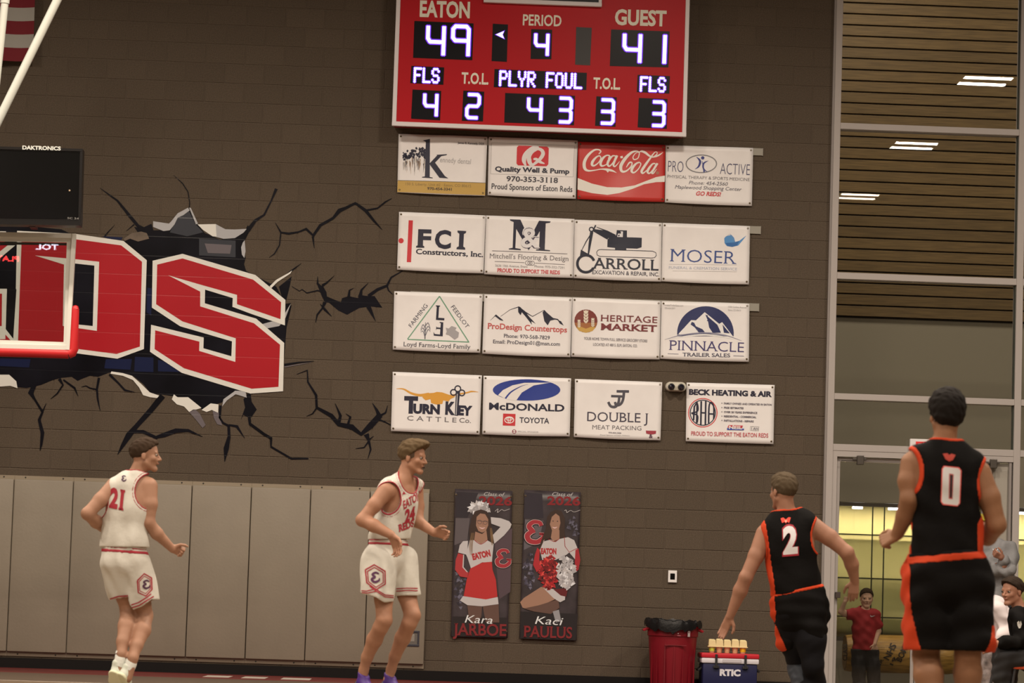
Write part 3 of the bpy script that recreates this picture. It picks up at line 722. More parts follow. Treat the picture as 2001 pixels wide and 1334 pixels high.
def b4(P):
    P.text('PRO', 838, 324, 968, 330, 92, (60, 56, 80), bold=-.012); P.text('ACTIVE', 1276, 345, 1527, 355, 92, (60, 56, 80), bold=-.012)
    P.ring(1120, 258, 128, 9, (112, 104, 100), ry=74); P.disc(1132, 208, 14, (40, 44, 100)); P.curve([(1080, 200, 3), (1110, 235, 18), (1098, 280, 14), (1068, 302, 2)], (40, 44, 100)); P.curve([(1180, 232, 2), (1140, 255, 14), (1140, 300, 12), (1175, 328, 2)], (40, 44, 100)); P.rib([(1128, 235, 3), (1145, 330, 14)], (40, 44, 100))
    P.text('PHYSICAL THERAPY & SPORTS MEDICINE', 835, 376, 1525, 404, 25, GY); P.text('Phone: 454-2560', 1015, 430, 1338, 443, 29, (70, 62, 70), it=.25); P.text('Maplewood Shopping Center', 898, 466, 1455, 487, 29, (70, 62, 70), it=.25)
    P.text('GO REDS!', 1072, 524, 1280, 532, 33, RD, bold=.03, it=.2)
def b5(P):
    P.rib([(184, 776, 36), (168, 1128, 36)], RD); P.disc(102, 947, 22, RD); P.text('F', 228, 997, 352, 1002, 140, NV_, serif=.05, bold=.04); P.text('C', 384, 1006, 520, 1010, 140, NV_, serif=.04, bold=.04); P.text('I', 568, 1008, 642, 1012, 134, NV_, serif=.10, bold=.06)
    P.text('Constructors, Inc.', 226, 1058, 792, 1084, 42, NV_, serif=.05, bold=.025)
def b6(P):
    P.poly([(1015, 768), (1105, 772), (1180, 935), (1262, 780), (1360, 785), (1355, 797), (1318, 802), (1310, 1022), (1355, 1028), (1354, 1036), (1236, 1030), (1236, 1022), (1262, 1018), (1268, 868), (1175, 1030), (1070, 850), (1062, 1010), (1108, 1018), (1108, 1028), (1008, 1022), (1008, 1014), (1040, 1008), (1048, 792), (1020, 780)], NV_)
    P.text('&', 1098, 1005, 1280, 1010, 165, (200, 186, 176), bold=.07); P.text('&', 1106, 1000, 1272, 1004, 156, (70, 60, 70), bold=.045); P.text('&', 1106, 1000, 1272, 1004, 156, (200, 186, 176), bold=.02)
    P.rib([(868, 1032, 5), (1500, 1058, 5)], GY); P.text("Mitchell's Flooring & Design", 846, 1094, 1510, 1118, 40, GY, serif=.03)
    P.rib([(890, 1122, 4), (1140, 1132, 4)], GY); P.rib([(1230, 1136, 4), (1478, 1148, 4)], GY); P.ring(1165, 1134, 18, 4, GY); P.ring(1185, 1136, 18, 4, GY); P.ring(1205, 1137, 18, 4, GY)
    P.text('3636 10th Avenue, Evans', 893, 1165, 1165, 1175, 19, GR2, bold=.01); P.text('Phone: 970-352-7291', 1222, 1172, 1475, 1184, 19, GR2, bold=.01)
    P.text('PROUD TO SUPPORT THE REDS', 910, 1210, 1437, 1230, 30, (176, 60, 62), serif=.04, bold=.03)
def b7(P):
    K = (26, 28, 40)
    P.poly([(410, 815), (495, 818), (495, 875), (620, 880), (618, 960), (580, 972), (490, 968), (490, 985), (395, 982), (395, 965), (330, 958), (332, 895), (345, 880), (402, 880)], K); P.poly([(425, 825), (462, 826), (460, 874), (412, 872)], (200, 186, 176))
    P.poly([(200, 795), (222, 808), (318, 820), (405, 862), (402, 882), (340, 882), (330, 895), (215, 830)], K); P.rib([(240, 792, 5), (330, 825, 10), (400, 860, 12)], K)
    P.poly([(185, 830), (212, 835), (188, 960), (176, 1022), (165, 1018), (172, 930)], K); P.disc(196, 810, 22, K); P.disc(196, 810, 12, (200, 186, 176)); P.rib([(232, 775, 12), (205, 830, 10), (150, 915, 8), (115, 985, 5)], K)
    P.poly([(108, 980), (150, 1005), (175, 1018), (140, 1040), (100, 1030)], K)
    P.rib([(272, 978, 5), (710, 992, 5), (738, 1005, 5), (742, 1028, 5), (728, 1046, 5), (705, 1050, 5), (268, 1036, 5), (245, 1025, 5), (240, 1000, 5), (252, 984, 5), (272, 978, 5)], K)
    P.ring(150, 1098, 72, 22, K, a0=-20, a1=-330); P.text('ARROLL', 203, 1136, 760, 1155, 88, K, serif=.05, bold=.01); P.text('EXCAVATION & REPAIR, INC.', 203, 1184, 765, 1204, 32, (70, 64, 70), bold=.01)
def b8(P):
    P.text('MOSER', 855, 1078, 1415, 1102, 106, (46, 62, 108), serif=.06, bold=-.008); P.poly([(1312, 885), (1325, 870), (1372, 855), (1395, 880), (1405, 915), (1440, 905), (1500, 860), (1465, 905), (1430, 945), (1380, 957), (1335, 950), (1315, 925)], (70, 118, 158)); P.poly([(1322, 925), (1400, 918), (1440, 908), (1420, 945), (1380, 957), (1340, 950)], (38, 84, 130))
    P.rib([(1325, 872, 2), (1362, 848, 3), (1400, 912, 2)], (110, 120, 130)); P.text('FUNERAL & CREMATION SERVICE', 848, 1140, 1420, 1155, 22, (150, 146, 152)); P.rib([(848, 1102, 2), (1418, 1108, 2)], GR2); P.rib([(880, 1158, 2), (1418, 1166, 2)], GR2)
def b9(P):
    g = (92, 128, 98)
    for a, b in (((468, 82), (200, 440)), ((200, 443), (718, 466)), ((715, 466), (468, 82))): P.rib([(*a, 9), (*b, 9)], g)
    P.text('FARMING', 232, 345, 372, 162, 34, (60, 56, 66), serif=.02); P.text('FEEDLOT', 562, 172, 694, 352, 34, (60, 56, 66), serif=.02)
    P.text('L', 430, 277, 508, 282, 118, NV_, serif=.05, bold=.01); P.poly([(420, 412), (495, 418), (500, 300), (470, 297), (470, 305), (480, 308), (476, 345), (445, 342), (442, 330), (438, 365), (444, 355), (475, 357), (472, 402), (428, 398), (418, 380)], NV_)
    for i in range(6): P.curve([(348+(i % 2)*2, 430-i*20, 6), (330+42*(i % 2), 375-i*14, 6), (310+82*(i % 2), 385-i*6, 2)], (92, 86, 92))
    P.rib([(350, 300, 3), (346, 440, 8)], (70, 66, 72)); P.poly([(520, 345), (545, 352), (570, 330), (612, 345), (600, 365), (632, 385), (625, 425), (595, 446), (572, 425), (545, 405), (520, 400), (530, 375)], (142, 130, 124))
    P.text('Loyd Farms-Loyd Family', 165, 500, 728, 524, 36, (52, 46, 54), serif=.03)
def b10(P):
    for pts in ([(895, 285, 2), (942, 238, 8), (1000, 282, 4)], [(980, 252, 3), (1060, 195, 4), (1135, 170, 8), (1190, 215, 10), (1250, 250, 6), (1345, 198, 5), (1420, 268, 12), (1460, 275, 10), (1510, 325, 3)]): P.rib(pts, K2)
    P.poly([(1128, 175), (1145, 170), (1200, 225), (1225, 255), (1278, 312), (1240, 290), (1245, 320), (1195, 255), (1160, 215), (1150, 240), (1130, 215)], K2); P.poly([(1335, 215), (1350, 195), (1405, 255), (1445, 275), (1400, 285), (1378, 325), (1350, 290)], K2); P.poly([(930, 245), (945, 235), (1008, 290), (975, 280)], K2); P.poly([(1462, 280), (1490, 290), (1512, 325), (1480, 310)], K2)
    P.text('ProDesign Countertops', 872, 352, 1540, 384, 46, (172, 72, 66), serif=.03, bold=.022); P.text('Phone: 970-568-7829', 1008, 427, 1395, 444, 30, (56, 50, 60), serif=.03, bold=.01); P.text('Email: ProDesign01@msn.com', 918, 475, 1482, 497, 30, (56, 50, 60), serif=.03, bold=.01)
K2 = (24, 24, 38)
def b11(P):
    P.disc(150, 246, 98, (108, 44, 36)); P.poly([(70, 302), (95, 280), (150, 300), (205, 275), (232, 300), (205, 330), (150, 345), (95, 330)], (176, 132, 62)); P.poly([(55, 260), (245, 260), (232, 300), (205, 290), (150, 310), (95, 290), (70, 300)], (142, 84, 44))
    for cx, cy, h in ((150, 150, 115), (92, 232, 70), (208, 218, 78)):
        for k in range(4):
            for sg in (-1, 1): P.poly([(cx, cy+k*h*.22+h*.2), (cx+sg*h*.16, cy+k*h*.22+h*.02), (cx+sg*h*.17, cy+k*h*.22+h*.18), (cx+sg*h*.02, cy+k*h*.22+h*.36)], (202, 182, 156))
        P.poly([(cx, cy), (cx+h*.08, cy+h*.12), (cx, cy+h*.26), (cx-h*.08, cy+h*.12)], (202, 182, 156))
    m = (104, 36, 38)
    P.text('HERITAGE', 274, 245, 750, 262, 52, m, bold=.0, serif=.03); P.text('MARKET', 274, 318, 746, 335, 52, m, bold=.02, serif=.03)
    P.text('YOUR HOME TOWN FULL SERVICE GROCERY STORE', 132, 402, 665, 424, 22, (78, 68, 72), serif=.03); P.text('LOCATED AT 480 S. ELM, EATON, CO.', 210, 452, 582, 466, 22, (78, 68, 72), serif=.03)
def b12(P):
    n = (34, 38, 72); wv = (204, 190, 178)
    P.poly([(1155+238*cos(a), 350-228*sin(a)) for a in [radians(-6+192*i/28) for i in range(29)]], n)
    P.poly([(920, 362), (1035, 238), (1075, 240), (1148, 172), (1270, 270), (1295, 255), (1390, 380), (1150, 345), (1000, 352)], wv)
    P.poly([(1040, 252), (1060, 260), (1075, 290), (1130, 315), (1155, 348), (1095, 340), (1065, 300), (1030, 275)], n); P.poly([(1152, 190), (1255, 278), (1285, 345), (1215, 345), (1185, 300), (1175, 245)], n); P.poly([(1298, 275), (1360, 350), (1310, 345)], n)
    P.curve([(812, 402, 2), (960, 362, 8), (1155, 345, 10), (1320, 365, 8), (1460, 412, 2)], (120, 112, 122)); P.curve([(850, 396, 1), (1000, 372, 10), (1155, 362, 14), (1300, 378, 10), (1400, 400, 1)], wv)
    P.text('PINNACLE', 848, 488, 1478, 508, 82, (54, 44, 84), serif=.06, bold=-.006); P.text('TRAILER SALES', 962, 542, 1362, 550, 30, (56, 52, 66), serif=.04, bold=.012)
    P.rib([(838, 520, 3), (928, 524, 3)], n); P.rib([(1388, 538, 3), (1478, 541, 3)], n); P.text('PinnacleTrailerSales.com', 805, 118, 968, 124, 14, GR2); P.text('970-454-3577', 812, 144, 900, 148, 14, GR2); P.text('1350 Collins Avenue', 1345, 133, 1500, 138, 14, GR2); P.text('Eaton, CO 80615', 1345, 160, 1452, 164, 14, GR2)
def b13(P):
    o = (190, 128, 44)
    P.curve([(105, 858, 4), (165, 860, 12), (230, 895, 18), (300, 912, 22), (380, 905, 30)], o); P.curve([(560, 920, 24), (620, 905, 14), (700, 890, 12), (740, 880, 12), (795, 886, 3)], o)
    P.poly([(330, 900), (380, 895), (420, 892), (445, 884), (490, 888), (540, 905), (600, 925), (560, 945), (545, 965), (500, 955), (492, 985), (440, 990), (398, 978), (392, 945), (350, 955), (325, 930)], o)
    P.text('T', 168, 1054, 284, 1058, 125, NV_, bold=.06); P.text('URN', 246, 1060, 470, 1068, 72, NV_, bold=.06); P.text('K', 515, 1068, 598, 1072, 96, NV_, bold=.06); P.text('EY', 622, 1074, 742, 1080, 72, NV_, bold=.06)
    P.rib([(624, 880, 34), (610, 1084, 26)], NV_); P.rib([(618, 900, 5), (608, 1078, 5)], (200, 186, 176)); P.ring(622, 857, 24, 10, NV_); P.ring(586, 888, 24, 10, NV_); P.ring(656, 892, 24, 10, NV_)
    P.text('C A T T L E', 196, 1122, 610, 1140, 38, GY, serif=.03); P.text('Co.', 634, 1140, 732, 1145, 38, GY, serif=.03)
def b14(P):
    bl = (36, 50, 112)
    P.disc(1200, 868, 284, bl, ry=90, n=36); P.poly([(960, 912), (1000, 870), (1080, 830), (1180, 808), (1400, 806), (1260, 830), (1160, 890), (1112, 958), (1050, 950), (1010, 935)], (206, 190, 176)); P.curve([(1022, 940, 14), (1070, 885, 12), (1160, 835, 5), (1215, 822, 1)], bl)
    P.text('McDONALD', 884, 1032, 1518, 1048, 56, NV_, bold=.028); P.poly([(1003, 1066), (1108, 1070), (1104, 1170), (1000, 1166)], (176, 40, 42)); P.ring(1054, 1120, 38, 7, (205, 190, 176), ry=26); P.ring(1054, 1112, 26, 6, (205, 190, 176), ry=11); P.ring(1054, 1120, 10, 6, (205, 190, 176), ry=24)
    P.text('TOYOTA', 1140, 1142, 1390, 1150, 44, (50, 46, 54), bold=.02); P.disc(1096, 1217, 18, (120, 50, 60)); P.text('S', 1086, 1227, 1106, 1228, 22, (205, 190, 176), bold=.03); P.text('SPECIAL SPONSOR', 1124, 1222, 1300, 1228, 12, GR2)
def b15(P):
    g = (66, 60, 64)
    P.rib([(408, 836, 22), (512, 838, 22)], g); P.curve([(470, 840, 22), (462, 905, 22), (440, 945, 22), (405, 952, 22), (395, 925, 20)], g, k=4); P.rib([(362, 876, 20), (468, 880, 20)], g); P.curve([(430, 885, 20), (424, 930, 22), (398, 965, 24), (360, 962, 22), (338, 925, 22)], g, k=4)
    P.text('DOUBLE J', 160, 1086, 672, 1100, 78, (58, 50, 60), serif=.05, bold=.0); P.text('MEAT PACKING', 204, 1155, 616, 1165, 36, GY); P.text('970-454-1000', 340, 1190, 446, 1194, 12, (90, 80, 84), bold=.02); P.text('Proud Sponsor of Eaton Athletics', 270, 1208, 518, 1213, 11, GR2)
    P.poly([(654, 1166), (740, 1168), (738, 1192), (715, 1198), (680, 1197), (656, 1190)], (140, 44, 52)); P.text('&', 680, 1228, 712, 1229, 30, (70, 40, 50), bold=.03)
def b16(P):
    P.text('BECK HEATING & AIR', 1016, 862, 1714, 882, 42, NV_, bold=.055); P.ring(1133, 1016, 120, 8, (180, 60, 58)); P.ring(1133, 1016, 106, 8, NV_)
    P.rib([(1062, 960, 14), (1055, 1080, 14)], NV_); P.rib([(1085, 925, 12), (1080, 1110, 12)], NV_); P.curve([(1035, 1020, 12), (1090, 1000, 12), (1085, 935, 12), (1062, 965, 12)], NV_); P.curve([(1040, 1022, 12), (1088, 1040, 12), (1086, 1100, 12)], NV_)
    P.rib([(1120, 918, 14), (1116, 1118, 14)], NV_); P.rib([(1158, 918, 14), (1154, 1118, 14)], NV_); P.rib([(1116, 1016, 12), (1158, 1018, 12)], NV_); P.curve([(1182, 1105, 13), (1186, 960, 13), (1205, 930, 12), (1225, 970, 13), (1224, 1070, 13)], NV_); P.rib([(1184, 1025, 12), (1226, 1027, 12)], NV_)
    for i, (t, x1) in enumerate((('FAMILY OWNED AND OPERATED IN EATON', 1712), ('FREE ESTIMATES', 1475), ('OVER 20 YEARS EXPERIENCE', 1590), ('RESIDENTIAL - COMMERCIAL', 1582), ('INSTALLATIONS - REPAIRS', 1560))):
        P.text(t, 1310, 945+36*i, x1, 945+36*i+(x1-1310)*.03, 15, (82, 72, 78), bold=.03); P.disc(1293, 936+36*i, 4, (82, 72, 78))
    P.poly([(1350, 1120), (1385, 1121), (1375, 1142), (1340, 1141)], (170, 44, 50)); P.poly([(1338, 1145), (1480, 1150), (1476, 1163), (1335, 1160)], (44, 62, 130)); P.poly([(1395, 1121), (1470, 1124), (1462, 1144), (1385, 1142)], (170, 44, 50)); P.text('NEIL', 1352, 1152, 1464, 1155, 26, (205, 190, 180), bold=.03)
    P.rib([(1533, 1130, 3), (1606, 1133, 3), (1602, 1166, 3), (1530, 1162, 3), (1533, 1130, 3)], GR2); P.text('I AH', 1540, 1158, 1598, 1161, 20, (70, 64, 70)); P.text('PROUD TO SUPPORT THE EATON REDS', 1034, 1206, 1682, 1224, 34, (172, 72, 74), bold=.01)
M_red_v = mat('red_vinyl', seen(172, 38, 32), 0.32, spec=0.6)
BN = [(A_, [(82, 50), (828, 75), (808, 570), (70, 540)], 'white banner with a tall black letter beside a dark tree and a gold bottom strip', b1, None),
 (A_, [(840, 75), (1588, 105), (1570, 595), (830, 565)], 'white banner with a red rounded square holding a white script letter above a phone number', b2, None),
 (B_, [(85, 72), (818, 100), (810, 578), (78, 553)], 'red banner with white script lettering over a white wave', b3, M_red_v),
 (B_, [(822, 105), (1557, 125), (1545, 612), (815, 582)], 'white banner with a small leaping blue figure inside a thin grey oval', b4, None),
 (A_, [(85, 705), (815, 735), (795, 1222), (68, 1190)], 'white banner with a red upright bar and red dot left of black letters', b5, None),
 (A_, [(818, 735), (1560, 765), (1548, 1260), (800, 1228)], 'white banner with a huge black letter M wound with an ampersand', b6, None),
 (B_, [(55, 728), (790, 755), (782, 1248), (45, 1218)], 'white banner with a black excavator drawn above the lettering', b7, None),
 (B_, [(795, 755), (1530, 782), (1520, 1272), (785, 1245)], 'white banner with a small blue bird wing mark above blue serif letters', b8, None),
 (C_, [(88, 38), (832, 65), (810, 555), (75, 528)], 'white banner with a thin green triangle around black letters', b9, None),
 (C_, [(845, 65), (1585, 92), (1568, 592), (828, 562)], 'white banner with black jagged mountain ridges above red lettering', b10, None),
 (D_, [(38, 48), (780, 78), (770, 568), (25, 545)], 'white banner with a maroon and gold wheat disc beside maroon lettering', b11, None),
 (D_, [(785, 78), (1525, 100), (1520, 588), (775, 562)], 'white banner with a navy half disc holding white mountains', b12, None),
 (C_, [(75, 715), (825, 745), (805, 1243), (60, 1213)], 'white banner with an orange longhorn skull and a black key', b13, None),
 (C_, [(838, 748), (1575, 770), (1563, 1258), (828, 1240)], 'white banner with a blue oval crossed by a white road and a small red square', b14, None),
 (D_, [(58, 732), (792, 760), (777, 1248), (48, 1220)], 'white banner with two interlocked grey hooks above thin serif lettering', b15, None),
 (D_, [(997, 762), (1737, 783), (1727, 1280), (990, 1255)], 'white sign with a red and black ringed monogram, right of the twin emergency lamp', b16, None)]
for i, (fr_, q, lab, fn, colr) in enumerate(BN):
    banner(fr_, q, lab, fn, colr, sag=(0.25 if i in (12, 15) else 1.0))
# ================================================================ wall pads
M_pad = mat('beige_pad_vinyl', (0.228, 0.198, 0.155), 0.5, bump=0.12, bscale=40, vary=0.04, vscale=3)
M_lip = mat('pad_lip', (0.27, 0.225, 0.165), 0.55)
YP = -0.055
pxs = [835-116.4*k for k in range(0, 9)]
names_ = ['far right end of the pad row with a socket cut-out', 'second from the right end of the pad row', 'third from the right end of the row', 'fourth from the right end of the row',
          'fifth from the right end of the row', 'sixth from the right end, left of the running player', 'seventh from the right end of the row', 'partly cut by the left edge of the photo']
zt_, zb_ = at_y(486, 951, YP).z, at_y(486, 1287, YP).z
for k in range(8):
    xr, xl = at_y(pxs[k], 1100, YP).x, at_y(pxs[k+1], 1100, YP).x
    t = thing('wall_pad', ((xl+xr)/2, -0.03, zb_), 'tall beige wall pad, '+names_[k], 'wall pad', 'beige pads along the foot of the block wall')
    MB().box((xl+.003, YP, zb_), (xr-.003, -0.012, zt_), 0.012).build('cushion', M_pad, t, True)
    MB().box((xl+.001, -0.012, zb_-.045), (xr-.001, -0.001, zt_+.04)).build('backing_board', M_lip, t)
    for zz in (zt_+.022, zb_-.024):
        for xx in (xl+.11, xr-.11):
            MB().lathe([(0.0001, -.016), (0.007, -.015), (0.009, -.012)], (xx, 0, zz), 8, 'y').build('screw_head', mat('screw_dark', (.03, .025, .02), .5), t)
    if k == 0:
        a, b = at_y(788, 1231, YP), at_y(819, 1263, YP)
        fr_ = MB()
        for (x0, z0, x1, z1) in ((a.x, b.z, b.x, b.z+.022), (a.x, a.z-.022, b.x, a.z), (a.x, b.z, a.x+.022, a.z), (b.x-.022, b.z, b.x, a.z)):
            fr_.box((x0, YP-.008, z0), (x1, YP+.01, z1), .003)
        fr_.build('cutout_frame', mat('dark_frame', (.03, .03, .045), .5), t)
        MB().box((a.x+.02, YP-.001, b.z+.02), (b.x-.02, YP+.004, a.z-.02)).build('cutout_recess', mat('recess_grey', (.12, .11, .10), .7), t)
        MB().box((a.x+.05, YP-.004, b.z+.05), (b.x-.05, YP, a.z-.04), .002).build('socket_plate', mat('socket_steel', (.35, .33, .3), .4, metal=.6), t)

# ================================================================ backboard and its shot clock
YB = -3.6
BP = lambda x, y: at_y(x, y, YB)
def slab(poly_px, Y0, Y1, place_Y=None):
    P = [at_y(x, y, place_Y if place_Y is not None else Y0) for x, y in poly_px]; n = len(P)
    vs = [(p.x, Y0, p.z) for p in P]+[(p.x, Y1, p.z) for p in P]
    return MB().add(vs, [tuple(range(n)), tuple(range(2*n-1, n-1, -1))]+[(i, i+n, (i+1) % n+n, (i+1) % n) for i in range(n)])
bb_ = thing('basketball_backboard', (BP(-40, 690).x, YB, BP(-40, 690).z), 'glass basketball backboard with a white border and red edge padding', 'backboard')
M_bw = mat('backboard_white', seen(188, 174, 156), 0.4)
slab([(-241, 449), (149, 457), (148.3, 466), (-241.6, 458)], YB-.03, YB+.03, YB).build('frame_rail', M_bw, bb_)
slab([(-256, 674), (136.5, 684), (137, 675.5), (-255.5, 666)], YB-.0296, YB+.0296, YB).build('frame_rail', M_bw, bb_)
slab([(141.5, 457), (149, 457), (136.5, 684), (129, 683.5)], YB-.034, YB+.032, YB).build('frame_rail', M_bw, bb_)
slab([(-241, 449), (-233, 449), (-247, 675), (-256, 674)], YB-.032, YB+.032, YB).build('frame_rail', M_bw, bb_)
slab([(-236, 455), (143, 461), (131, 680), (-250, 670)], YB-.004, YB+.0038, YB).build('glass_pane', glass('backboard_glass', (0.88, 0.9, 0.88)), bb_)
for qi, q in enumerate(([(-232, 458), (142, 464), (141.5, 474), (-232.6, 468)], [(-246, 656), (130, 668.5), (129.6, 677), (-247, 668)], [(131, 468), (141.5, 468), (131, 678), (124, 678)], [(-233, 460), (-222, 460), (-236, 668), (-246, 668)])):
    slab(q, YB-.008-.001*qi, YB-.0045, YB).build('painted_border', M_bw, bb_)
slab([(-232, 468.5), (130, 474.5), (130, 479), (-232, 473)], YB+.005, YB+.02, YB).build('dark_reflection', mat('reflection_dark', (.10, .085, .07), .5), bb_)  # housing's dark reflection in the glass, imitated by a dark strip
M_rp = mat('red_edge_pad', seen(172, 24, 26), 0.42, bump=0.03)
def path3(pts, Y): return [at_y(x, y, Y) for x, y in pts]
pd = MB().tube(path3([(-252, 681), (60, 689), (134, 691.5)], YB), 0.041, 14, flat=1.1)
pd.tube(path3([(134, 691.5), (141, 689), (144.5, 682), (145, 640), (146.5, 610), (147, 603)], YB), [0.041, .041, .040, .038, .036, .034], 14, flat=1.1)
pd.tube(path3([(147, 604), (147.5, 598), (147.6, 596)], YB), [0.034, .024, .004], 14, flat=1.1)
pd.build('edge_padding', M_rp, bb_, True)
# hoist struts
M_pole = mat('strut_white', seen(176, 166, 148), 0.45)
st = thing('hoist_strut', (at_y(-56, 360, YB).x, YB+.1, at_y(-56, 455, YB).z), 'long slanting cream strut crossing the striped flag', 'strut')
p0, p1 = at_y(-109, 452, YB+.1), at_y(112, 0, YB+.1); d_ = (p1-p0)
MB().tube([p0, p0+d_*1.55], 0.040, 16).build('pole', M_pole, st, True)
MB().box((p0.x-.07, YB-.03, p0.z-.10), (p0.x+.07, YB+.16, p0.z+.02), .01).build('clamp', M_pole, st)
st2 = thing('hoist_strut', (at_y(-30, 400, YB).x, YB+.12, at_y(-30, 455, YB).z), 'near-upright cream strut at the left edge of the photo', 'strut')
p0, p1 = at_y(-38, 452, YB+.1), at_y(10, 0, YB+.1); d_ = (p1-p0)
MB().tube([p0, p0+d_*1.5], 0.036, 16).build('pole', M_pole, st2, True)
MB().tube([p0+d_*.985, p0+d_*1.5], 0.043, 16).build('sleeve', M_pole, st2, True)
MB().box((p0.x-.07, YB-.03, p0.z-.10), (p0.x+.07, YB+.16, p0.z+.02), .01).build('clamp', M_pole, st2)
# shot clock
YT = YB-.34
TPl = lambda x, y: at_y(x, y, YT)
tv = thing('shot_clock', (TPl(0, 440).x, YT, TPl(0, 440).z), 'black boxy shot clock standing above the backboard', 'clock')
M_bx = mat("clock_black", (0.010, 0.009, 0.009), 0.35, spec=.2)
slab([(-150, 282), (162, 291), (158, 436), (-156, 430)], YT, YT+.16, YT).build('case', M_bx, tv)
slab([(-150, 282), (162, 291), (161.8, 296), (-150.3, 288)], YT-.0125, YT+.005, YT).build('top_bezel', mat('clock_bezel', (.012, .011, .011), .3, spec=.2), tv)
slab([(-156, 428), (158, 433), (157, 441), (-157, 436)], YT-.02, YT+.157, YT).build('bottom_bezel', mat('clock_bezel', (.012, .011, .011), .3, spec=.2), tv)
slab([(157, 292), (161.6, 292), (157.6, 435), (153, 435)], YT-.0105, YT+.005, YT).build('side_bezel', mat('clock_bezel', (.012, .011, .011), .3, spec=.2), tv)
slab([(-146, 290), (156, 298), (153, 428), (-150, 424)], YT-.003, YT, YT).build('face_glass', mat('clock_face', (.006, .006, .006), .12, spec=.25), tv)
pl = Print(tv, TPl, (0, 0, 1), lift=.014)
pl.text('DAKTRONICS', 44, 292, 119, 294, 7, (176, 166, 150), bold=.04); pl.text('SC 24', 132, 428, 154, 429, 3.5, (120, 110, 100)); pl.done()
MB().lathe([(0.0001, -.004), (0.008, -.003), (0.009, 0)], tuple(TPl(136, 372)), 10, 'y').build('indicator_lamp', emit('amber_dot', (1, .6, .3), .6), tv)
for xx in (-60, 60):
    a = TPl(xx, 440); MB().box((a.x-.03, YT+.10, a.z-.0), (a.x+.03, YT+.32, a.z+.03)).build('bracket', M_bx, tv)
# flag
fg = thing('striped_flag', (at_y(-50, 104, -.12).x, -.12, at_y(-50, 104, -.12).z), 'red and white striped flag hanging high at the left edge', 'flag')
M_fr, M_fw = mat('flag_red', seen(98, 12, 22), .8), mat('flag_white', seen(140, 128, 114), .8)
def fpt(u, v):
    x = -480+548.0*u-4*v*0; y = -236+340*v+u*14+2*sin(u*9)
    p = at_y(x-(y*.03), y, -.12); return (p.x, -.12-.02*sin(u*38)-.012*sin(u*17+1), p.z)
for k in range(13):
    mb = MB(); N = 48; v0, v1 = k/13, (k+1)/13
    vs = [fpt(i/N, v0) for i in range(N+1)]+[fpt(i/N, v1) for i in range(N+1)]
    vs += [(x, y+.002, z) for x, y, z in vs]; m_ = 2*(N+1)
    fs = []
    for i in range(N):
        fs += [(i, i+N+1, i+N+2, i+1), (i+m_, i+1+m_, i+N+2+m_, i+N+1+m_)]
    fs += [(0, m_, m_+N+1, N+1), (N, 2*N+1, m_+2*N+1, m_+N)]
    MB().add(vs, fs).build('stripe', M_fr if k % 2 == 0 else M_fw, fg, True)
vs = [(*fpt(u, v)[:1], fpt(u, v)[1]-.003, fpt(u, v)[2]) for u in [i/20*.4 for i in range(21)] for v in (0, 7/13)]
MB().add(vs, [(2*i, 2*i+1, 2*i+3, 2*i+2) for i in range(20)]).build('canton', mat('flag_blue', (.01, .015, .06), .8), fg, True)

# ================================================================ twin emergency lamp, wall switch
a, b = at_y(1110+817/4.3024, 570+755/4.3024, 0), at_y(1110+990/4.3024, 570+850/4.3024, 0)
em = thing('emergency_light', ((a.x+b.x)/2, 0, b.z), 'small white emergency lamp with two round black heads between two bottom banners', 'lamp')
r_ = (a.z-b.z)/2-.006; zc = (a.z+b.z)/2+.004; xa, xb = a.x+r_, b.x-r_
vs = []; prof = [(1.0, -.002), (1.0, -.05), (.93, -.072), (.8, -.082), (.0, -.086)]; fs = []; nn = 32
for (k, y) in prof:
    for i in range(nn):
        t = 2*pi*i/nn; cx = xb if cos(t) > 0 else xa
        vs.append((((xa+xb)/2+(cx-(xa+xb)/2)*1.0)+r_*k*cos(t), y, zc+r_*k*sin(t)))
for i in range(len(prof)-1):
    for j in range(nn): fs.append((i*nn+j, i*nn+(j+1) % nn, (i+1)*nn+(j+1) % nn, (i+1)*nn+j))
fs.append(tuple(range((len(prof)-1)*nn, len(prof)*nn)))
MB().add(vs, fs).build('body', mat('lamp_plastic', seen(178, 162, 140), .4), em, True)
for qx, qy in ((868, 798), (950, 802)):
    p = at_y(1110+qx/4.3024, 570+qy/4.3024, -.08)
    h = MB().lathe([(.033, -.078), (.036, -.10), (.033, -.115), (.027, -.118)], (p.x, 0, p.z), 20, 'y').build('lamp_head', mat('head_black', (.012, .012, .014), .3), em, True)
    MB().lathe([(.028, -.116), (.02, -.128), (.0001, -.134)], (p.x, 0, p.z), 20, 'y').build('lens', mat('head_lens', (.01, .01, .02), .05, coat=1), h, True)
a, b = at_y(1306, 1114, -.02), at_y(1322.5, 1138, -.02)
sw = thing('wall_control', ((a.x+b.x)/2, 0, b.z), 'small white wall control with a black screen above the red bin', 'control')
MB().box((a.x, -.022, b.z), (b.x, -.001, a.z), .004).build('cover', mat('control_white', seen(205, 190, 185), .4), sw)
MB().box((a.x+.021, -.0245, b.z+.03), (b.x-.021, -.021, a.z-.03), .001).build('screen', mat('clock_face', (.006, .006, .006), .12, spec=.25), sw)

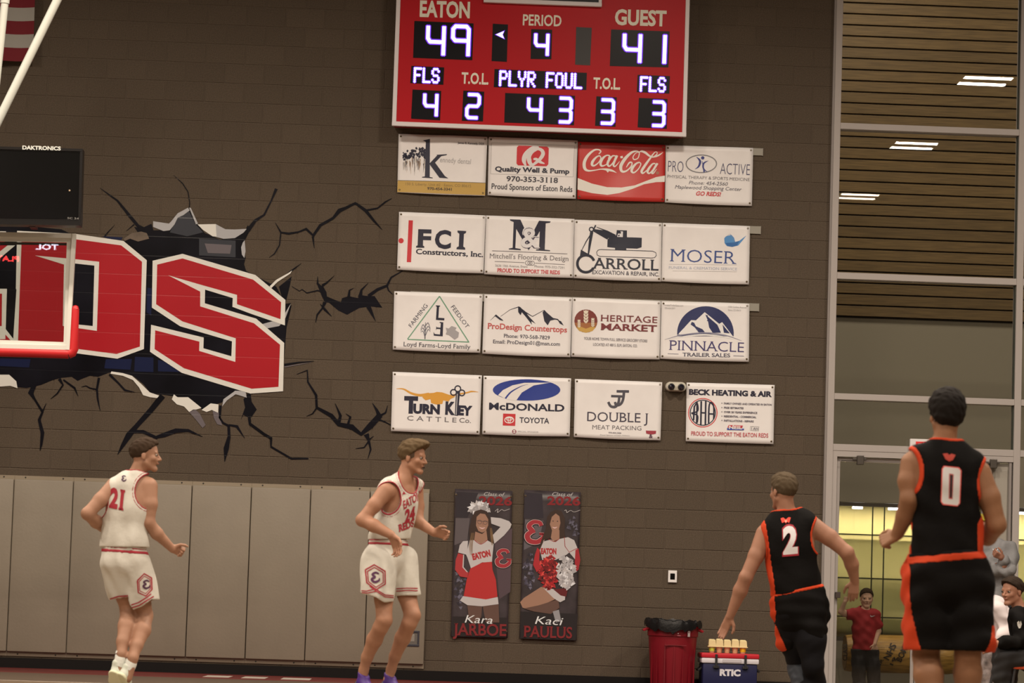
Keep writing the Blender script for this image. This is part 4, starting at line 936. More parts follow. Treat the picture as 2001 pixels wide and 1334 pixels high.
# ================================================================ tall posters of cheerleaders
PF = (870, 940, 4.168)
M_post = mat('poster_dark', seen(48, 38, 38), .4, vary=.35, vscale=7)
SK, SKD, HR, HRL = (138, 98, 76), (84, 57, 46), (48, 30, 22), (112, 82, 52)
PWH, PRD, PRD2, DKR = (168, 154, 145), (128, 26, 26), (150, 40, 40), (84, 18, 20)
def amp(P, x, y, s):
    for c, w_ in (((28, 16, 18), 1.55), ((178, 150, 140), 1.2), ((140, 34, 40), 1.0)):
        P.curve([(x+.95*s, y+.22*s, .22*s*w_), (x+.85*s, y+.04*s, .2*s*w_), (x+.5*s, y+.02*s, .22*s*w_), (x+.28*s, y+.25*s, .26*s*w_), (x+.5*s, y+.5*s, .24*s*w_), (x+.62*s, y+.5*s, .12*s*w_)], c, name='emblem')
        P.curve([(x+.5*s, y+.5*s, .2*s*w_), (x+.2*s, y+.72*s, .28*s*w_), (x+.3*s, y+1.02*s, .26*s*w_), (x+.7*s, y+1.1*s, .24*s*w_), (x+1.02*s, y+.9*s, .24*s*w_), (x+1.05*s, y+.7*s, .14*s*w_), (x+.85*s, y+.66*s, .16*s*w_), (x+1.2*s, y+.66*s, .08*s*w_)], c, name='emblem')
rnd = random.Random(3)
def common(P, x0, dx, first, last, w0, w1):
    P.text('2026', x0+218, 190, x0+488, 196, 66, (112, 20, 24), serif=.05, bold=.03)
    P.text('Class of', x0+255, 118, x0+420, 124, 30, PWH, it=.35)
def rough_blob(P, cx, cy, rx, ry, cols, n, s0, name='pompom'):
    for i in range(n):
        P.each = False; P.layer = P.n+(i % 6)*2
        a = rnd.random()*2*pi; r = sqrt(rnd.random()); x = cx+rx*r*cos(a); y = cy+ry*r*sin(a); b = rnd.random()*pi
        P.poly([(x+s0*cos(b+k*2.1)*(1+.6*rnd.random()), y+s0*sin(b+k*2.1)*(1+.6*rnd.random())) for k in range(3)], cols[i % len(cols)], name)
    P.each = True; P.layer = None; P.n += 13
def p1_(P):
    P.poly([(90, 85), (270, 95), (180, 300), (85, 290)], (34, 26, 30)); P.poly([(85, 300), (200, 300), (180, 480), (75, 520)], (78, 66, 64)); P.poly([(400, 480), (545, 380), (530, 900), (440, 960)], (70, 52, 54))
    rough_blob(P, 122, 850, 44, 180, [(64, 56, 66), (92, 84, 92), (36, 30, 36)], 46, 13, 'tinsel'); common(P, 55, 0, '', '', 0, 0)
    P.poly([(60, 1100), (500, 1110), (495, 1270), (50, 1262)], (26, 18, 18))
    amp(P, 400, 560, 118)
    rough_blob(P, 280, 225, 88, 50, [PWH, (196, 184, 176), (140, 128, 122)], 60, 20)
    P.poly([(370, 292), (450, 300), (520, 325), (540, 350), (530, 380), (480, 440), (400, 508), (385, 440), (450, 372), (375, 345)], PWH, 'figure')
    P.poly([(240, 245), (290, 228), (340, 245), (370, 320), (385, 420), (398, 500), (380, 540), (350, 470), (250, 470), (235, 560), (205, 600), (185, 560), (200, 470), (195, 400), (215, 300)], HR, 'hair')
    P.poly([(245, 410), (300, 430), (335, 400), (345, 480), (300, 520), (235, 480)], SK, 'figure'); P.poly([(256, 290), (285, 262), (325, 268), (350, 310), (350, 360), (330, 405), (300, 418), (270, 405), (250, 360)], SK, 'figure')
    P.rib([(258, 320, 4), (300, 326, 4), (348, 330, 4)], (60, 44, 44)); P.ring(280, 332, 16, 3, (60, 44, 44)); P.ring(326, 336, 16, 3, (60, 44, 44)); P.curve([(275, 372, 3), (300, 384, 10), (325, 376, 3)], (190, 150, 140)); P.rib([(303, 335, 3), (308, 360, 5)], (120, 80, 64))
    P.poly([(200, 480), (240, 480), (290, 512), (340, 480), (395, 510), (385, 600), (380, 660), (300, 660), (210, 712), (180, 620), (170, 600)], PWH, 'figure'); P.curve([(238, 480, 5), (290, 512, 5), (345, 478, 5)], PRD)
    P.text('EATON', 225, 640, 372, 606, 46, PRD2, bold=.07); P.poly([(145, 488), (185, 485), (180, 600), (105, 580), (118, 520)], PWH, 'figure')
    P.poly([(105, 585), (150, 598), (145, 700), (190, 745), (180, 785), (120, 775), (80, 720), (85, 640)], PRD2, 'figure'); P.rib([(150, 598, 8), (145, 700, 10), (180, 740, 8)], PWH)
    P.poly([(205, 710), (300, 662), (380, 655), (385, 720), (412, 800), (425, 940), (330, 962), (150, 935), (175, 800)], (158, 34, 32), 'figure'); P.poly([(145, 935), (330, 962), (428, 942), (434, 1000), (300, 1018), (180, 1008), (120, 970)], PWH, 'figure')
    P.poly([(180, 1010), (300, 1020), (292, 1110), (230, 1180), (190, 1100)], SKD, 'figure'); P.poly([(305, 1018), (434, 1002), (440, 1150), (330, 1150)], SKD, 'figure')
    for i in range(3): P.curve([(215+i*9, 420, 4), (200+i*10, 520, 6), (205+i*8, 600, 2)], HRL); P.curve([(365+i*6, 380, 3), (372+i*7, 450, 6), (378+i*5, 520, 2)], HRL)
    P.curve([(405, 245, 3), (430, 225, 4), (425, 255, 4), (460, 230, 3), (480, 240, 3), (525, 225, 3)], PWH)
    P.text('JARBOE', 62, 1250, 497, 1258, 92, (108, 24, 26), serif=.04, bold=.02); P.text('Kara', 158, 1150, 382, 1160, 62, (196, 186, 176), it=.3, bold=.0)
def p2_(P):
    P.poly([(650, 90), (790, 100), (800, 300), (640, 300)], (36, 28, 34)); P.poly([(650, 310), (800, 320), (760, 500), (640, 560)], (82, 72, 72)); common(P, 612, 0, '', '', 0, 0)
    rough_blob(P, 685, 740, 44, 150, [(64, 56, 66), (96, 88, 96), (36, 30, 36)], 46, 13, 'tinsel'); rough_blob(P, 1040, 380, 50, 90, [(60, 52, 60), (84, 76, 84)], 20, 12, 'tinsel')
    P.poly([(615, 1060), (1080, 1080), (1065, 1295), (610, 1280)], (24, 17, 18)); amp(P, 640, 330, 150)
    P.poly([(900, 232), (945, 240), (975, 300), (972, 420), (985, 480), (935, 560), (905, 590), (895, 480), (860, 460), (800, 480), (775, 560), (760, 640), (755, 560), (790, 460), (820, 380), (830, 290), (860, 250)], HR, 'hair')
    P.poly([(868, 290), (900, 262), (930, 285), (938, 340), (925, 395), (895, 418), (870, 400), (852, 350)], SK, 'figure'); P.poly([(870, 400), (930, 395), (930, 470), (880, 490), (860, 460)], SK, 'figure')
    P.disc(878, 324, 5, (50, 36, 34)); P.disc(914, 326, 5, (50, 36, 34)); P.curve([(872, 372, 3), (892, 380, 10), (912, 372, 3)], (190, 150, 140))
    P.poly([(800, 490), (860, 475), (900, 495), (930, 470), (1000, 455), (1050, 480), (1075, 540), (1090, 620), (1060, 640), (1010, 580), (985, 600), (900, 640), (790, 640), (770, 560)], PWH, 'figure'); P.curve([(840, 470, 4), (890, 492, 5), (928, 468, 4)], PRD); P.rib([(970, 455, 5), (975, 530, 5), (1010, 578, 5), (1075, 545, 5)], PRD)
    P.text('EATON', 778, 590, 905, 592, 42, PRD2, bold=.07); P.poly([(750, 540), (770, 560), (765, 640), (790, 700), (745, 740), (715, 680), (730, 600)], (150, 30, 34), 'figure'); P.poly([(1060, 560), (1085, 545), (1100, 640), (1085, 720), (1060, 740), (1055, 660)], (140, 28, 34), 'figure')
    P.poly([(780, 860), (900, 880), (920, 950), (700, 1045), (630, 1030), (610, 985), (640, 950)], SK, 'figure'); P.poly([(640, 1035), (760, 1010), (920, 960), (930, 1030), (860, 1080), (720, 1060)], SKD, 'figure'); P.rib([(700, 1035, 3), (760, 1012, 5), (900, 1010, 3)], SKD)
    P.poly([(800, 870), (980, 890), (975, 965), (935, 985), (880, 950)], PWH, 'figure'); P.poly([(880, 880), (1000, 870), (985, 940), (940, 930)], DKR, 'figure'); P.poly([(875, 1060), (925, 1045), (945, 1140), (900, 1150)], (130, 120, 116), 'figure')
    rough_blob(P, 845, 740, 78, 140, [(150, 20, 24), (90, 12, 14), (188, 60, 50), (120, 16, 20)], 150, 15); rough_blob(P, 985, 740, 72, 130, [(196, 184, 176), PWH, (150, 138, 132)], 120, 18)
    P.curve([(970, 240, 4), (985, 235, 4), (990, 255, 4), (1020, 238, 3), (1050, 250, 3), (1098, 235, 3)], PWH)
    P.text('PAULUS', 637, 1265, 1032, 1278, 88, (108, 24, 26), serif=.04, bold=.02); P.text('Kaci', 730, 1160, 942, 1172, 62, (196, 186, 176), it=.3)
for q, fn, lab in (([(80, 62), (548, 80), (508, 1278), (45, 1265)], p1_, 'tall dark poster of a cheerleader with one white sleeve raised behind her head'), ([(645, 70), (1105, 90), (1070, 1298), (605, 1280)], p2_, 'tall dark poster of a kneeling cheerleader with red and white pompoms')):
    banner(PF, q, lab, fn, M_post, name='poster', group='tall posters on the block wall', cat='poster', sag=.3)

# ================================================================ window wall
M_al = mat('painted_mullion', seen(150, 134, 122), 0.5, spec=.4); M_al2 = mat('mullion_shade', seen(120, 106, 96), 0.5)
M_gl = glass('window_glass', (0.94, 0.94, 0.93), 1.5)
X0, X1, X2 = XJ-.02, at_y(1633.5, 600, 0).x, at_y(1984.5, 600, 0).x; X3 = at_y(1997.5, 600, 0).x; BAY = X3-X1
zz = [[at_y(1640, t, 0).z for t in tb] for tb in ((240.5, 252.5), (532.5, 545), (768.5, 780.5), (867.5, 880.5))]
zz = [[z+ (zz[0][0]-zz[1][0]) for z in zz[0]]] + zz
ZD = zz[-1][1]
def bay(i, dx, first):
    wn = thing('window_%d' % (i+1), (X1+dx, 0, ZD), '', 'window')
    tag(wn, ['tall gridded interior window above the doors', 'tall gridded interior window at the right edge'][min(i, 1)], 'window', kind='structure')
    xs = X1+dx
    if first:
        MB().box((X0, -.045, 0), (X0+.02, .16, ROOF)).build('jamb_edge', M_al2, wn); MB().box((X0+.022, -.04, 0), (X1, .14, ROOF), .004).build('mullion', M_al, wn)
    MB().box((xs+BAY-(X3-X2), -.04, 0), (xs+BAY, .14, ROOF), .004).build('mullion', M_al, wn)
    for a, b in zz:
        if a < ROOF: MB().box((xs, -.035, b), (xs+BAY-(X3-X2), .13, a), .003).build('transom', M_al, wn)
    tops = [ROOF]+[b for a, b in [(p[0], p[1]) for p in zz]]
    lows = [p[0] for p in zz]
    for t, l in zip([ROOF]+[p[1] for p in zz[:-1]], [p[0] for p in zz]):
        if t-l > .1: 
            MB().box((xs, .045, l), (xs+BAY-(X3-X2), .055, t)).build('pane', M_gl, wn)
            MB().box((xs+BAY-(X3-X2)-.012, .0, l), (xs+BAY-(X3-X2), .045, t)).build('glazing_bead', mat('green_edge', (.03, .04, .03), .4), wn)
    return wn
for i in range(4): bay(i, i*BAY, i == 0)
XE = X1+4*BAY
tag(MB().box((XE, -.0, 0), (X_R+.2, .24, ROOF)).build('wall_end', M_dark), 'end of the hall wall beyond the windows', 'wall', kind='structure')
# door set below the first bay
dr = thing('door_1', (X1, 0, 0), '', ''); tag(dr, 'glazed double door under the tall window', 'door', kind='structure')
xm = at_y(1790, 1100, 0).x; xr = at_y(1930, 1000, 0).x
MB().box((X1, -.03, 0), (X1+.045, .12, ZD)).box((X1, -.03, ZD-.06), (X2, .12, ZD)).box((xr-.02, -.03, 0), (xr+.03, .12, ZD)).build('door_frame', M_al, dr)
for (a, b) in ((X1+.05, xm), (xm+.01, xr-.025)):
    lf = MB().box((a, .02, 0.01), (a+.035, .065, ZD-.065), .003).box((b-.035, .02, 0.01), (b, .065, ZD-.065), .003).box((a, .02, ZD-.11), (b, .065, ZD-.065), .003).box((a, .02, .01), (b, .065, .10), .003).build('leaf', M_al, dr)
    MB().box((a+.035, .038, .10), (b-.035, .046, ZD-.11)).build('glass_pane', M_gl, lf)
MB().box((xr+.035, .02, .01), (X2-.01, .07, ZD-.08), .004).box((xr+.07, .012, .1), (X2-.05, .02, ZD-.14), .003).build('side_panel', mat('door_panel', seen(138, 124, 108), .55), dr)
MB().box((X2-.04, -.02, 0), (X2-.012, .02, ZD-.06), .003).build('side_frame', M_al2, dr)
M_cl = mat('closer_metal', (.10, .09, .08), .4, metal=.6)
for qx, qy in ((1655, 893), (1915, 900)):
    a = at_y(qx, qy, -.03)
    cl = MB().box((a.x+.10, -.09, a.z-.075), (a.x+.17, -.02, a.z+.02), .006).box((a.x+.055, -.07, a.z-.03), (a.x+.2, -.03, a.z-.005), .004).build('door_closer', M_cl, dr)
    MB().tube([(a.x-.06, -.05, a.z-.035), (a.x+.12, -.06, a.z-.028)], .007, 8).build('closer_arm', M_cl, cl)
a = at_y(1636, 1162, -.01); MB().box((a.x-.02, -.04, a.z-.03), (a.x+.03, .02, a.z+.03), .003).build('latch', mat('latch_brown', (.05, .035, .03), .5), dr)
a, b = at_y(1778, 857, -.06), at_y(1866, 884, -.06)
ex = thing('exit_sign', ((a.x+b.x)/2, -.05, b.z), 'white sign with red EXIT letters above the doors, half hidden by a head', 'sign')
MB().box((a.x, -.085, b.z-.04), (b.x, -.036, a.z), .006).build('sign_box', mat('sign_white', seen(200, 184, 172), .4), ex)
pl = Print(ex, lambda x, y: at_y(x, y, -.085), (0, 0, 1), lift=.001); pl.text('EXIT', 1789, 881, 1856, 883, 18, emit('exit_red', (1.0, .02, .02), .7), bold=.03); pl.done()

# ================================================================ lobby beyond the glass
YW = 5.6
LX0, LX1 = X_L+4, X_R+2
M_lob = mat('lobby_paint', seen(128, 114, 92), .75); M_lf = mat('lobby_floor_tile', (.16, .145, .12), .5, vary=.05)
tag(MB().box((LX0, .25, -.15), (LX1, YW+1, 0.0)).build('floor_lobby', M_lf), 'lobby floor beyond the doors', 'floor', kind='structure')
tag(MB().box((LX0, .25, ROOF), (LX1, YW+1, ROOF+.2)).build('ceiling_lobby', mat('lobby_ceiling', (.4, .38, .34), .8)), 'lobby ceiling', 'ceiling', kind='structure')
zs_b = at_y(1645, 618, YW).z; zc_t = at_y(1690, 981, YW).z; zc_b = at_y(1690, 1253, YW).z
lw = MB().box((LX0, YW, zc_t), (LX1, YW+.9, ROOF)).box((LX0, YW, 0), (LX1, YW+.9, zc_b))
cx0, cx1 = at_y(1560, 1100, YW).x, at_y(2260, 1100, YW).x
lw.box((LX0, YW, zc_b), (cx0, YW+.9, zc_t)).box((cx1, YW, zc_b), (LX1, YW+.9, zc_t)).box((cx0, YW+.75, zc_b), (cx1, YW+.9, zc_t))
lw = lw.build('wall_lobby', M_lob); tag(lw, 'grey lobby wall with oak planks above and a lit display recess', 'wall', kind='structure')
tag(MB().box((LX0-.2, .24, 0), (LX0, YW+1, ROOF)).build('wall_lobby_left', M_lob), 'left end wall of the lobby', 'wall', kind='structure')
tag(MB().box((LX1, .24, 0), (LX1+.2, YW+1, ROOF)).build('wall_lobby_right', M_lob), 'right end wall of the lobby', 'wall', kind='structure')
M_oak = mat('oak_plank', seen(94, 71, 39), .55, vary=.28, vscale=5, grain=(.7, 1, 14), obj_random=.12)
MB().box((LX0+5, YW-.012, zs_b-.012), (LX1, YW-.001, ROOF)).build('plank_gap', mat('gap_black', (.012, .010, .008), .9), lw)
px0, px1 = at_y(1560, 300, YW).x, at_y(2300, 300, YW).x
pk = (at_y(1645, 22.9, YW).z-zs_b)/27.2
k = 0
while zs_b+k*pk < ROOF-.05:
    MB().box((px0, YW-.045, zs_b+k*pk+.009), (px1, YW-.01, zs_b+(k+1)*pk-.009), .003).build('plank', M_oak, lw); k += 1
# display case
tc_ = thing('display_case', ((cx0+cx1)/2, YW+.4, zc_b), 'tall empty glass display case glowing yellow behind the doors', 'cabinet')
M_yb = mat('case_back', (.80, .68, .36), .6); M_yg = glass('shelf_glass', (.93, .95, .92), 1.5)
MB().box((cx0+.01, YW+.70, zc_b+.01), (cx1-.01, YW+.74, zc_t-.01)).build('back_panel', M_yb, tc_)
MB().box((cx0, YW+.02, zc_t-.05), (cx1, YW+.1, zc_t-.005)).build('header', mat('case_metal', (.13, .12, .10), .4, metal=.5), tc_)
MB().box((cx0, YW+.02, zc_b+.005), (cx1, YW+.7, zc_b+.05)).build('base', mat('case_metal', (.13, .12, .10), .4, metal=.5), tc_)
for py in (1044.5, 1129.6, 1205):
    z = at_y(1690, py, YW+.1).z
    MB().box((cx0+.02, YW+.10, z-.006), (cx1-.02, YW+.66, z+.006)).build('shelf', M_yg, tc_); MB().box((cx0+.02, YW+.085, z-.008), (cx1-.02, YW+.1, z+.008)).build('shelf_edge', mat('shelf_edge_green', (.05, .06, .035), .3), tc_)
xa_ = at_y(1703, 1100, YW+.08).x; xb_ = at_y(1726, 1100, YW+.08).x
for k in range(-1, 3):
    for xx in (xa_, xb_):
        MB().box((xx+k*1.9-.007, YW+.06, zc_b+.04), (xx+k*1.9+.007, YW+.08, zc_t-.04)).build('door_edge', mat('shelf_edge_green', (.05, .06, .035), .3), tc_)
MB().box((cx0+.02, YW+.03, zc_b+.05), (cx1-.02, YW+.036, zc_t-.05)).build('front_glass', M_yg, tc_)
for k, px_ in enumerate((1675, 1745, 1998, 2060)):
    a = at_y(px_, 985, YW+.2)
    MB().box((a.x-.06, YW+.14, zc_t-.075), (a.x+.06, YW+.2, zc_t-.05)).build('case_lamp', emit('case_led', (.95, .9, 1.0), 9), tc_)
L = bpy.data.lights.new('case_light', 'AREA'); L.shape = 'RECTANGLE'; L.size = cx1-cx0-.2; L.size_y = .1; L.energy = 42; L.color = (1.0, .87, .60)
lo = bpy.data.objects.new('case_light', L); C.objects.link(lo); lo.location = ((cx0+cx1)/2, YW+.35, zc_t-.03)
for xx in (1.0, 5.5, 10.0):
    L = bpy.data.lights.new('lobby_light', 'AREA'); L.size = 1.2; L.energy = 150; L.color = LIGHT_COL
    lo = bpy.data.objects.new('lobby_light', L); C.objects.link(lo); lo.location = (xx, 2.6, ROOF-.1)
# ================================================================ bodies grown from blended limbs
class Vol:
    def __init__(s, lo, hi, h):
        s.h = h; s.lo = np.array(lo, float); s.n = np.ceil((np.array(hi)-s.lo)/h).astype(int)+1
        s.f = np.full(s.n, 0.25, np.float32)
    def sub(s, a, b, pad):
        i0 = np.maximum(0, np.floor((np.array(a)-pad-s.lo)/s.h).astype(int)); i1 = np.minimum(s.n, np.ceil((np.array(b)+pad-s.lo)/s.h).astype(int)+1)
        if (i1 <= i0).any(): return None
        g = [s.lo[k]+np.arange(i0[k], i1[k])*s.h for k in range(3)]
        X = np.stack(np.meshgrid(*g, indexing='ij'), -1).astype(np.float32)
        return tuple(slice(i0[k], i1[k]) for k in range(3)), X
    def uni(s, d, sl, k):
        f = s.f[sl]
        if k > 0:
            t = np.clip(0.5+0.5*(d-f)/k, 0, 1); s.f[sl] = f*t+d*(1-t)-k*t*(1-t)
        else: s.f[sl] = np.minimum(f, d)
    def grid(s):
        return s.sub(s.lo, s.lo+s.n*s.h, 0)[1]
def d_cap(X, a, b, ra, rb, flat=None):
    a = np.array(a, np.float32); b = np.array(b, np.float32)
    P = X-a; d = b-a
    if flat is not None:
        n = np.array(flat[0], np.float32); n /= np.linalg.norm(n); q = 1.0/flat[1]-1
        P = P+(P@n)[..., None]*n*q; d = d+(d@n)*n*q
    dd = float(d@d) or 1e-9
    t = np.clip((P@d)/dd, 0, 1)
    r = np.linalg.norm(P-t[..., None]*d, axis=-1)
    return (r-(ra+(rb-ra)*t))*(flat[1]**.5 if flat is not None else 1)
def d_ell(X, c, R3, A):
    P = (X-np.array(c, np.float32))@np.array([list(v) for v in A], np.float32).T
    R3 = np.array(R3, np.float32)
    k0 = np.linalg.norm(P/R3, axis=-1); k1 = np.linalg.norm(P/(R3*R3), axis=-1)+1e-9
    return k0*(k0-1.0)/k1
def surf(vol, name):
    f = vol.f; s = f < 0
    n = np.array(f.shape)
    c = [s[i:n[0]-1+i, j:n[1]-1+j, k:n[2]-1+k] for i in (0, 1) for j in (0, 1) for k in (0, 1)]
    cnt = sum(x.astype(np.int8) for x in c); act = (cnt > 0) & (cnt < 8)
    idx = np.argwhere(act)
    if len(idx) == 0: return None
    vid = -np.ones(act.shape, np.int64); vid[act] = np.arange(len(idx))
    acc = np.zeros((len(idx), 3)); m = np.zeros(len(idx))
    cor = [(i, j, k) for i in (0, 1) for j in (0, 1) for k in (0, 1)]
    for a in cor:
        for ax in range(3):
            if a[ax] == 1: continue
            b = list(a); b[ax] = 1
            fa = f[idx[:, 0]+a[0], idx[:, 1]+a[1], idx[:, 2]+a[2]]; fb = f[idx[:, 0]+b[0], idx[:, 1]+b[1], idx[:, 2]+b[2]]
            x = (fa < 0) != (fb < 0); t = np.where(x, fa/np.where(x, fa-fb, 1), 0)
            p = np.repeat(np.array(a, float)[None], len(idx), 0); p[:, ax] += t
            acc += p*x[:, None]; m += x
    V = vol.lo+(idx+acc/m[:, None])*vol.h
    Q = []
    for ax in range(3):
        u, v = (ax+1) % 3, (ax+2) % 3
        sl0 = [slice(1, -1)]*3; sl1 = [slice(1, -1)]*3
        sl0[ax] = slice(0, -1); sl1[ax] = slice(1, None)
        A, B = s[tuple(sl0)], s[tuple(sl1)]
        e = np.argwhere(A != B); 
        if len(e) == 0: continue
        off = np.array([1, 1, 1]); off[ax] = 0
        e = e+off; flip = s[e[:, 0], e[:, 1], e[:, 2]]
        def g(du, dv):
            q = e.copy(); q[:, u] += du; q[:, v] += dv; return vid[q[:, 0], q[:, 1], q[:, 2]]
        q4 = np.stack([g(-1, -1), g(0, -1), g(0, 0), g(-1, 0)], 1)
        q4 = np.where(flip[:, None], q4, q4[:, ::-1]); Q.append(q4)
    Q = np.concatenate(Q); Q = Q[(Q >= 0).all(1)]
    me = bpy.data.meshes.new(name)
    me.vertices.add(len(V)); me.vertices.foreach_set('co', V.astype(np.float32).ravel())
    me.loops.add(len(Q)*4); me.loops.foreach_set('vertex_index', Q.astype(np.int32).ravel())
    me.polygons.add(len(Q)); me.polygons.foreach_set('loop_start', np.arange(0, len(Q)*4, 4, dtype=np.int32))
    me.polygons.foreach_set('use_smooth', np.ones(len(Q), bool))
    me.update(calc_edges=True); me.validate()
    return me
def folds(X, amp, sc, seed=0, axis=None):
    r = np.random.RandomState(seed); o = 0
    for i in range(5):
        k = r.normal(size=3); k /= np.linalg.norm(k)
        if axis is not None: k = k-np.array(axis)*(k@np.array(axis))*.8
        k = k*(2*pi/(sc*(.6+.9*r.rand())))
        o = o+np.sin(X@k.astype(np.float32)+r.rand()*6.28)
    return (amp/2.2)*o.astype(np.float32)
H_BODY = 0.0062
class Fig:
    def __init__(s, Y, frame, label, group=None, anchor=None):
        s.Y = Y; s.fr = frame; s.sc = FPX/(Y-CAM.y); s.u = 1/(frame[2]*s.sc)
        s.prims = []; s.lab = label; s.group = group
        a = s.P(*anchor); s.o = thing('person', (a.x, a.y, 0), label, 'person', group)
    def P(s, x, y, dy=0): return at_y(s.fr[0]+x/s.fr[2], s.fr[1]+y/s.fr[2], s.Y+dy)
    def px(s, x, y): return (s.fr[0]+x/s.fr[2], s.fr[1]+y/s.fr[2])
    def _p(s, p): return s.P(*p) if isinstance(p, (tuple, list)) else p
    # primitive = (kind, data, k)
    def cap(s, a, b, ra, rb, flat=None, k=.02, L=None):
        pr = ('c', (s._p(a), s._p(b), ra*s.u, rb*s.u, flat), k); (s.prims if L is None else L).append(pr); return pr
    def chain(s, pts, k=.02, L=None, flat=None):
        for p, q in zip(pts[:-1], pts[1:]): s.cap(p[:3], q[:3], p[3], q[3], flat, k, L)
    def ell(s, c, r3, A, k=.02, L=None, raw=False):
        pr = ('e', (s._p(c), [q*(1 if raw else s.u) for q in r3], A), k); (s.prims if L is None else L).append(pr); return pr
    @staticmethod
    def bounds(L, pad=.04):
        lo = np.full(3, 1e9); hi = -lo
        for kd, d, k in L:
            if kd == 'c':
                r = max(d[2], d[3]); q = [d[0], d[1]]
            else: r = max(d[1]); q = [d[0]]
            for p in q: lo = np.minimum(lo, np.array(p)-r); hi = np.maximum(hi, np.array(p)+r)
        return lo-pad, hi+pad
    @staticmethod
    def dist(X, pr, grow=0):
        kd, d, k = pr
        if kd == 'c': return d_cap(X, d[0], d[1], d[2]+grow, d[3]+grow, d[4])
        return d_ell(X, d[0], [q+grow for q in d[1]], d[2])
    def field(s, L, h, grow=0):
        lo, hi = s.bounds(L, .04+grow); v = Vol(lo, hi, h)
        for pr in L:
            kd, d, k = pr
            a, b = s.bounds([pr], .03+grow+k); r = v.sub(a, b, 0)
            if r is None: continue
            v.uni(s.dist(r[1], pr, grow).astype(np.float32), r[0], k)
        return v
    def part(s, name, vol, m, parent=None, lab=None):
        me = surf(vol, name)
        if me is None: return None
        o = link(name, me, m, parent or s.o)
        if lab: o['label'] = lab
        return o
    def union(s, X, L, grow=0, k=None):
        f = None
        for pr in L:
            d = s.dist(X, pr, grow); kk = pr[2] if k is None else k
            if f is None: f = d
            else:
                t = np.clip(.5+.5*(d-f)/kk, 0, 1); f = f*t+d*(1-t)-kk*t*(1-t)
        return f
    def body(s, m, h=H_BODY):
        return s.part('body', s.field(s.prims, h), m)
    # ---- anatomy
    def head(s, c, F, h=.24, up=(0, 0, 1), neck=None, hair=None, hair_m=None, lip=(120, 62, 52), mouth_open=False, fade=None):
        """c = centre of the head (half way between chin and crown)"""
        c = s._p(c); F = Vector(F).normalized(); U = Vector(up); U = (U-F*U.dot(F)).normalized(); S_ = F.cross(U)
        A = [F, S_, U]; s.A = A
        def q(f, sd, u): return c+F*(f*h)+S_*(sd*h)+U*(u*h)
        E = lambda cc, r, k=.012: s.prims.append(('e', (cc, [x*h for x in r], A), k))
        Cp = lambda a, b, ra, rb, k=.01: s.prims.append(('c', (a, b, ra*h, rb*h, None), k))
        E(q(-.05, 0, .14), (.42, .325, .355)); E(q(.10, 0, -.10), (.27, .265, .36))
        for sg in (-1, 1):
            Cp(q(.0, sg*.20, -.22), q(.26, sg*.07, -.42), .10, .075); E(q(-.04, sg*.325, -.04), (.075, .032, .125), .006); Cp(q(.24, sg*.17, -.10), q(.30, sg*.10, -.14), .10, .08)
        E(q(.29, 0, -.41), (.085, .11, .085)); Cp(q(.365, 0, .03), q(.455, 0, -.13), .030, .045, .008); Cp(q(.40, .05, -.14), q(.40, -.05, -.14), .035, .035, .006)
        Cp(q(.315, .15, .075), q(.315, -.15, .075), .055, .055, .012); Cp(q(.365, .06, -.245), q(.365, -.06, -.245), .034, .034, .008)
        if neck is not None: s.cap(c+F*(-.08*h)+U*(-.15*h), neck[0], .24*h/s.u, neck[1], k=.02)
        for sg in (-1, 1):
            e = q(.325, sg*.15, .005)
            eo = MB(); bm = bmesh.new(); bmesh.ops.create_uvsphere(bm, u_segments=10, v_segments=8, radius=.05*h); bm.verts.index_update()
            eo.add([v.co+e for v in bm.verts], [[v.index for v in f.verts] for f in bm.faces]); bm.free()
            ey = eo.build('eye', mat('eye_white', (.26, .21, .17), .4), s.o, True)
            MB().lathe([(.0001, .001), (.028*h, 0), (.030*h, -.003)], (0, 0, 0), 10, 'z').build('iris', mat('iris_dark', (.02, .015, .01), .2), ey)
            ey.children[0].data.transform(Matrix.Translation(e+F*(.052*h))@F.to_track_quat('Z', 'Y').to_matrix().to_4x4())
            MB().tube([q(.345, sg*.08, .075), q(.355, sg*.14, .095), q(.31, sg*.21, .075)], [.012*h, .018*h, .008*h], 6).build('eyebrow', hair_m, s.o, True)
        if mouth_open:
            MB().tube([q(.375, .07, -.275), q(.40, 0, -.28), q(.375, -.07, -.275)], [.02*h, .038*h, .02*h], 8, flat=.8).build('mouth', mat('mouth_dark', (.03, .008, .008), .5), s.o, True)
        else:
            MB().tube([q(.37, .075, -.25), q(.397, 0, -.247), q(.37, -.075, -.25)], [.008*h, .024*h, .008*h], 8).build('mouth', mat('lip', seen(*lip), .5), s.o, True)
        # hair
        L = [('e', (q(-.06, 0, .17), [.455*h, .355*h, .375*h], A), .02)]
        for (f, sd, u, rf, rs, ru) in (hair or []): L.append(('e', (q(f, sd, u), [rf*h, rs*h, ru*h], A), .02))
        v = s.field(L, .0048); X = v.grid()
        rel_ = X-np.array(c, np.float32); f_ = rel_@np.array(F, np.float32); u_ = rel_@np.array(U, np.float32)
        hl = s.hairline if hasattr(s, 'hairline') else (.34, .33, -.36, -.22)
        a = np.array([hl[0], hl[1]]); b = np.array([hl[2], hl[3]]); d = (b-a)/np.linalg.norm(b-a); n = np.array([d[1], -d[0]]); n = n if n[1] > 0 else -n
        pl_ = f_*n[0]+u_*n[1]-(a@n)*h
        v.f = np.maximum(v.f+folds(X, .0022, .035, 5), -pl_.astype(np.float32)+folds(X, .003, .02, 9))
        s.part('hair', v, hair_m)
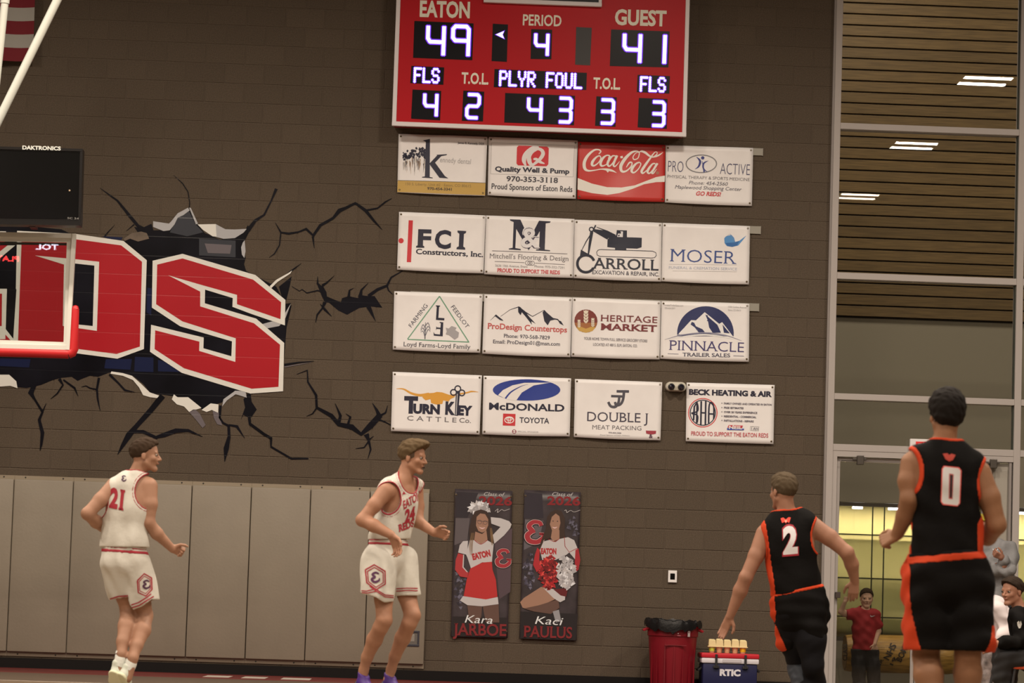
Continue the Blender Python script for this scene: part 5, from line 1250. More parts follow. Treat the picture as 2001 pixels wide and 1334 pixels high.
        if fade is not None:
            L2 = [('e', (q(-.055, 0, .145), [.432*h, .336*h, .366*h], A), .02)]
            v = s.field(L2, .005); X = v.grid(); rel_ = X-np.array(c, np.float32); f_ = rel_@np.array(F, np.float32); u_ = rel_@np.array(U, np.float32)
            v.f = np.maximum(v.f, np.maximum(f_-.16*h, -(u_+.17*h+f_*.1)).astype(np.float32)); s.part('short_hair', v, fade)
    def hand(s, w, d, side, curl=.3, size=1.0, pn=None, spread=1.0, thumb=1.0):
        """w wrist, d hand direction, side = direction of the thumb"""
        w = s._p(w); d = Vector(d).normalized(); T = Vector(side); T = (T-d*T.dot(d)).normalized(); N = d.cross(T) if pn is None else Vector(pn)
        N = (N-d*N.dot(d)-T*N.dot(T)).normalized(); q = size
        def cp(a, b, ra, rb, k=.006): s.prims.append(('c', (a, b, ra*q, rb*q, None), k))
        for i, (off, ln) in enumerate(((.030, .92), (.010, 1.0), (-.010, .95), (-.029, .78))):
            k0 = w+d*(.088*q*(1 if i < 3 else .95))+T*(off*q*spread); cp(w+T*(off*.55*q)+d*.012, k0, .0155, .0115, .010)
            p = k0; ang = 0; ddir = d+T*(off*.9*spread)
            for seg, (l, a) in enumerate(((.044, 55), (.027, 70), (.021, 45))):
                ang += radians(a)*curl*(1+.12*i)+.05
                v = (ddir.normalized()*cos(ang)+N*sin(ang)); e = p+v*(l*ln*q); cp(p, e, .0098-.0012*seg, .0088-.0013*seg, .003); p = e
        t0 = w+T*(.022*q)+d*(.022*q); t1 = t0+(T*.75+d*.62+N*.25*thumb).normalized()*(.042*q); t2 = t1+(T*.35+d*.85+N*.35*thumb).normalized()*(.033*q); t3 = t2+(d*.9+N*.4*thumb).normalized()*(.024*q)
        cp(t0, t1, .017, .0125, .008); cp(t1, t2, .0115, .0105, .003); cp(t2, t3, .0105, .008, .003)
    def shoe(s, ankle, heel, toe, m_up, m_sole, parent=None, r=.042, sole=.022, lace=None):
        heel = s._p(heel); toe = s._p(toe); ankle = s._p(ankle); d = (toe-heel).normalized(); U = ankle-heel; U = (U-d*U.dot(d)).normalized(); A = [d, d.cross(U), U]; Ln = (toe-heel).length
        mid = heel+d*(Ln*.45); W = d.cross(U)
        L = [('c', (heel+U*.035+d*.02, mid+U*.035, r*.86, r*1.0, None), .02), ('c', (mid+U*.03, toe+U*.022-d*.035, r*1.05, r*.86, (U, .8)), .02), ('c', (heel+U*.05+d*.045, ankle, r*.98, r*.98, None), .025)]
        v = s.field(L, .006); X = v.grid(); hh = ((X-np.array(heel, np.float32))@np.array(U, np.float32)); top = ((ankle-heel).dot(U))-.0
        v.f = np.maximum(np.maximum(v.f, .014-hh), hh-top).astype(np.float32); o = s.part('shoe', v, m_up)
        L = [('c', (heel+U*.012+d*.016, mid+U*.012, r*.98, r*1.02, None), .02), ('c', (mid+U*.012, toe+U*.014-d*.03, r*1.12, r*.95, None), .02)]
        v = s.field(L, .006); X = v.grid(); hh = ((X-np.array(heel, np.float32))@np.array(U, np.float32))
        v.f = np.maximum(np.maximum(v.f, -hh), hh-sole).astype(np.float32); s.part('sole', v, m_sole, o)
        return o
    def cloth(s, name, L, grow, m, cuts=(), planes=(), fold=.004, fsc=.14, h=.007, seed=1, axis=None, hollow=None, parent=None):
        """cuts: prims removed; planes: (point, outward normal) half spaces removed"""
        v = s.field(L, h, grow); X = v.grid(); f = v.f
        if fold: f = f+folds(X, fold, fsc, seed, axis)
        if hollow is not None:
            pt, n, depth, th = hollow
            for p_, n_ in zip(pt, n):
                dd = (X-np.array(s._p(p_), np.float32))@np.array(Vector(n_).normalized(), np.float32)
                f = np.where(dd > -depth, np.maximum(f, -(f+th)), f)
        for c in cuts: f = np.maximum(f, -s.dist(X, c))
        for pl_ in planes:
            if callable(pl_): f = np.maximum(f, pl_(X)); continue
            p_, n_ = pl_
            f = np.maximum(f, (X-np.array(s._p(p_), np.float32))@np.array(Vector(n_).normalized(), np.float32))
        v.f = f.astype(np.float32); s.lastX = X; s.lastf = f
        return s.part(name, v, m, parent), v, X
    def hem(s, xs, slope=0.0):
        """lower edge given as photo points; linear between them"""
        q = [s.P(*p) for p in xs]; xx = np.array([p.x for p in q]); z_ = np.array([p.z for p in q])
        return lambda X: (np.interp(X[..., 0], xx, z_)-X[..., 2]).astype(np.float32)
    def band(s, name, v, X, dfield, lo, hi, m, parent, raise_=.0025):
        w = Vol(v.lo, v.lo+(np.array(v.n)-1)*v.h, v.h); w.n = v.n
        w.f = np.maximum(np.maximum(v.f-raise_, lo-dfield), dfield-hi).astype(np.float32)
        return s.part(name, w, m, parent)
def onto(*objs):
    """place function: camera pixel -> nearest point on the given meshes"""
    trees = []
    for o in objs:
        me = o.data; trees.append(BVHTree.FromPolygons([v.co for v in me.vertices], [tuple(p.vertices) for p in me.polygons]))
    def f(x, y):
        d = ray(x, y).normalized(); best = None
        for t in trees:
            h = t.ray_cast(CAM, d)
            if h[0] is not None and (best is None or h[3] < best[1]): best = (h[0], h[3])
        return best[0] if best else None
    return f
def skin(name, r, g, b): return mat('skin_'+name, seen(r, g, b), .55, bump=.05, bscale=120, vary=.06, vscale=9, spec=.35)
TOW = -CF
# ================================================================ the players
M_jw = mat('jersey_white', seen(176, 161, 142), .75, bump=.25, bscale=30); M_jr = mat('jersey_red', seen(138, 26, 36), .7); M_jb = mat('jersey_black', (.006, .0055, .0055), .8, bump=.25, bscale=30, spec=.08)
M_or = mat('jersey_orange', seen(164, 48, 19), .75, spec=.2, bump=.1, bscale=40)
M_sock = mat('sock_white', seen(196, 184, 166), .8, bump=.3, bscale=80); M_shw = mat('shoe_white', seen(186, 178, 156), .5); M_sole = mat('shoe_sole', seen(200, 188, 150), .5)
M_shp = mat('shoe_purple', seen(60, 26, 92), .55); M_shd = mat('shoe_dark', (.02, .018, .03), .5)
HB = mat('hair_brown', (.045, .028, .017), .75, bump=.5, bscale=260, spec=.12); HL = mat('hair_light_brown', (.115, .078, .042), .75, bump=.5, bscale=260, spec=.12); HK = mat('hair_black', (.012, .010, .009), .75, bump=.5, bscale=260, spec=.12)
CRED = (138, 26, 36); CWT = (205, 188, 166)
def emblem(P, x, y, s, col):
    P.curve([(x+.85*s, y+.15*s, .16*s), (x+.5*s, y, .2*s), (x+.15*s, y+.22*s, .24*s), (x+.5*s, y+.48*s, .16*s)], col, name='emblem'); P.curve([(x+.5*s, y+.48*s, .18*s), (x+.08*s, y+.72*s, .26*s), (x+.4*s, y+1.02*s, .24*s), (x+.85*s, y+.85*s, .2*s), (x+.9*s, y+.6*s, .1*s)], col, name='emblem')

# ---------------- number 21, white kit, seen from behind
f = Fig(-10.1, (140, 830, 2.6458), 'basketball player in white number 21 kit, seen from behind with face turned right', 'players on the court', (270, 900))
fw = Vector((.35, .94, 0)).normalized()
torso = []
f.cap((275, 610), (272, 690), 112, 112, (fw, .70), .03, torso); f.cap((290, 400), (276, 610), 112, 106, (fw, .68), .03, torso); f.cap((300, 340), (288, 430), 96, 112, (fw, .68), .03, torso)
f.cap((228, 322, .02), (372, 316, .0), 42, 44, None, .035, torso); f.cap((330, 268), (236, 308, .02), 34, 36, None, .03, torso); f.cap((338, 262), (366, 300), 34, 40, None, .03, torso)
f.prims += torso
f.head((382, 158), (.985, .02, .03), .232, neck=((333, 262), 42), hair=[(.02, 0, .22, .40, .33, .33), (.20, 0, .36, .18, .25, .11)], hair_m=HB)
# arms
f.chain([(214, 322, .02, 46), (150, 395, -.03, 40), (84, 462, -.08, 34)][:3]) if False else None
for a, b, ra, rb in (((216, 322, .01), (150, 388, -.05), 44, 37), ((150, 388, -.05), (82, 458, -.10), 37, 31), ((82, 458, -.10), (128, 500, .02), 32, 33), ((128, 500, .02), (196, 560, .20), 33, 20)): f.cap(a, b, ra, rb)
f.hand((196, 560, .20), f.P(240, 580, .26)-f.P(196, 560, .20), (0, 0, 1), .8)
for a, b, ra, rb in (((398, 318, -.02), (404, 410, -.05), 47, 39), ((404, 410, -.05), (398, 505, -.06), 39, 30), ((398, 505, -.06), (440, 560, -.03), 32, 31), ((440, 560, -.03), (520, 640, .04), 31, 20)): f.cap(a, b, ra, rb)
f.hand((518, 638, .04), (.8, .25, -.25), (.25, -.3, .8), 1.7, .95)
# legs
f.ell((272, 700), (98, 72, 65), (Vector((1, -.3, 0)).normalized(), fw, Vector((0, 0, 1))))
for L_ in ([(240, 740, .0, 66), (276, 880, .06, 48), (294, 960, .08, 41), (284, 1040, .0, 43), (264, 1120, -.08, 31), (258, 1185, -.12, 25), (235, 1290, -.13, 22)], [(316, 740, .0, 68), (352, 880, .05, 55), (376, 985, .08, 43), (364, 1060, .0, 44), (336, 1140, -.08, 31), (315, 1205, -.13, 27), (290, 1310, -.14, 22)]): f.chain(L_)
f.body(skin('fair', 140, 97, 72))
# kit
armR = ('c', (f.P(392, 285, -.30), f.P(398, 400, .30), 62*f.u, 62*f.u, None), 0)
holeR = ('e', (f.P(412, 345, -.02), [78*f.u, .5, 92*f.u], (Vector((1, 0, 0)), Vector((0, 1, 0)), Vector((0, 0, 1)))), 0)
holeL = ('e', (f.P(140, 380, -.02), [52*f.u, .5, 100*f.u], (Vector((1, 0, 0)), Vector((0, 1, 0)), Vector((0, 0, 1)))), 0)
neckh = ('e', (f.P(345, 222, .04), [66*f.u, .10, 46*f.u], (Vector((1, 0, 0)), Vector((0, 1, 0)), Vector((.0, 0, 1)))), 0)
jL = []
f.cap((300, 345), (288, 430), 100, 114, (fw, .70), .03, jL); f.cap((288, 430), (274, 590), 112, 114, (fw, .72), .03, jL); f.cap((274, 590), (272, 625), 116, 118, (fw, .72), .03, jL)
f.cap((236, 320, .01), (366, 314, .0), 44, 46, None, .03, jL); f.cap((328, 272), (240, 310, .02), 36, 38, None, .03, jL); f.cap((338, 268), (372, 302), 38, 44, None, .03, jL)
j, v, X = f.cloth('jersey', jL, .014, M_jw, (holeR, holeL, neckh), [((270, 632), (0.02, 0, -1))], .005, .16, seed=3, h=.0052)
for h_, nm in ((holeR, 'armhole_trim'), (holeL, 'armhole_trim'), (neckh, 'neck_trim')):
    d = f.dist(X, h_); f.band(nm, v, X, d, 0, .0085, M_jr, j); 
    if h_ is holeR: f.band(nm, v, X, d, .0165, .0225, M_jr, j)
sL = []
f.cap((270, 650), (272, 700), 112, 114, (fw, .74), .03, sL); f.cap((236, 715, .0), (258, 900, .06), 84, 58, None, .02, sL); f.cap((318, 720, .0), (372, 910, .03), 86, 78, None, .02, sL)
s_, v, X = f.cloth('shorts', sL, .008, M_jw, (), [((270, 626), (0.02, 0, 1)), f.hem([(190, 905), (240, 898), (294, 890), (300, 925), (322, 956), (370, 938), (415, 905), (455, 902)])], .008, .12, seed=8, axis=(0, 0, .9), hollow=([(300, 925)], [(0, 0, -1)], .06, .012))
zv = X[..., 2]; zt = f.P(270, 626).z; zh = f.P(300, 925).z
f.band('waistband', v, X, zt-zv+(X[..., 0]-f.P(270, 0).x)*-.04, .010, .019, M_jr, s_); f.band('waistband', v, X, zt-zv+(X[..., 0]-f.P(270, 0).x)*-.04, .026, .050, M_jr, s_)
pl = Print(j, onto(j), f.fr, lift=.004, cell=3, toward=TOW)
pl.text('21', 193, 420, 268, 436, 92, CRED, serif=.06, bold=.05, name='number', up=(.10, -1)); emblem(pl, 258, 262, 26, (60, 30, 50)); pl.done(.7)
pl = Print(s_, onto(s_), f.fr, lift=.004, cell=3, toward=TOW)
hx = [(340, 805), (376, 768), (414, 790), (416, 850), (384, 884), (345, 866), (340, 805)]; pl.rib([(*p, 7) for p in hx], CRED, name='emblem'); hx = [((x-380)*.78+380, (y-826)*.78+826) for x, y in hx]; pl.rib([(*p, 4) for p in hx], CRED, name='emblem')
emblem(pl, 368, 803, 40, (60, 24, 44))
for q in ([(308, 930), (345, 918), (385, 893), (412, 872)], [(312, 944), (350, 932), (392, 905), (425, 885)], [(198, 900), (240, 886), (292, 882)], [(204, 907), (242, 895), (292, 891)]): pl.rib([(*p, 6) for p in q], CRED, name='hem_stripe')
pl.done(.7)
for ank, top in (((252, 1215, -.12), (258, 1178, -.11)), ((306, 1235, -.13), (312, 1200, -.12))):
    o = MB().tube([f.P(*top)+(f.P(*top)-f.P(*ank))*.2, f.P(*top), f.P(*ank), f.P(ank[0]-12, ank[1]+30, ank[2])], [29*f.u, 31*f.u, 30*f.u, 30*f.u], 20).build('sock', M_sock, f.o, True)
    MB().tube([f.P(*top)-(f.P(*top)-f.P(*ank))*.25, f.P(*top)-(f.P(*top)-f.P(*ank))*.35], 32*f.u, 20).build('sock_stripe', mat('sock_stripe', (.12, .05, .06), .8), o, True)
f.shoe((240, 1232, -.12), (214, 1288, -.17), (232, 1386, -.04), M_shw, M_sole); f.shoe((292, 1252, -.13), (252, 1300, -.18), (276, 1389, -.03), M_shw, M_sole)

# ---------------- number 24, white kit, facing right
f = Fig(-9.7, (660, 830, 2.6458), 'basketball player in white kit and purple shoes facing right, hands held out low', 'players on the court', (270, 900))
fw = Vector((.78, -.62, 0)).normalized(); rt = Vector((-.62, -.78, 0)).normalized()
torso = []
f.cap((318, 400), (270, 560), 100, 96, (fw, .74), .03, torso); f.cap((268, 560), (262, 650), 96, 100, (fw, .8), .03, torso); f.cap((322, 350), (310, 420), 86, 98, (fw, .74), .03, torso)
f.cap((254, 345, -.14), (392, 326, .12), 40, 40, None, .04, torso); f.cap((340, 282), (262, 330, -.13), 34, 36, None, .03, torso); f.cap((350, 280), (392, 315, .12), 32, 36, None, .03, torso)
f.prims += torso
f.head((388, 170), (.93, -.36, -.05), .232, neck=((336, 285), 42), hair=[(.04, 0, .24, .46, .38, .36), (.24, 0, .42, .28, .32, .17), (.32, .05, .32, .18, .26, .14), (-.1, 0, .42, .26, .28, .14)], hair_m=HL, mouth_open=True, fade=mat('hair_faded', (.10, .065, .042), .8))
for a, b, ra, rb in (((246, 345, -.15), (190, 415, -.20), 44, 36), ((190, 415, -.20), (126, 492, -.22), 36, 31), ((126, 492, -.22), (186, 520, -.26), 32, 33), ((186, 520, -.26), (276, 568, -.32), 33, 22)): f.cap(a, b, ra, rb)
f.hand((278, 570, -.32), (.42, -.05, -.80), (.6, -.6, .3), .35, 1.05)
for a, b, ra, rb in (((400, 322, .13), (408, 420, .14), 42, 38), ((408, 420, .14), (412, 498, .10), 38, 32), ((412, 498, .10), (496, 556, .0), 32, 21)): f.cap(a, b, ra, rb)
f.hand((494, 555, .0), (.95, -.15, -.12), (.2, -.3, .9), .55, .95)
f.ell((262, 690), (86, 74, 68), (rt, fw, Vector((0, 0, 1))))
for L_ in ([(218, 730, -.06, 64), (238, 900, -.12, 47), (240, 1010, -.16, 40), (222, 1045, -.14, 38), (190, 1110, -.06, 40), (152, 1200, .0, 29), (134, 1268, .03, 24), (128, 1320, .03, 24), (160, 1375, -.03, 22)], [(312, 730, .06, 62), (358, 880, .04, 48), (386, 985, -.02, 41), (370, 1025, -.02, 38), (336, 1100, .06, 40), (296, 1195, .12, 29), (276, 1262, .15, 24), (262, 1318, .15, 24), (296, 1370, .1, 22)]): f.chain(L_)
f.body(skin('fair_warm', 142, 96, 70))
I3 = (Vector((1, 0, 0)), Vector((0, 1, 0)), Vector((0, 0, 1)))
holeN = ('e', (f.P(262, 378, -.24), [72*f.u, .20, 88*f.u], I3), 0); holeF = ('e', (f.P(446, 345, .2), [44*f.u, .12, 60*f.u], I3), 0)
neckh = ('e', (f.P(366, 272, -.04), [46*f.u, .16, 84*f.u], (Vector((.9, -.1, .25)).normalized(), Vector((0.1, 1, 0)).normalized(), Vector((-.25, 0, .95)).normalized())), 0)
jL = []
f.cap((318, 400), (272, 560), 104, 104, (fw, .78), .03, jL); f.cap((272, 560), (264, 585), 104, 106, (fw, .82), .03, jL); f.cap((322, 350), (310, 420), 88, 100, (fw, .78), .03, jL)
f.cap((256, 340, -.13), (392, 324, .12), 42, 40, None, .04, jL); f.cap((338, 288), (264, 328, -.12), 36, 38, None, .03, jL); f.cap((352, 286), (392, 312, .12), 34, 36, None, .03, jL)
j, v, X = f.cloth('jersey', jL, .014, M_jw, (holeN, holeF, neckh), [((262, 592), (0.05, 0, -1))], .005, .16, seed=13, h=.0052)
for h_, nm in ((holeN, 'armhole_trim'), (holeF, 'armhole_trim'), (neckh, 'neck_trim')):
    d = f.dist(X, h_); f.band(nm, v, X, d, 0, .010, M_jr, j); f.band(nm, v, X, d, .018, .0225, M_jr, j)
sL = []
f.cap((262, 610), (260, 690), 108, 112, (fw, .84), .03, sL); f.cap((285, 690, .0), (302, 850, .03), 60, 46, None, .014, sL); f.cap((210, 705, -.07), (208, 880, -.14), 90, 84, None, .014, sL); f.cap((318, 700, .06), (360, 870, .04), 84, 66, None, .014, sL)
s_, v, X = f.cloth('shorts', sL, .008, M_jw, (), [((262, 594), (-.03, 0, 1)), f.hem([(110, 862), (130, 876), (165, 882), (195, 892), (240, 920), (292, 914), (299, 884), (420, 882)])], .007, .14, seed=21, axis=(0, 0, .9), hollow=([(280, 905)], [(0, 0, -1)], .05, .012))
zv = X[..., 2]; zt = f.P(262, 594).z; zh = f.P(280, 905).z
tl = zt-zv+(X[..., 0]-f.P(262, 0).x)*.0
f.band('waistband', v, X, tl, .002, .011, M_jr, s_); f.band('waistband', v, X, tl, .020, .042, M_jr, s_)
pl = Print(j, onto(j), f.fr, lift=.004, cell=3, toward=TOW)
pl.text('EATON', 342, 436, 430, 380, 40, CRED, serif=.05, bold=.03, name='lettering', up=(-.12, -1)); pl.text('24', 346, 505, 398, 486, 62, CRED, serif=.05, bold=.05, name='number', up=(.05, -1)); pl.text('REDS', 316, 552, 396, 522, 34, CRED, serif=.06, bold=.04, name='lettering', up=(-.1, -1))
pl.poly([(332, 360), (342, 342), (352, 356)], CRED, 'maker_mark'); pl.done(.7)
pl = Print(s_, onto(s_), f.fr, lift=.004, cell=3, toward=TOW)
hx = [(142, 748), (188, 722), (245, 755), (246, 822), (198, 850), (150, 815), (142, 748)]; pl.rib([(*p, 7) for p in hx], CRED, name='emblem'); hx = [((x-195)*.80+195, (y-787)*.80+787) for x, y in hx]; pl.rib([(*p, 5) for p in hx], CRED, name='emblem')
emblem(pl, 172, 762, 48, (70, 26, 56))
for q in ([(122, 856), (150, 858), (195, 845)], [(124, 866), (155, 868), (200, 858)], [(158, 820), (200, 850), (245, 878), (290, 882)], [(165, 832), (205, 862), (245, 888), (290, 892)], [(302, 846), (360, 843), (414, 844)], [(302, 858), (360, 855), (414, 856)]): pl.rib([(*p, 5) for p in q], CRED, name='hem_stripe')
pl.done(.7)
f.shoe((134, 1285, .03), (106, 1346, .06), (188, 1426, -.10), M_shp, M_shd, r=.044); f.shoe((270, 1290, .15), (244, 1346, .18), (328, 1424, .03), M_shp, M_shd, r=.044)

# ---------------- number 2, black and orange kit, running away
f = Fig(-9.7, (1380, 900, 3.0735), 'basketball player in black and orange number 2 kit running away, left arm reaching down', 'players on the court', (560, 900))
fw = Vector((-.05, .97, -.2)).normalized()
torso = []
f.cap((500, 470), (530, 740), 142, 128, (fw, .62), .03, torso); f.cap((495, 420), (505, 500), 130, 142, (fw, .62), .03, torso)
f.cap((372, 430, .03), (612, 390, .02), 52, 54, None, .045, torso); f.cap((478, 320, .02), (384, 400, .03), 44, 46, None, .03, torso); f.cap((490, 318, .02), (604, 372, .02), 44, 48, None, .03, torso)
f.prims += torso
f.head((462, 188, .03), (-.50, .86, -.02), .248, up=(.06, 0, 1), neck=((484, 330, .02), 56), hair=[(-.02, 0, .26, .42, .35, .34), (.06, 0, .38, .36, .30, .16)], hair_m=mat('hair_ash_brown', (.085, .062, .038), .75, bump=.5, bscale=260, spec=.12), fade=mat('hair_faded_dark', (.06, .04, .026), .8))
for a, b, ra, rb in (((352, 440, .03), (300, 570, .0), 56, 47), ((300, 570, .0), (238, 700, -.02), 47, 39), ((238, 700, -.02), (205, 780, .01), 40, 42), ((205, 780, .01), (142, 935, .05), 42, 25)): f.cap(a, b, ra, rb)
f.hand((142, 935, .05), f.P(78, 1080, .08)-f.P(142, 935, .05), (.9, -.3, .0), .15, 1.0, spread=.8, thumb=.3)
for a, b, ra, rb in (((632, 392, .02), (740, 460, .0), 62, 50), ((740, 460, .0), (846, 552, -.03), 50, 40), ((846, 552, -.03), (874, 620, .02), 42, 41), ((874, 620, .02), (892, 722, .08), 41, 26)): f.cap(a, b, ra, rb)
f.hand((892, 722, .08), (-.08, .1, -1), (-1, .1, .1), .3, 1.0)
f.ell((560, 860), (150, 110, 110), (Vector((1, 0, 0)), Vector((0, 1, 0)), Vector((0, 0, 1))))
f.body(skin('fair_red', 130, 86, 63))
tg = []
f.chain([(500, 900, .0, 105), (530, 1090, .10, 88), (578, 1275, .16, 66)], .03, tg); f.chain([(578, 1275, .16, 64), (612, 1360, .02, 60), (640, 1440, -.12, 34), (640, 1480, -.16, 30)], .03, tg)
f.chain([(620, 900, .0, 105), (630, 1080, -.04, 88), (640, 1230, -.05, 62), (655, 1330, .05, 60), (655, 1440, .12, 34), (650, 1490, .14, 30)], .03, tg)
o, v, X = f.cloth('black_tights', tg, .002, mat('tights_black', (.008, .008, .010), .8, spec=.1), (), [((500, 900), (0, 0, 1))], .002, .1, seed=4)
o, v, X = f.cloth('knee_pad', [('c', (f.P(560, 1240, .14), f.P(590, 1330, .06), 76*f.u, 76*f.u, None), .02)], .0, mat('knee_pad_blue', (.018, .024, .035), .7), (), [], .002, .05, seed=5)
holeL = ('e', (f.P(290, 500, .02), [62*f.u, .5, 150*f.u], (Vector((.96, 0, .2)).normalized(), Vector((0, 1, 0)), Vector((-.2, 0, .96)).normalized())), 0)
holeR = ('e', (f.P(706, 430, .02), [76*f.u, .5, 130*f.u], (Vector((.97, 0, -.24)).normalized(), Vector((0, 1, 0)), Vector((.24, 0, .97)).normalized())), 0)
neckh = ('e', (f.P(474, 262, .06), [106*f.u, .12, 58*f.u], (Vector((.98, 0, .16)).normalized(), Vector((0, 1, 0)), Vector((-.16, 0, .98)).normalized())), 0)
jL = []
f.cap((500, 470), (532, 720), 146, 140, (fw, .66), .03, jL); f.cap((532, 720), (538, 775), 142, 146, (fw, .68), .03, jL); f.cap((495, 420), (505, 500), 136, 146, (fw, .66), .03, jL)
f.cap((374, 428, .03), (612, 384, .02), 56, 58, None, .045, jL); f.cap((478, 328, .02), (386, 398, .03), 46, 48, None, .03, jL); f.cap((490, 326, .02), (604, 368, .02), 46, 50, None, .03, jL)
j, v, X = f.cloth('jersey', jL, .010, M_jb, (holeL, holeR, neckh), [((535, 786), (.24, 0, -1))], .007, .15, seed=6)
for h_, nm, w_ in ((holeL, 'armhole_trim', .019), (holeR, 'armhole_trim', .018), (neckh, 'neck_trim', .017)): f.band(nm, v, X, f.dist(X, h_), 0, w_, M_or, j)
hx_ = Vector((.97, 0, .23)); side = (X-np.array(f.P(515, 600), np.float32))@np.array(Vector((1, 0, .0)), np.float32)+(X[..., 2]-f.P(535, 600).z)*.16
f.band('side_panel', v, X, -side, .160, .26, M_or, j)
sL = []
f.cap((552, 800), (560, 870), 146, 150, (fw, .74), .03, sL); f.cap((506, 870, .0), (496, 1090, .08), 106, 66, None, .05, sL); f.cap((620, 850, .0), (640, 1010, -.05), 106, 84, None, .05, sL)
s_, v, X = f.cloth('shorts', sL, .008, M_jb, (), [((545, 772), (-.24, 0, 1)), ((480, 1140), (.30, 0, -1))], .010, .13, seed=9, hollow=([(480, 1140)], [(0, 0, -1)], .05, .012))
tl = (f.P(545, 772).z-X[..., 2])+(X[..., 0]-f.P(545, 0).x)*.24
f.band('waistband', v, X, tl, .0, .026, M_or, s_)
q = X[..., 0]-np.interp(-X[..., 2], [-f.P(0, yy).z for yy in (780, 900, 980, 1140)], [f.P(xx, 0).x for xx in (412, 426, 436, 512)])
f.band('side_stripe', v, X, -q, -.012, .3, M_or, s_)
pl = Print(j, onto(j), f.fr, lift=.004, cell=4, toward=TOW)
pl.text('2', 456, 560, 556, 552, 160, CRED, bold=.07, name='number', up=(-.02, -1)); pl.text('2', 462, 554, 550, 546, 148, (190, 176, 166), bold=.05, name='number', up=(-.02, -1))
for c, k in (((196, 52, 36), 0), ((210, 150, 120), 1)): pl.poly([(446, 345), (462, 340), (478, 352), (494, 338), (508, 340), (498, 372), (484, 366), (478, 376), (470, 366), (456, 374)] if not k else [(470, 352), (478, 360), (486, 350), (482, 368), (474, 368)], c, 'emblem')
pl.done(.7)
f.shoe((640, 1478, -.16), (652, 1496, -.26), (610, 1520, -.02), mat('shoe_black', (.02, .02, .022), .5), M_shd); f.shoe((650, 1484, .14), (668, 1520, .12), (640, 1518, .38), mat('shoe_black', (.02, .02, .022), .5), M_shd)

# ---------------- number 0, nearest, black and orange kit
f = Fig(-14.95, (1680, 740, 2.2461), 'tall black-haired basketball player in black and orange number 0 kit, nearest the camera', 'players on the court', (385, 900))
fw = Vector((-.06, .99, 0)).normalized()
torso = []
f.cap((376, 430), (384, 740), 138, 132, (fw, .66), .03, torso); f.cap((374, 390), (378, 480), 130, 140, (fw, .66), .03, torso)
f.cap((258, 370, .02), (500, 400, .02), 50, 50, None, .045, torso); f.cap((366, 296, .02), (262, 338, .02), 42, 44, None, .03, torso); f.cap((374, 296, .02), (490, 368, .02), 42, 46, None, .03, torso)
f.prims += torso
f.hairline = (.30, .36, -.34, -.38)
f.head((378, 158, .03), (-.22, .97, .02), .258, neck=((368, 305, .01), 54), hair=[(-.06, 0, .20, .45, .40, .42), (-.12, 0, .02, .36, .36, .34), (0, .05, .42, .30, .28, .14)], hair_m=HK)
for a, b, ra, rb in (((230, 372, .02), (214, 450, .0), 52, 46), ((214, 450, .0), (218, 528, -.02), 46, 36), ((216, 528, -.02), (200, 600, .04), 40, 40), ((200, 600, .04), (166, 680, .10), 40, 28)): f.cap(a, b, ra, rb)
f.hand((168, 684, .10), (-.75, .35, -.35), (.1, .5, .8), 1.6, 1.15)
for a, b, ra, rb in (((520, 412, .02), (566, 520, .0), 56, 50), ((566, 520, .0), (600, 640, .0), 50, 42), ((600, 640, .0), (560, 690, .12), 43, 42), ((560, 690, .12), (480, 640, .34), 40, 26)): f.cap(a, b, ra, rb)
f.hand((480, 640, .34), (-.6, .5, .4), (.2, .2, .9), .9, 1.0)
f.ell((385, 840), (150, 110, 110), (Vector((1, 0, 0)), Vector((0, 1, 0)), Vector((0, 0, 1))))
for L_ in ([(310, 880, .0, 100), (300, 1060, .04, 76), (290, 1215, .06, 58), (302, 1300, .0, 64), (320, 1400, -.04, 48), (330, 1530, -.06, 32)], [(468, 880, .0, 100), (474, 1060, -.02, 76), (474, 1215, -.02, 56), (474, 1290, .0, 62), (474, 1400, .0, 48), (474, 1550, .0, 32)]): f.chain(L_)
f.body(skin('tan', 120, 78, 51))
holeL = ('e', (f.P(188, 400, .02), [64*f.u, .5, 110*f.u], (Vector((.98, 0, .1)).normalized(), Vector((0, 1, 0)), Vector((-.1, 0, .98)).normalized())), 0)
holeR = ('e', (f.P(590, 440, .02), [70*f.u, .5, 125*f.u], (Vector((.98, 0, -.22)).normalized(), Vector((0, 1, 0)), Vector((.22, 0, .98)).normalized())), 0)
neckh = ('e', (f.P(362, 240, .06), [100*f.u, .14, 50*f.u], (Vector((.98, 0, -.12)).normalized(), Vector((0, 1, 0)), Vector((.12, 0, .98)).normalized())), 0)
jL = []
f.cap((376, 430), (382, 700), 142, 142, (fw, .70), .03, jL); f.cap((382, 700), (384, 770), 144, 150, (fw, .72), .03, jL); f.cap((374, 390), (378, 480), 134, 142, (fw, .70), .03, jL)
f.cap((260, 366, .02), (500, 396, .02), 54, 54, None, .045, jL); f.cap((366, 302, .02), (264, 336, .02), 44, 46, None, .03, jL); f.cap((374, 302, .02), (490, 366, .02), 44, 48, None, .03, jL)
j, v, X = f.cloth('jersey', jL, .010, M_jb, (holeL, holeR, neckh), [((384, 776), (.11, 0, -1))], .006, .18, seed=16)
for h_, nm, w_ in ((holeL, 'armhole_trim', .024), (holeR, 'armhole_trim', .022), (neckh, 'neck_trim', .019)): f.band(nm, v, X, f.dist(X, h_), 0, w_, M_or, j)
xr_ = X[..., 0]-f.P(380, 0).x; zl = f.P(0, 620).z-X[..., 2]
f.band('side_panel', v, X, np.abs(xr_)-np.clip(-zl, 0, 1)*.6, .178, .4, M_or, j)
sL = []
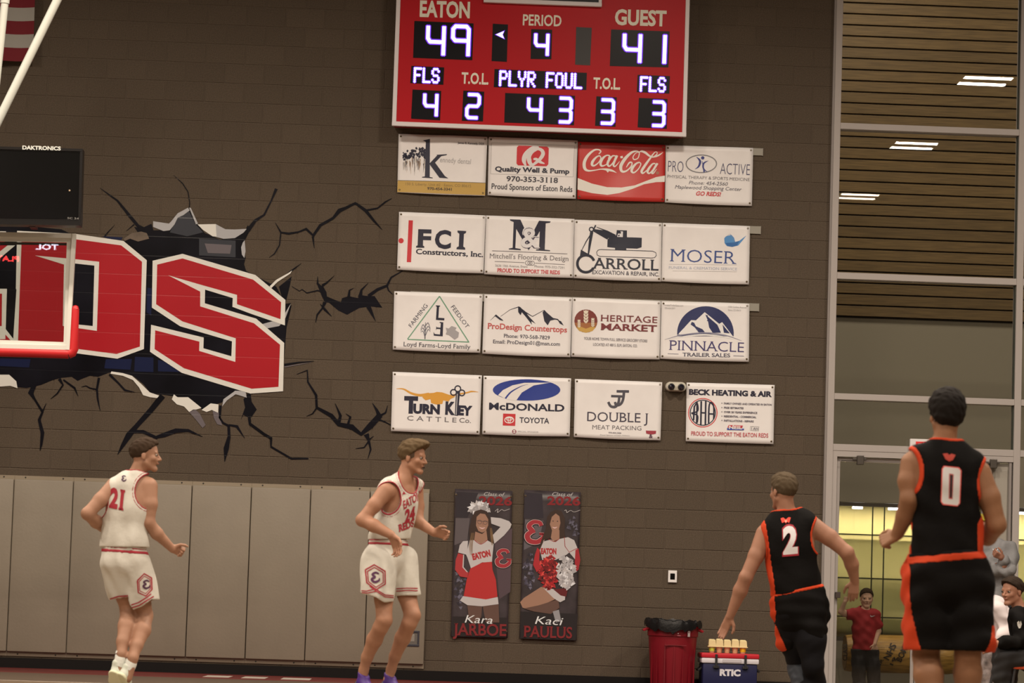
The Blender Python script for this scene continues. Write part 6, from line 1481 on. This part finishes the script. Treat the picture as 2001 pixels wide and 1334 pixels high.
f.cap((384, 790), (388, 870), 156, 168, (fw, .76), .03, sL); f.cap((305, 870, .0), (300, 1150, .02), 112, 100, None, .04, sL); f.cap((466, 870, .0), (482, 1160, .0), 112, 104, None, .04, sL)
s_, v, X = f.cloth('shorts', sL, .010, M_jb, (), [((384, 756), (-.11, 0, 1)), ((384, 1192), (0, 0, -1))], .008, .16, seed=19, hollow=([(384, 1192)], [(0, 0, -1)], .05, .012))
tl = (f.P(384, 770).z-X[..., 2])+(X[..., 0]-f.P(384, 0).x)*.11
f.band('waistband', v, X, tl, .0, .042, M_or, s_)
xq = X[..., 0]; zq = X[..., 2]; xb = f.P(228, 0).x+np.clip((f.P(0, 930).z-zq)/.33, 0, 1)**1.4*(58*f.u); f.band('side_stripe', v, X, xb-xq, 0, .4, M_or, s_)
xb = f.P(588, 0).x-np.clip((f.P(0, 1080).z-zq)/.12, 0, 1)**1.3*(32*f.u)+np.where(zq > f.P(0, 1060).z, .1, 0); f.band('side_stripe', v, X, xq-xb, 0, .4, M_or, s_)
pl = Print(j, onto(j), f.fr, lift=.004, cell=4, toward=TOW)
def zero(pl, g, col): pl.poly([(372-g, 385-g), (432+g, 392-g), (442+g, 402), (436+g, 545), (428, 555+g), (368-g, 548+g), (359-g, 538), (364-g, 395)], col, 'number')
zero(pl, 4, (196, 70, 60)); zero(pl, 0, (180, 166, 154)); pl.poly([(392, 415), (412, 418), (407, 528), (390, 526)], (150, 50, 46), 'number'); pl.poly([(396, 420), (408, 422), (404, 522), (394, 521)], (26, 20, 20), 'number')
pl.poly([(364, 328), (384, 326), (392, 334), (402, 328), (420, 334), (408, 356), (392, 362), (376, 352)], (150, 44, 30), 'emblem'); pl.done(.7)
f.shoe((330, 1540, -.06), (330, 1590, -.12), (318, 1585, .16), M_shd, M_sole); f.shoe((474, 1545, .0), (474, 1590, -.06), (480, 1585, .24), M_shd, M_sole)
# ================================================================ bin, cooler, cups
def pz(px, py, Y): return at_y(px, py, Y)
YT_ = -0.46
a, b = pz(1264, 1300, YT_), pz(1362, 1300, YT_); cx = (a.x+b.x)/2; R0 = (pz(1362, 1220, YT_).x-pz(1260, 1220, YT_).x)/2; ztop = pz(1310, 1218, YT_).z
bn = thing('rubbish_bin', (cx, YT_, 0), 'round red plastic bin lined with a black bag', 'bin')
M_rb = mat('red_plastic', seen(106, 13, 22), .45, spec=.35); M_rbd = mat('red_plastic_rim', seen(130, 18, 27), .45, spec=.35)
MB().lathe([(0.0001, 0), (R0*.78, 0), (R0*.80, .02), (R0*.93, ztop-.13), (R0*.97, ztop-.125), (R0*.975, ztop-.03), (R0*.93, ztop-.03), (R0*.9, ztop-.1), (0.0001, ztop-.12)], (cx, YT_, 0), 36).build('tub', M_rb, bn, True)
MB().lathe([(R0*.95, ztop-.04), (R0*1.045, ztop-.035), (R0*1.05, ztop-.008), (R0*1.0, ztop), (R0*.94, ztop-.005), (R0*.93, ztop-.03)], (cx, YT_, 0), 36).build('rim', M_rbd, bn, True)
for s_ in (-1, 1):
    MB().tube([(cx+s_*R0*.93, YT_-.07, ztop-.05), (cx+s_*(R0+.03), YT_-.06, ztop-.07), (cx+s_*(R0+.03), YT_+.06, ztop-.07), (cx+s_*R0*.93, YT_+.07, ztop-.05)], .013, 8).build('handle', M_rbd, bn, True)
pf = MB().box((cx-.10, YT_-R0*.93-.004, ztop-.22), (cx+.12, YT_-R0*.90, ztop-.212)).box((cx-.10, YT_-R0*.88-.004, ztop-.60), (cx-.092, YT_-R0*.84, ztop-.22)); pf.build('moulded_line', mat('red_plastic_line', seen(98, 12, 20), .5), bn)
for k in range(7):
    a_ = -pi/2+(-1.15+k*.38); MB().box((-.004, -.01, 0.05), (.004, .006, ztop-.15)).build('rib', M_rb, bn).data.transform(Matrix.Translation((cx+R0*.875*cos(a_), YT_+R0*.875*sin(a_), 0))@Matrix.Rotation(a_+pi/2, 4, 'Z'))
nb = 72; vs = []; fs = []; rows = [(.90, -.10), (.955, .0), (1.0, .03), (1.05, .022), (1.085, .002), (1.10, -.018), (1.10, -.034)]
rr = random.Random(4)
ph_ = [rr.random()*6 for _ in range(4)]
for i, (k, z) in enumerate(rows):
    for j in range(nb):
        t = 2*pi*j/nb; w_ = (.012*sin(9*t+ph_[0])+.010*sin(17*t+ph_[1])+.008*sin(29*t+ph_[2]))*(.3+.14*i)
        lz = z+(.022*(.5+.5*cos(t-2.6)) if i > 0 else 0)-.010*max(0, i-3)*(1-cos(t*2+.6))+w_*.8
        r_ = R0*(k+w_*.8); vs.append((cx+r_*cos(t), YT_+r_*sin(t), ztop+lz))
for i in range(len(rows)-1):
    for j in range(nb): fs.append((i*nb+j, i*nb+(j+1) % nb, (i+1)*nb+(j+1) % nb, (i+1)*nb+j))
MB().add(vs, fs).build('bin_bag', mat('black_bag', (.006, .006, .007), .35, bump=.35, bscale=30, spec=.3), bn, True)
plc = Print(bn, lambda x, y: Vector((at_y(x, y, YT_-R0).x, YT_-R0*.985+((at_y(x, y, YT_-R0).x-cx)**2)/R0*.42, at_y(x, y, YT_-R0).z)), (1220, 1090, 5.467), lift=.012)
plc.poly([(682, 778), (708, 780), (704, 842), (678, 840)], (150, 130, 122), 'sticker'); plc.poly([(686, 790), (702, 791), (700, 802), (684, 801)], (90, 40, 44), 'sticker_mark'); plc.poly([(570, 800), (580, 800), (580, 812), (570, 812)], (150, 120, 116), 'sticker_mark'); plc.rib([(566, 828, 7), (602, 830, 7)], (140, 80, 80), name='sticker_mark'); plc.done()

YC = -.62; CFm = (1220, 1090, 5.467)
CP = lambda x, y, dy=0: at_y(1220+x/5.467, 1090+y/5.467, YC+dy)
cl, cr = CP(838, 1200), CP(1420, 1215); zt0, zt1, zt2 = CP(1130, 1018).z, CP(1130, 1072).z, CP(1130, 1128).z
co_ = thing('cooler', ((cl.x+cr.x)/2, YC+.2, 0), 'navy hard cooler with a white collar and red lid', 'cooler')
M_nv = mat('cooler_navy', seen(22, 22, 50), .5, bump=.1, bscale=200, spec=.3); M_cw = mat('cooler_white', seen(186, 170, 164), .5); M_cr = mat('cooler_red', seen(168, 28, 36), .45, spec=.3); M_rub = mat('rubber_black', (.012, .012, .014), .6)
bm = MB().box((cl.x, YC, .02), (cr.x, YC+.40, zt2), .014); bm.build('tub', M_nv, co_, True)
MB().box((cl.x-.015, YC-.012, zt2), (cr.x+.015, YC+.412, zt1), .012).build('collar', M_cw, co_, True)
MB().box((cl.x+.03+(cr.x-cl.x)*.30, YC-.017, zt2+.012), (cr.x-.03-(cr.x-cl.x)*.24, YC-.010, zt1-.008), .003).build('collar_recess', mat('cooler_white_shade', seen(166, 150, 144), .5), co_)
MB().box((cl.x-.018, YC-.015, zt1+.001), (cr.x+.018, YC+.415, zt0), .014).build('lid', M_cr, co_, True)
for qx in (982, 1294):
    p = CP(qx, 1040)
    lt = MB().box((p.x-.012, YC-.030, zt2-.05), (p.x+.012, YC-.012, zt0-.012), .004).box((p.x-.030, YC-.026, zt2-.05), (p.x+.030, YC-.004, zt2-.022), .005).build('latch', M_rub, co_)
for s_, xx in ((-1, cl.x), (1, cr.x)):
    MB().tube([(xx, YC+.10, zt2-.05), (xx+s_*.03, YC+.10, zt2-.07), (xx+s_*.03, YC+.30, zt2-.07), (xx, YC+.30, zt2-.05)], .012, 8).build('handle', M_rub, co_, True)
for xx in (cl.x+.05, cr.x-.05):
    for yy in (YC+.05, YC+.35): MB().box((xx-.03, yy-.03, 0), (xx+.03, yy+.03, .022), .004).build('foot', M_rub, co_)
plc = Print(co_, lambda x, y: at_y(x, y, YC), CFm, lift=.0015); c_ = (186, 172, 168)
plc.text('RTIC', 1018, 1252, 1240, 1258, 62, c_, bold=.06); plc.done()
# five paper cups in a carrier
cw = CP(1308, 900).x-CP(893, 900).x
car = thing('cup_carrier', (CP(1100, 1018).x, YC+.18, zt0), 'pale cardboard carrier strip gripping five cups on the cooler lid', 'carrier')
zc1, zc2 = CP(1100, 950).z, CP(1100, 868).z
M_card = mat('pale_card', seen(196, 168, 116), .7); M_cup = mat('cup_paper', seen(180, 140, 98), .6)
Yc_ = YC+.16
cxs = [CP(x, 950, .16).x for x in (935, 1014, 1098, 1183, 1267)]
tr = MB(); z0 = zc1
tr.box((cxs[0]-.045, Yc_-.045, z0-.004), (cxs[-1]+.045, Yc_+.075, z0+.006), .001); tr.build('tray_flange', M_card, car)
for i, x in enumerate(cxs):
    h_ = .076+.006*(i % 2); hw = .0385; MB().add([(x-hw, Yc_-.04, z0), (x+hw, Yc_-.04, z0), (x+hw, Yc_+.034, z0), (x-hw, Yc_+.034, z0), (x-hw*.88, Yc_-.034, z0+h_*.86), (x+hw*.88, Yc_-.034, z0+h_*.8), (x+hw*.88, Yc_+.03, z0+h_*.9), (x-hw*.88, Yc_+.03, z0+h_*.9), (x-hw*.6, Yc_-.022, z0+h_), (x+hw*.6, Yc_-.022, z0+h_*.95), (x+hw*.6, Yc_+.02, z0+h_), (x-hw*.6, Yc_+.02, z0+h_)], [(0, 1, 5, 4), (1, 2, 6, 5), (2, 3, 7, 6), (3, 0, 4, 7), (4, 5, 9, 8), (5, 6, 10, 9), (6, 7, 11, 10), (7, 4, 8, 11), (8, 9, 10, 11)]).build('tray_cell', M_card, car)
    MB().box((x-.03, Yc_+.035, z0), (x+.03, Yc_+.07, z0+.075), .006).build('tray_back', M_card, car)
labs = ['leftmost paper cup in the carrier, with a lime green label', 'second paper cup from the left, under a pointing hand', 'middle paper cup of the five in the carrier', 'fourth paper cup from the left in the carrier', 'rightmost paper cup in the carrier, with a yellow label']
for i, x in enumerate(cxs):
    c_ = thing('paper_cup', (x, Yc_, zt0), labs[i], 'cup', 'paper cups in the carrier on the cooler')
    MB().lathe([(0.0001, zt0+.001), (.0235, zt0+.001), (.0245, zt0+.004), (.033, z0-.006), (.031, z0-.006), (.021, zt0+.006)], (x, Yc_, 0), 20).build('cup_wall', M_cup, c_, True)
    if i in (0, 4):
        MB().lathe([(.0285, zt0+.016), (.0336, z0-.010), (.0336, z0-.0095)], (x, Yc_, 0), 20).build('cup_label', mat('label_lime' if i == 0 else 'label_yellow', seen(170, 180, 60) if i == 0 else seen(196, 150, 24), .5), c_, True)

# ================================================================ lobby things: log, child
Ylg = 5.1
LP = lambda x, y, dy=0: at_y(1600+x/2.937, 880+y/2.937, Ylg+dy)
lc, rc_ = LP(150, 1158), at_y(1866, 1284, Ylg); Rl = (LP(150, 1050).z-LP(150, 1268).z)/2
lg = thing('painted_log', ((lc.x+rc_.x)/2, Ylg, .05), 'thick varnished log with painted black letters lying behind the doors', 'log')
zc = lc.z; n_ = 30; vs = []; fs = []; segs = 14
for i in range(segs+1):
    t = i/segs; x = lc.x+(rc_.x-lc.x)*t
    for j in range(n_):
        a_ = 2*pi*j/n_; r_ = Rl*(1+.02*sin(3*a_+t*2)+.012*sin(7*a_+t*5)-(.06 if i in (0, segs) else 0)); vs.append((x, Ylg+r_*cos(a_), zc+r_*sin(a_)))
for i in range(segs):
    for j in range(n_): fs.append((i*n_+j, i*n_+(j+1) % n_, (i+1)*n_+(j+1) % n_, (i+1)*n_+j))
fs += [tuple(range(n_)), tuple(range((segs+1)*n_-1, segs*n_-1, -1))]
MB().add(vs, fs).build('trunk', mat('varnished_bark', seen(150, 108, 46), .35, vary=.4, vscale=6, grain=(1, 6, 6), bump=.4, bscale=14), lg, True)
MB().lathe([(.0001, -.006), (Rl*.9, -.006), (Rl*.93, .0)], (lc.x, Ylg, zc), 30, 'x').build('end_grain', mat('log_end', seen(110, 76, 34), .5, vary=.4, vscale=20), lg)
LPl = lambda x, y: (lambda p: Vector((p.x, Ylg-sqrt(max(0, Rl*Rl*1.02-(p.z-zc)**2)), p.z)))(at_y(x, y, Ylg-Rl*.9))
pl = Print(lg, LPl, (1600, 880, 2.937), lift=.012, cell=3); kk = (30, 22, 14)
for t_, x0, y0, x1, y1, h_ in (('CLASS', 160, 1205, 162, 1110, 24), ('OF', 330, 1180, 332, 1125, 30), ('NHS', 400, 1205, 446, 1118, 36), ('19', 425, 1235, 445, 1190, 20), ('BOMB', 470, 1215, 520, 1112, 34), ('SR', 352, 1240, 372, 1200, 18)): pl.text(t_, x0, y0, x1, y1, h_, kk, bold=.02)
pl.done()
for xx in (lc.x+.35, rc_.x-.35):
    MB().box((xx-.05, Ylg-.2, 0), (xx+.05, Ylg+.2, zc-Rl*.86), .01).box((xx-.04, Ylg-.24, .05), (xx+.04, Ylg-.12, zc-Rl*.6), .01).box((xx-.04, Ylg+.12, .05), (xx+.04, Ylg+.24, zc-Rl*.6), .01).build('cradle', mat('cradle_grey', (.16, .15, .14), .6), lg)

f = Fig(4.3, (1600, 880, 2.937), 'small boy in a red shirt beyond the glass door, one fist raised', 'people in the lobby', (270, 1200))
tor = []
f.cap((256, 1000), (262, 1120), 56, 58, (Vector((0, 1, 0)), .7), .03, tor); f.cap((200, 935), (318, 940), 24, 24, None, .04, tor); f.cap((258, 950), (258, 1010), 52, 56, (Vector((0, 1, 0)), .7), .03, tor)
f.prims += tor
f.head((274, 848), (-.05, -1, -.05), .215, neck=((264, 925), 17), hair=[(0, 0, .22, .44, .34, .33)], hair_m=HB)
for a, b, ra, rb in (((196, 936), (150, 935, -.05), 22, 18), ((150, 935, -.05), (128, 925, -.08), 18, 16), ((128, 925, -.08), (150, 868, -.12), 16, 11)): f.cap(a, b, ra, rb)
f.hand((150, 868, -.12), (.15, -.1, .9), (.8, -.5, 0), 1.6, .62)
for a, b, ra, rb in (((324, 945), (342, 1035, 0), 20, 16), ((342, 1035, 0), (320, 1110, -.08), 16, 11)): f.cap(a, b, ra, rb)
f.hand((320, 1112, -.08), (-.25, -.1, -.9), (-.8, -.5, 0), .6, .62)
f.chain([(228, 1140, 0, 40), (226, 1240, -.01, 30), (228, 1330, .0, 22)]); f.chain([(300, 1140, 0, 40), (312, 1240, -.01, 30), (318, 1330, .0, 22)])
f.body(skin('child', 186, 140, 110), h=.005)
sl = [];
f.cap((256, 1000), (262, 1130), 62, 64, (Vector((0, 1, 0)), .75), .03, sl); f.cap((200, 936), (318, 942), 26, 26, None, .04, sl); f.cap((258, 950), (258, 1010), 56, 60, (Vector((0, 1, 0)), .75), .03, sl); f.cap((200, 938), (162, 942, -.04), 28, 26, None, .02, sl); f.cap((322, 945), (336, 1000), 28, 25, None, .02, sl)
nk = ('e', (f.P(268, 900, -.02), [30*f.u, .08, 18*f.u], (Vector((1, 0, 0)), Vector((0, 1, 0)), Vector((0, 0, 1)))), 0)
o, v, X = f.cloth('shirt', sl, .010, mat('shirt_red', seen(136, 18, 24), .75), (nk,), [((260, 1145), (0, 0, -1)), ((158, 940, -.04), (-1, 0, -.1))], .006, .12, seed=2)
pl = Print(o, onto(o), f.fr, lift=.004, toward=TOW); pl.curve([(296, 944, 2), (302, 952, 6), (322, 946, 1)], (200, 180, 175), name='maker_mark'); pl.done()
tr = []; f.chain([(230, 1150, 0, 44), (230, 1240, -.01, 38), (232, 1345, .0, 34)], .02, tr); f.chain([(300, 1150, 0, 44), (312, 1240, -.01, 38), (318, 1345, .0, 34)], .02, tr)
f.cloth('trousers', tr, .004, mat('trousers_black', (.012, .012, .014), .8), (), [((260, 1140), (0, 0, 1))], .005, .1, seed=3)
for xx in (230, 318): f.shoe((xx, 1328, 0), (xx, 1352, .04), (xx, 1356, -.14), M_shd, M_sole, r=.034)

# ================================================================ people by the bench
f = Fig(-1.2, (1880, 860, 2.814), 'standing person in a grey hooded top with folded arms, mostly hidden by player 0', 'people by the bench', (205, 900))
tor = []; fwd = Vector((-.35, -.93, 0)).normalized()
f.cap((205, 640), (208, 860), 72, 70, (fwd, .7), .03, tor); f.cap((150, 600), (262, 606), 34, 34, None, .05, tor)
f.prims += tor
f.head((112, 478), (-.55, -.8, -.1), .24, neck=((150, 580), 30), hair=[(0, 0, .2, .44, .34, .34)], hair_m=mat('knit_cap_yellow', seen(150, 130, 40), .9))
f.cap((270, 630), (258, 700, -.1), 30, 28); f.cap((258, 700, -.1), (215, 640, -.25), 26, 18); f.hand((222, 645, -.25), (-.6, -.2, .25), (-.2, -.6, .7), .9, .95); f.cap((160, 630), (150, 700, -.1), 30, 28); f.cap((150, 700, -.1), (230, 690, -.2), 26, 20)
f.chain([(178, 890, 0, 60), (180, 1150, 0, 44), (185, 1390, 0, 28)]); f.chain([(240, 890, 0, 60), (244, 1150, 0, 44), (248, 1390, 0, 28)])
f.body(skin('bystander', 140, 92, 70))
sl = []
f.cap((206, 640), (210, 870), 78, 78, (fwd, .78), .03, sl); f.cap((150, 598), (262, 604), 40, 40, None, .05, sl); f.cap((270, 625), (262, 702, -.1), 38, 36, None, .02, sl); f.cap((262, 702, -.1), (232, 668, -.22), 34, 26, None, .02, sl); f.cap((158, 625), (148, 705, -.1), 38, 36, None, .02, sl); f.cap((148, 705, -.1), (262, 712, -.2), 34, 30, None, .02, sl); f.cap((190, 582, .04), (215, 585, .05), 30, 30, None, .03, sl)
o, v, X = f.cloth('hooded_top', sl, .008, mat('marl_grey', seen(112, 104, 98), .85, bump=.3, bscale=60), (), [((205, 880), (0, 0, -1))], .010, .14, seed=12)
pl = Print(o, onto(o), f.fr, lift=.004, toward=TOW); pl.curve([(168, 596, 2), (180, 606, 7), (205, 594, 1)], (180, 170, 165), name='maker_mark'); pl.done()
tr = []; f.chain([(178, 890, 0, 66), (180, 1150, 0, 52), (185, 1385, 0, 42)], .02, tr); f.chain([(240, 890, 0, 66), (244, 1150, 0, 52), (248, 1385, 0, 42)], .02, tr)
f.cloth('trousers', tr, .004, mat('trousers_dark', (.03, .03, .035), .8), (), [((205, 870), (0, 0, 1))], .006, .12, seed=33)
for xx in (180, 250): f.shoe((xx, 1392, 0), (xx, 1428, .06), (xx-14, 1430, -.18), M_shd, M_sole)

f = Fig(-6.0, (1880, 860, 2.814), 'seated person in a white long-sleeved top leaning forward behind the man in black', 'people by the bench', (190, 1100))
fwd = Vector((-.9, -.4, 0)).normalized()
tor = []
f.cap((182, 935), (235, 1130), 58, 64, None, .04, tor); f.cap((170, 900), (210, 960), 44, 52, None, .04, tor); f.prims += tor
f.head((95, 868), (-.9, -.35, -.25), .235, neck=((150, 905), 30), hair=[(0, 0, .2, .44, .34, .34)], hair_m=HB)
f.cap((200, 930, -.12), (262, 1040, -.16), 30, 26); f.cap((262, 1040, -.16), (180, 1110, -.24), 26, 17); f.hand((180, 1110, -.24), (-.9, 0, -.3), (-.2, -.4, .8), .7, .95)
f.chain([(240, 1160, -.1, 60), (140, 1170, -.16, 44), (135, 1290, -.14, 36), (140, 1440, -.12, 26)]); f.chain([(240, 1160, .1, 60), (130, 1165, .1, 44), (125, 1290, .1, 36), (128, 1440, .1, 26)])
f.body(skin('bystander', 140, 92, 70))
sl = []; f.cap((182, 935), (238, 1120), 66, 72, None, .04, sl); f.cap((172, 905), (210, 960), 50, 58, None, .04, sl); f.cap((200, 930, -.12), (262, 1040, -.16), 36, 34, None, .02, sl); f.cap((262, 1040, -.16), (195, 1098, -.22), 33, 24, None, .02, sl)
f.cloth('white_top', sl, .006, mat('top_white', seen(176, 156, 146), .8), (), [((235, 1150), (0, 0, -1))], .010, .12, seed=22)
tr = []; f.chain([(240, 1160, -.1, 64), (140, 1175, -.16, 50), (135, 1290, -.14, 44), (140, 1425, -.12, 38)], .02, tr); f.chain([(240, 1160, .1, 64), (130, 1170, .1, 50), (125, 1290, .1, 44), (128, 1425, .1, 38)], .02, tr)
f.cloth('patterned_trousers', tr, .004, mat('trousers_mottled', seen(120, 104, 96), .8, vary=.8, vscale=16), (), [((205, 1120), (0, 0, 1))], .008, .12, seed=23)
for dy in (-.12, .1): f.shoe((138, 1445, dy), (154, 1482, dy), (76, 1484, dy), M_shd, M_sole)
def chair(x, y, rot, label, col):
    t = thing('bench_chair', (x, y, 0), label, 'chair', 'chairs along the team bench')
    m_ = mat('chair_metal', (.06, .06, .065), .4, metal=.5)
    M_ = Matrix.Translation((x, y, 0))@Matrix.Rotation(rot, 4, 'Z')
    def pt(*p): return M_@Vector(p)
    def bx(a, b, nm, mm, bv=.008):
        o = MB().box(a, b, bv).build(nm, mm, None); o.data.transform(M_); rel(o, t); return o
    bx((-.22, -.21, .36), (.22, .21, .395), 'seat', col, .015); bx((-.22, .20, .60), (.22, .235, .88), 'backrest', col, .012)
    for sx in (-.2, .2):
        MB().tube([pt(sx, -.19, .37), pt(sx, -.24, 0)], .012, 8).build('leg', m_, t, True); MB().tube([pt(sx, .21, .86), pt(sx, .20, .37), pt(sx, .26, 0)], .012, 8).build('leg', m_, t, True)
    MB().tube([pt(-.2, -.215, .2), pt(.2, -.215, .2)], .008, 8).build('stretcher', m_, t, True)
p = f.P(240, 1160); chair(p.x+.05, -6.0, -pi/2, 'folding chair under the seated person in white', mat('chair_seat_red', seen(150, 30, 26), .5))

f = Fig(-6.9, (1880, 860, 2.814), 'seated man in a black top at the right edge, looking left with hands together', 'people by the bench', (320, 1100))
fwd = Vector((-.95, -.3, 0)).normalized()
tor = []
f.cap((330, 985), (372, 1160), 66, 72, None, .04, tor); f.cap((300, 960, -.12), (330, 950, .12), 34, 34, None, .05, tor); f.prims += tor
f.head((276, 832), (-.80, -.58, -.05), .225, neck=((318, 930), 34), hair=[(.02, 0, .22, .42, .33, .32), (.2, 0, .36, .2, .25, .12)], hair_m=mat('hair_dark_brown', (.03, .02, .014), .75, bump=.5, bscale=260, spec=.12))
for L_ in ([(318, 990, -.15, 32), (330, 1100, -.2, 28), (240, 1110, -.26, 22), (190, 1118, -.28, 18)], [(330, 980, .15, 32), (330, 1090, .15, 28), (240, 1120, .05, 22), (185, 1130, -.12, 18)]): f.chain(L_)
f.hand((190, 1118, -.28), (-.9, .1, -.25), (-.2, -.3, .9), .55, 1.0); f.hand((185, 1132, -.14), (-.9, -.2, -.2), (-.2, .2, .9), .55, 1.0)
f.body(skin('seated', 140, 92, 68))
sl = []; f.cap((330, 985), (376, 1170), 76, 82, None, .04, sl); f.cap((300, 962, -.12), (332, 950, .12), 40, 40, None, .05, sl)
for L_ in ([(316, 985, -.15, 40), (334, 1100, -.2, 36), (250, 1110, -.26, 28), (212, 1116, -.27, 25)], [(330, 980, .15, 40), (335, 1090, .15, 36), (250, 1120, .05, 28), (215, 1127, -.08, 25)]): f.chain(L_, .02, sl)
nk = ('e', (f.P(305, 905, -.02), [40*f.u, .09, 30*f.u], I3), 0)
o, v, X = f.cloth('black_top', sl, .006, M_jb, (nk,), [((372, 1200), (0, 0, -1))], .008, .12, seed=42)
pl = Print(o, onto(o), f.fr, lift=.004, toward=TOW); pl.poly([(302, 1000), (312, 992), (318, 1005), (322, 990), (328, 1010), (322, 1030), (312, 1034), (304, 1018)], (160, 146, 130), 'emblem'); pl.done()
tr = []; f.chain([(372, 1200, -.12, 70), (225, 1190, -.2, 52), (215, 1290, -.18, 44), (222, 1440, -.16, 36)], .02, tr); f.chain([(372, 1200, .12, 70), (260, 1185, .1, 52), (255, 1290, .1, 44), (262, 1440, .1, 36)], .02, tr)
f.cloth('black_trousers', tr, .004, mat('trousers_black', (.012, .012, .014), .8), (), [((372, 1130), (0, 0, 1))], .008, .12, seed=43)
f.shoe((222, 1450, -.16), (244, 1497, -.16), (158, 1498, -.16), M_shd, M_sole); f.shoe((262, 1450, .1), (284, 1497, .1), (198, 1498, .1), M_shd, M_sole)
p = f.P(372, 1200); chair(p.x+.03, -6.9, -pi/2, 'folding chair under the seated man in black', mat('chair_seat_orange', seen(180, 60, 24), .5))
# ================================================================ scoreboard on the far wall behind the camera (mirrors in the backboard glass)
def mirrored(px, py, Yw, Ym=YB):
    """point on the plane Y=Yw seen through pixel (px,py) after a bounce off the plane Y=Ym"""
    d = ray(px, py); t = (Ym-CAM.y)/d.y; h = CAM+d*t; r = Vector((d.x, -d.y, d.z)); return h+r*((Yw-Ym)/r.y)
YF = Y_BACK+.02
a = mirrored(-60, 440, YF+.2); b = mirrored(125, 560, YF+.2)
fb = thing('far_scoreboard', ((a.x+b.x)/2, YF, min(a.z, b.z)), 'dark scoreboard high on the wall behind the camera', 'scoreboard')
MB().box((a.x, YF, min(a.z, b.z)), (b.x, YF+.18, max(a.z, b.z))).build('housing', mat('panel_black', (0.006, 0.006, 0.009), 0.35), fb)
pm = Print(fb, lambda x, y: mirrored(x, y, YF+.19), (0, 0, 1), lift=.004, toward=Vector((0, 1, 0)))
M_w1 = emit('far_led_white', (.85, .8, 1.0), 22); M_r1 = emit('far_led_red', (1.0, .05, .05), 24)
pm.text('TOL', 114, 488, 70, 487, 10, M_w1, bold=.02, up=(0, -1)); pm.text('PLAY', 37, 511, -8, 509, 10, M_r1, bold=.02, up=(0, -1)); pm.done()
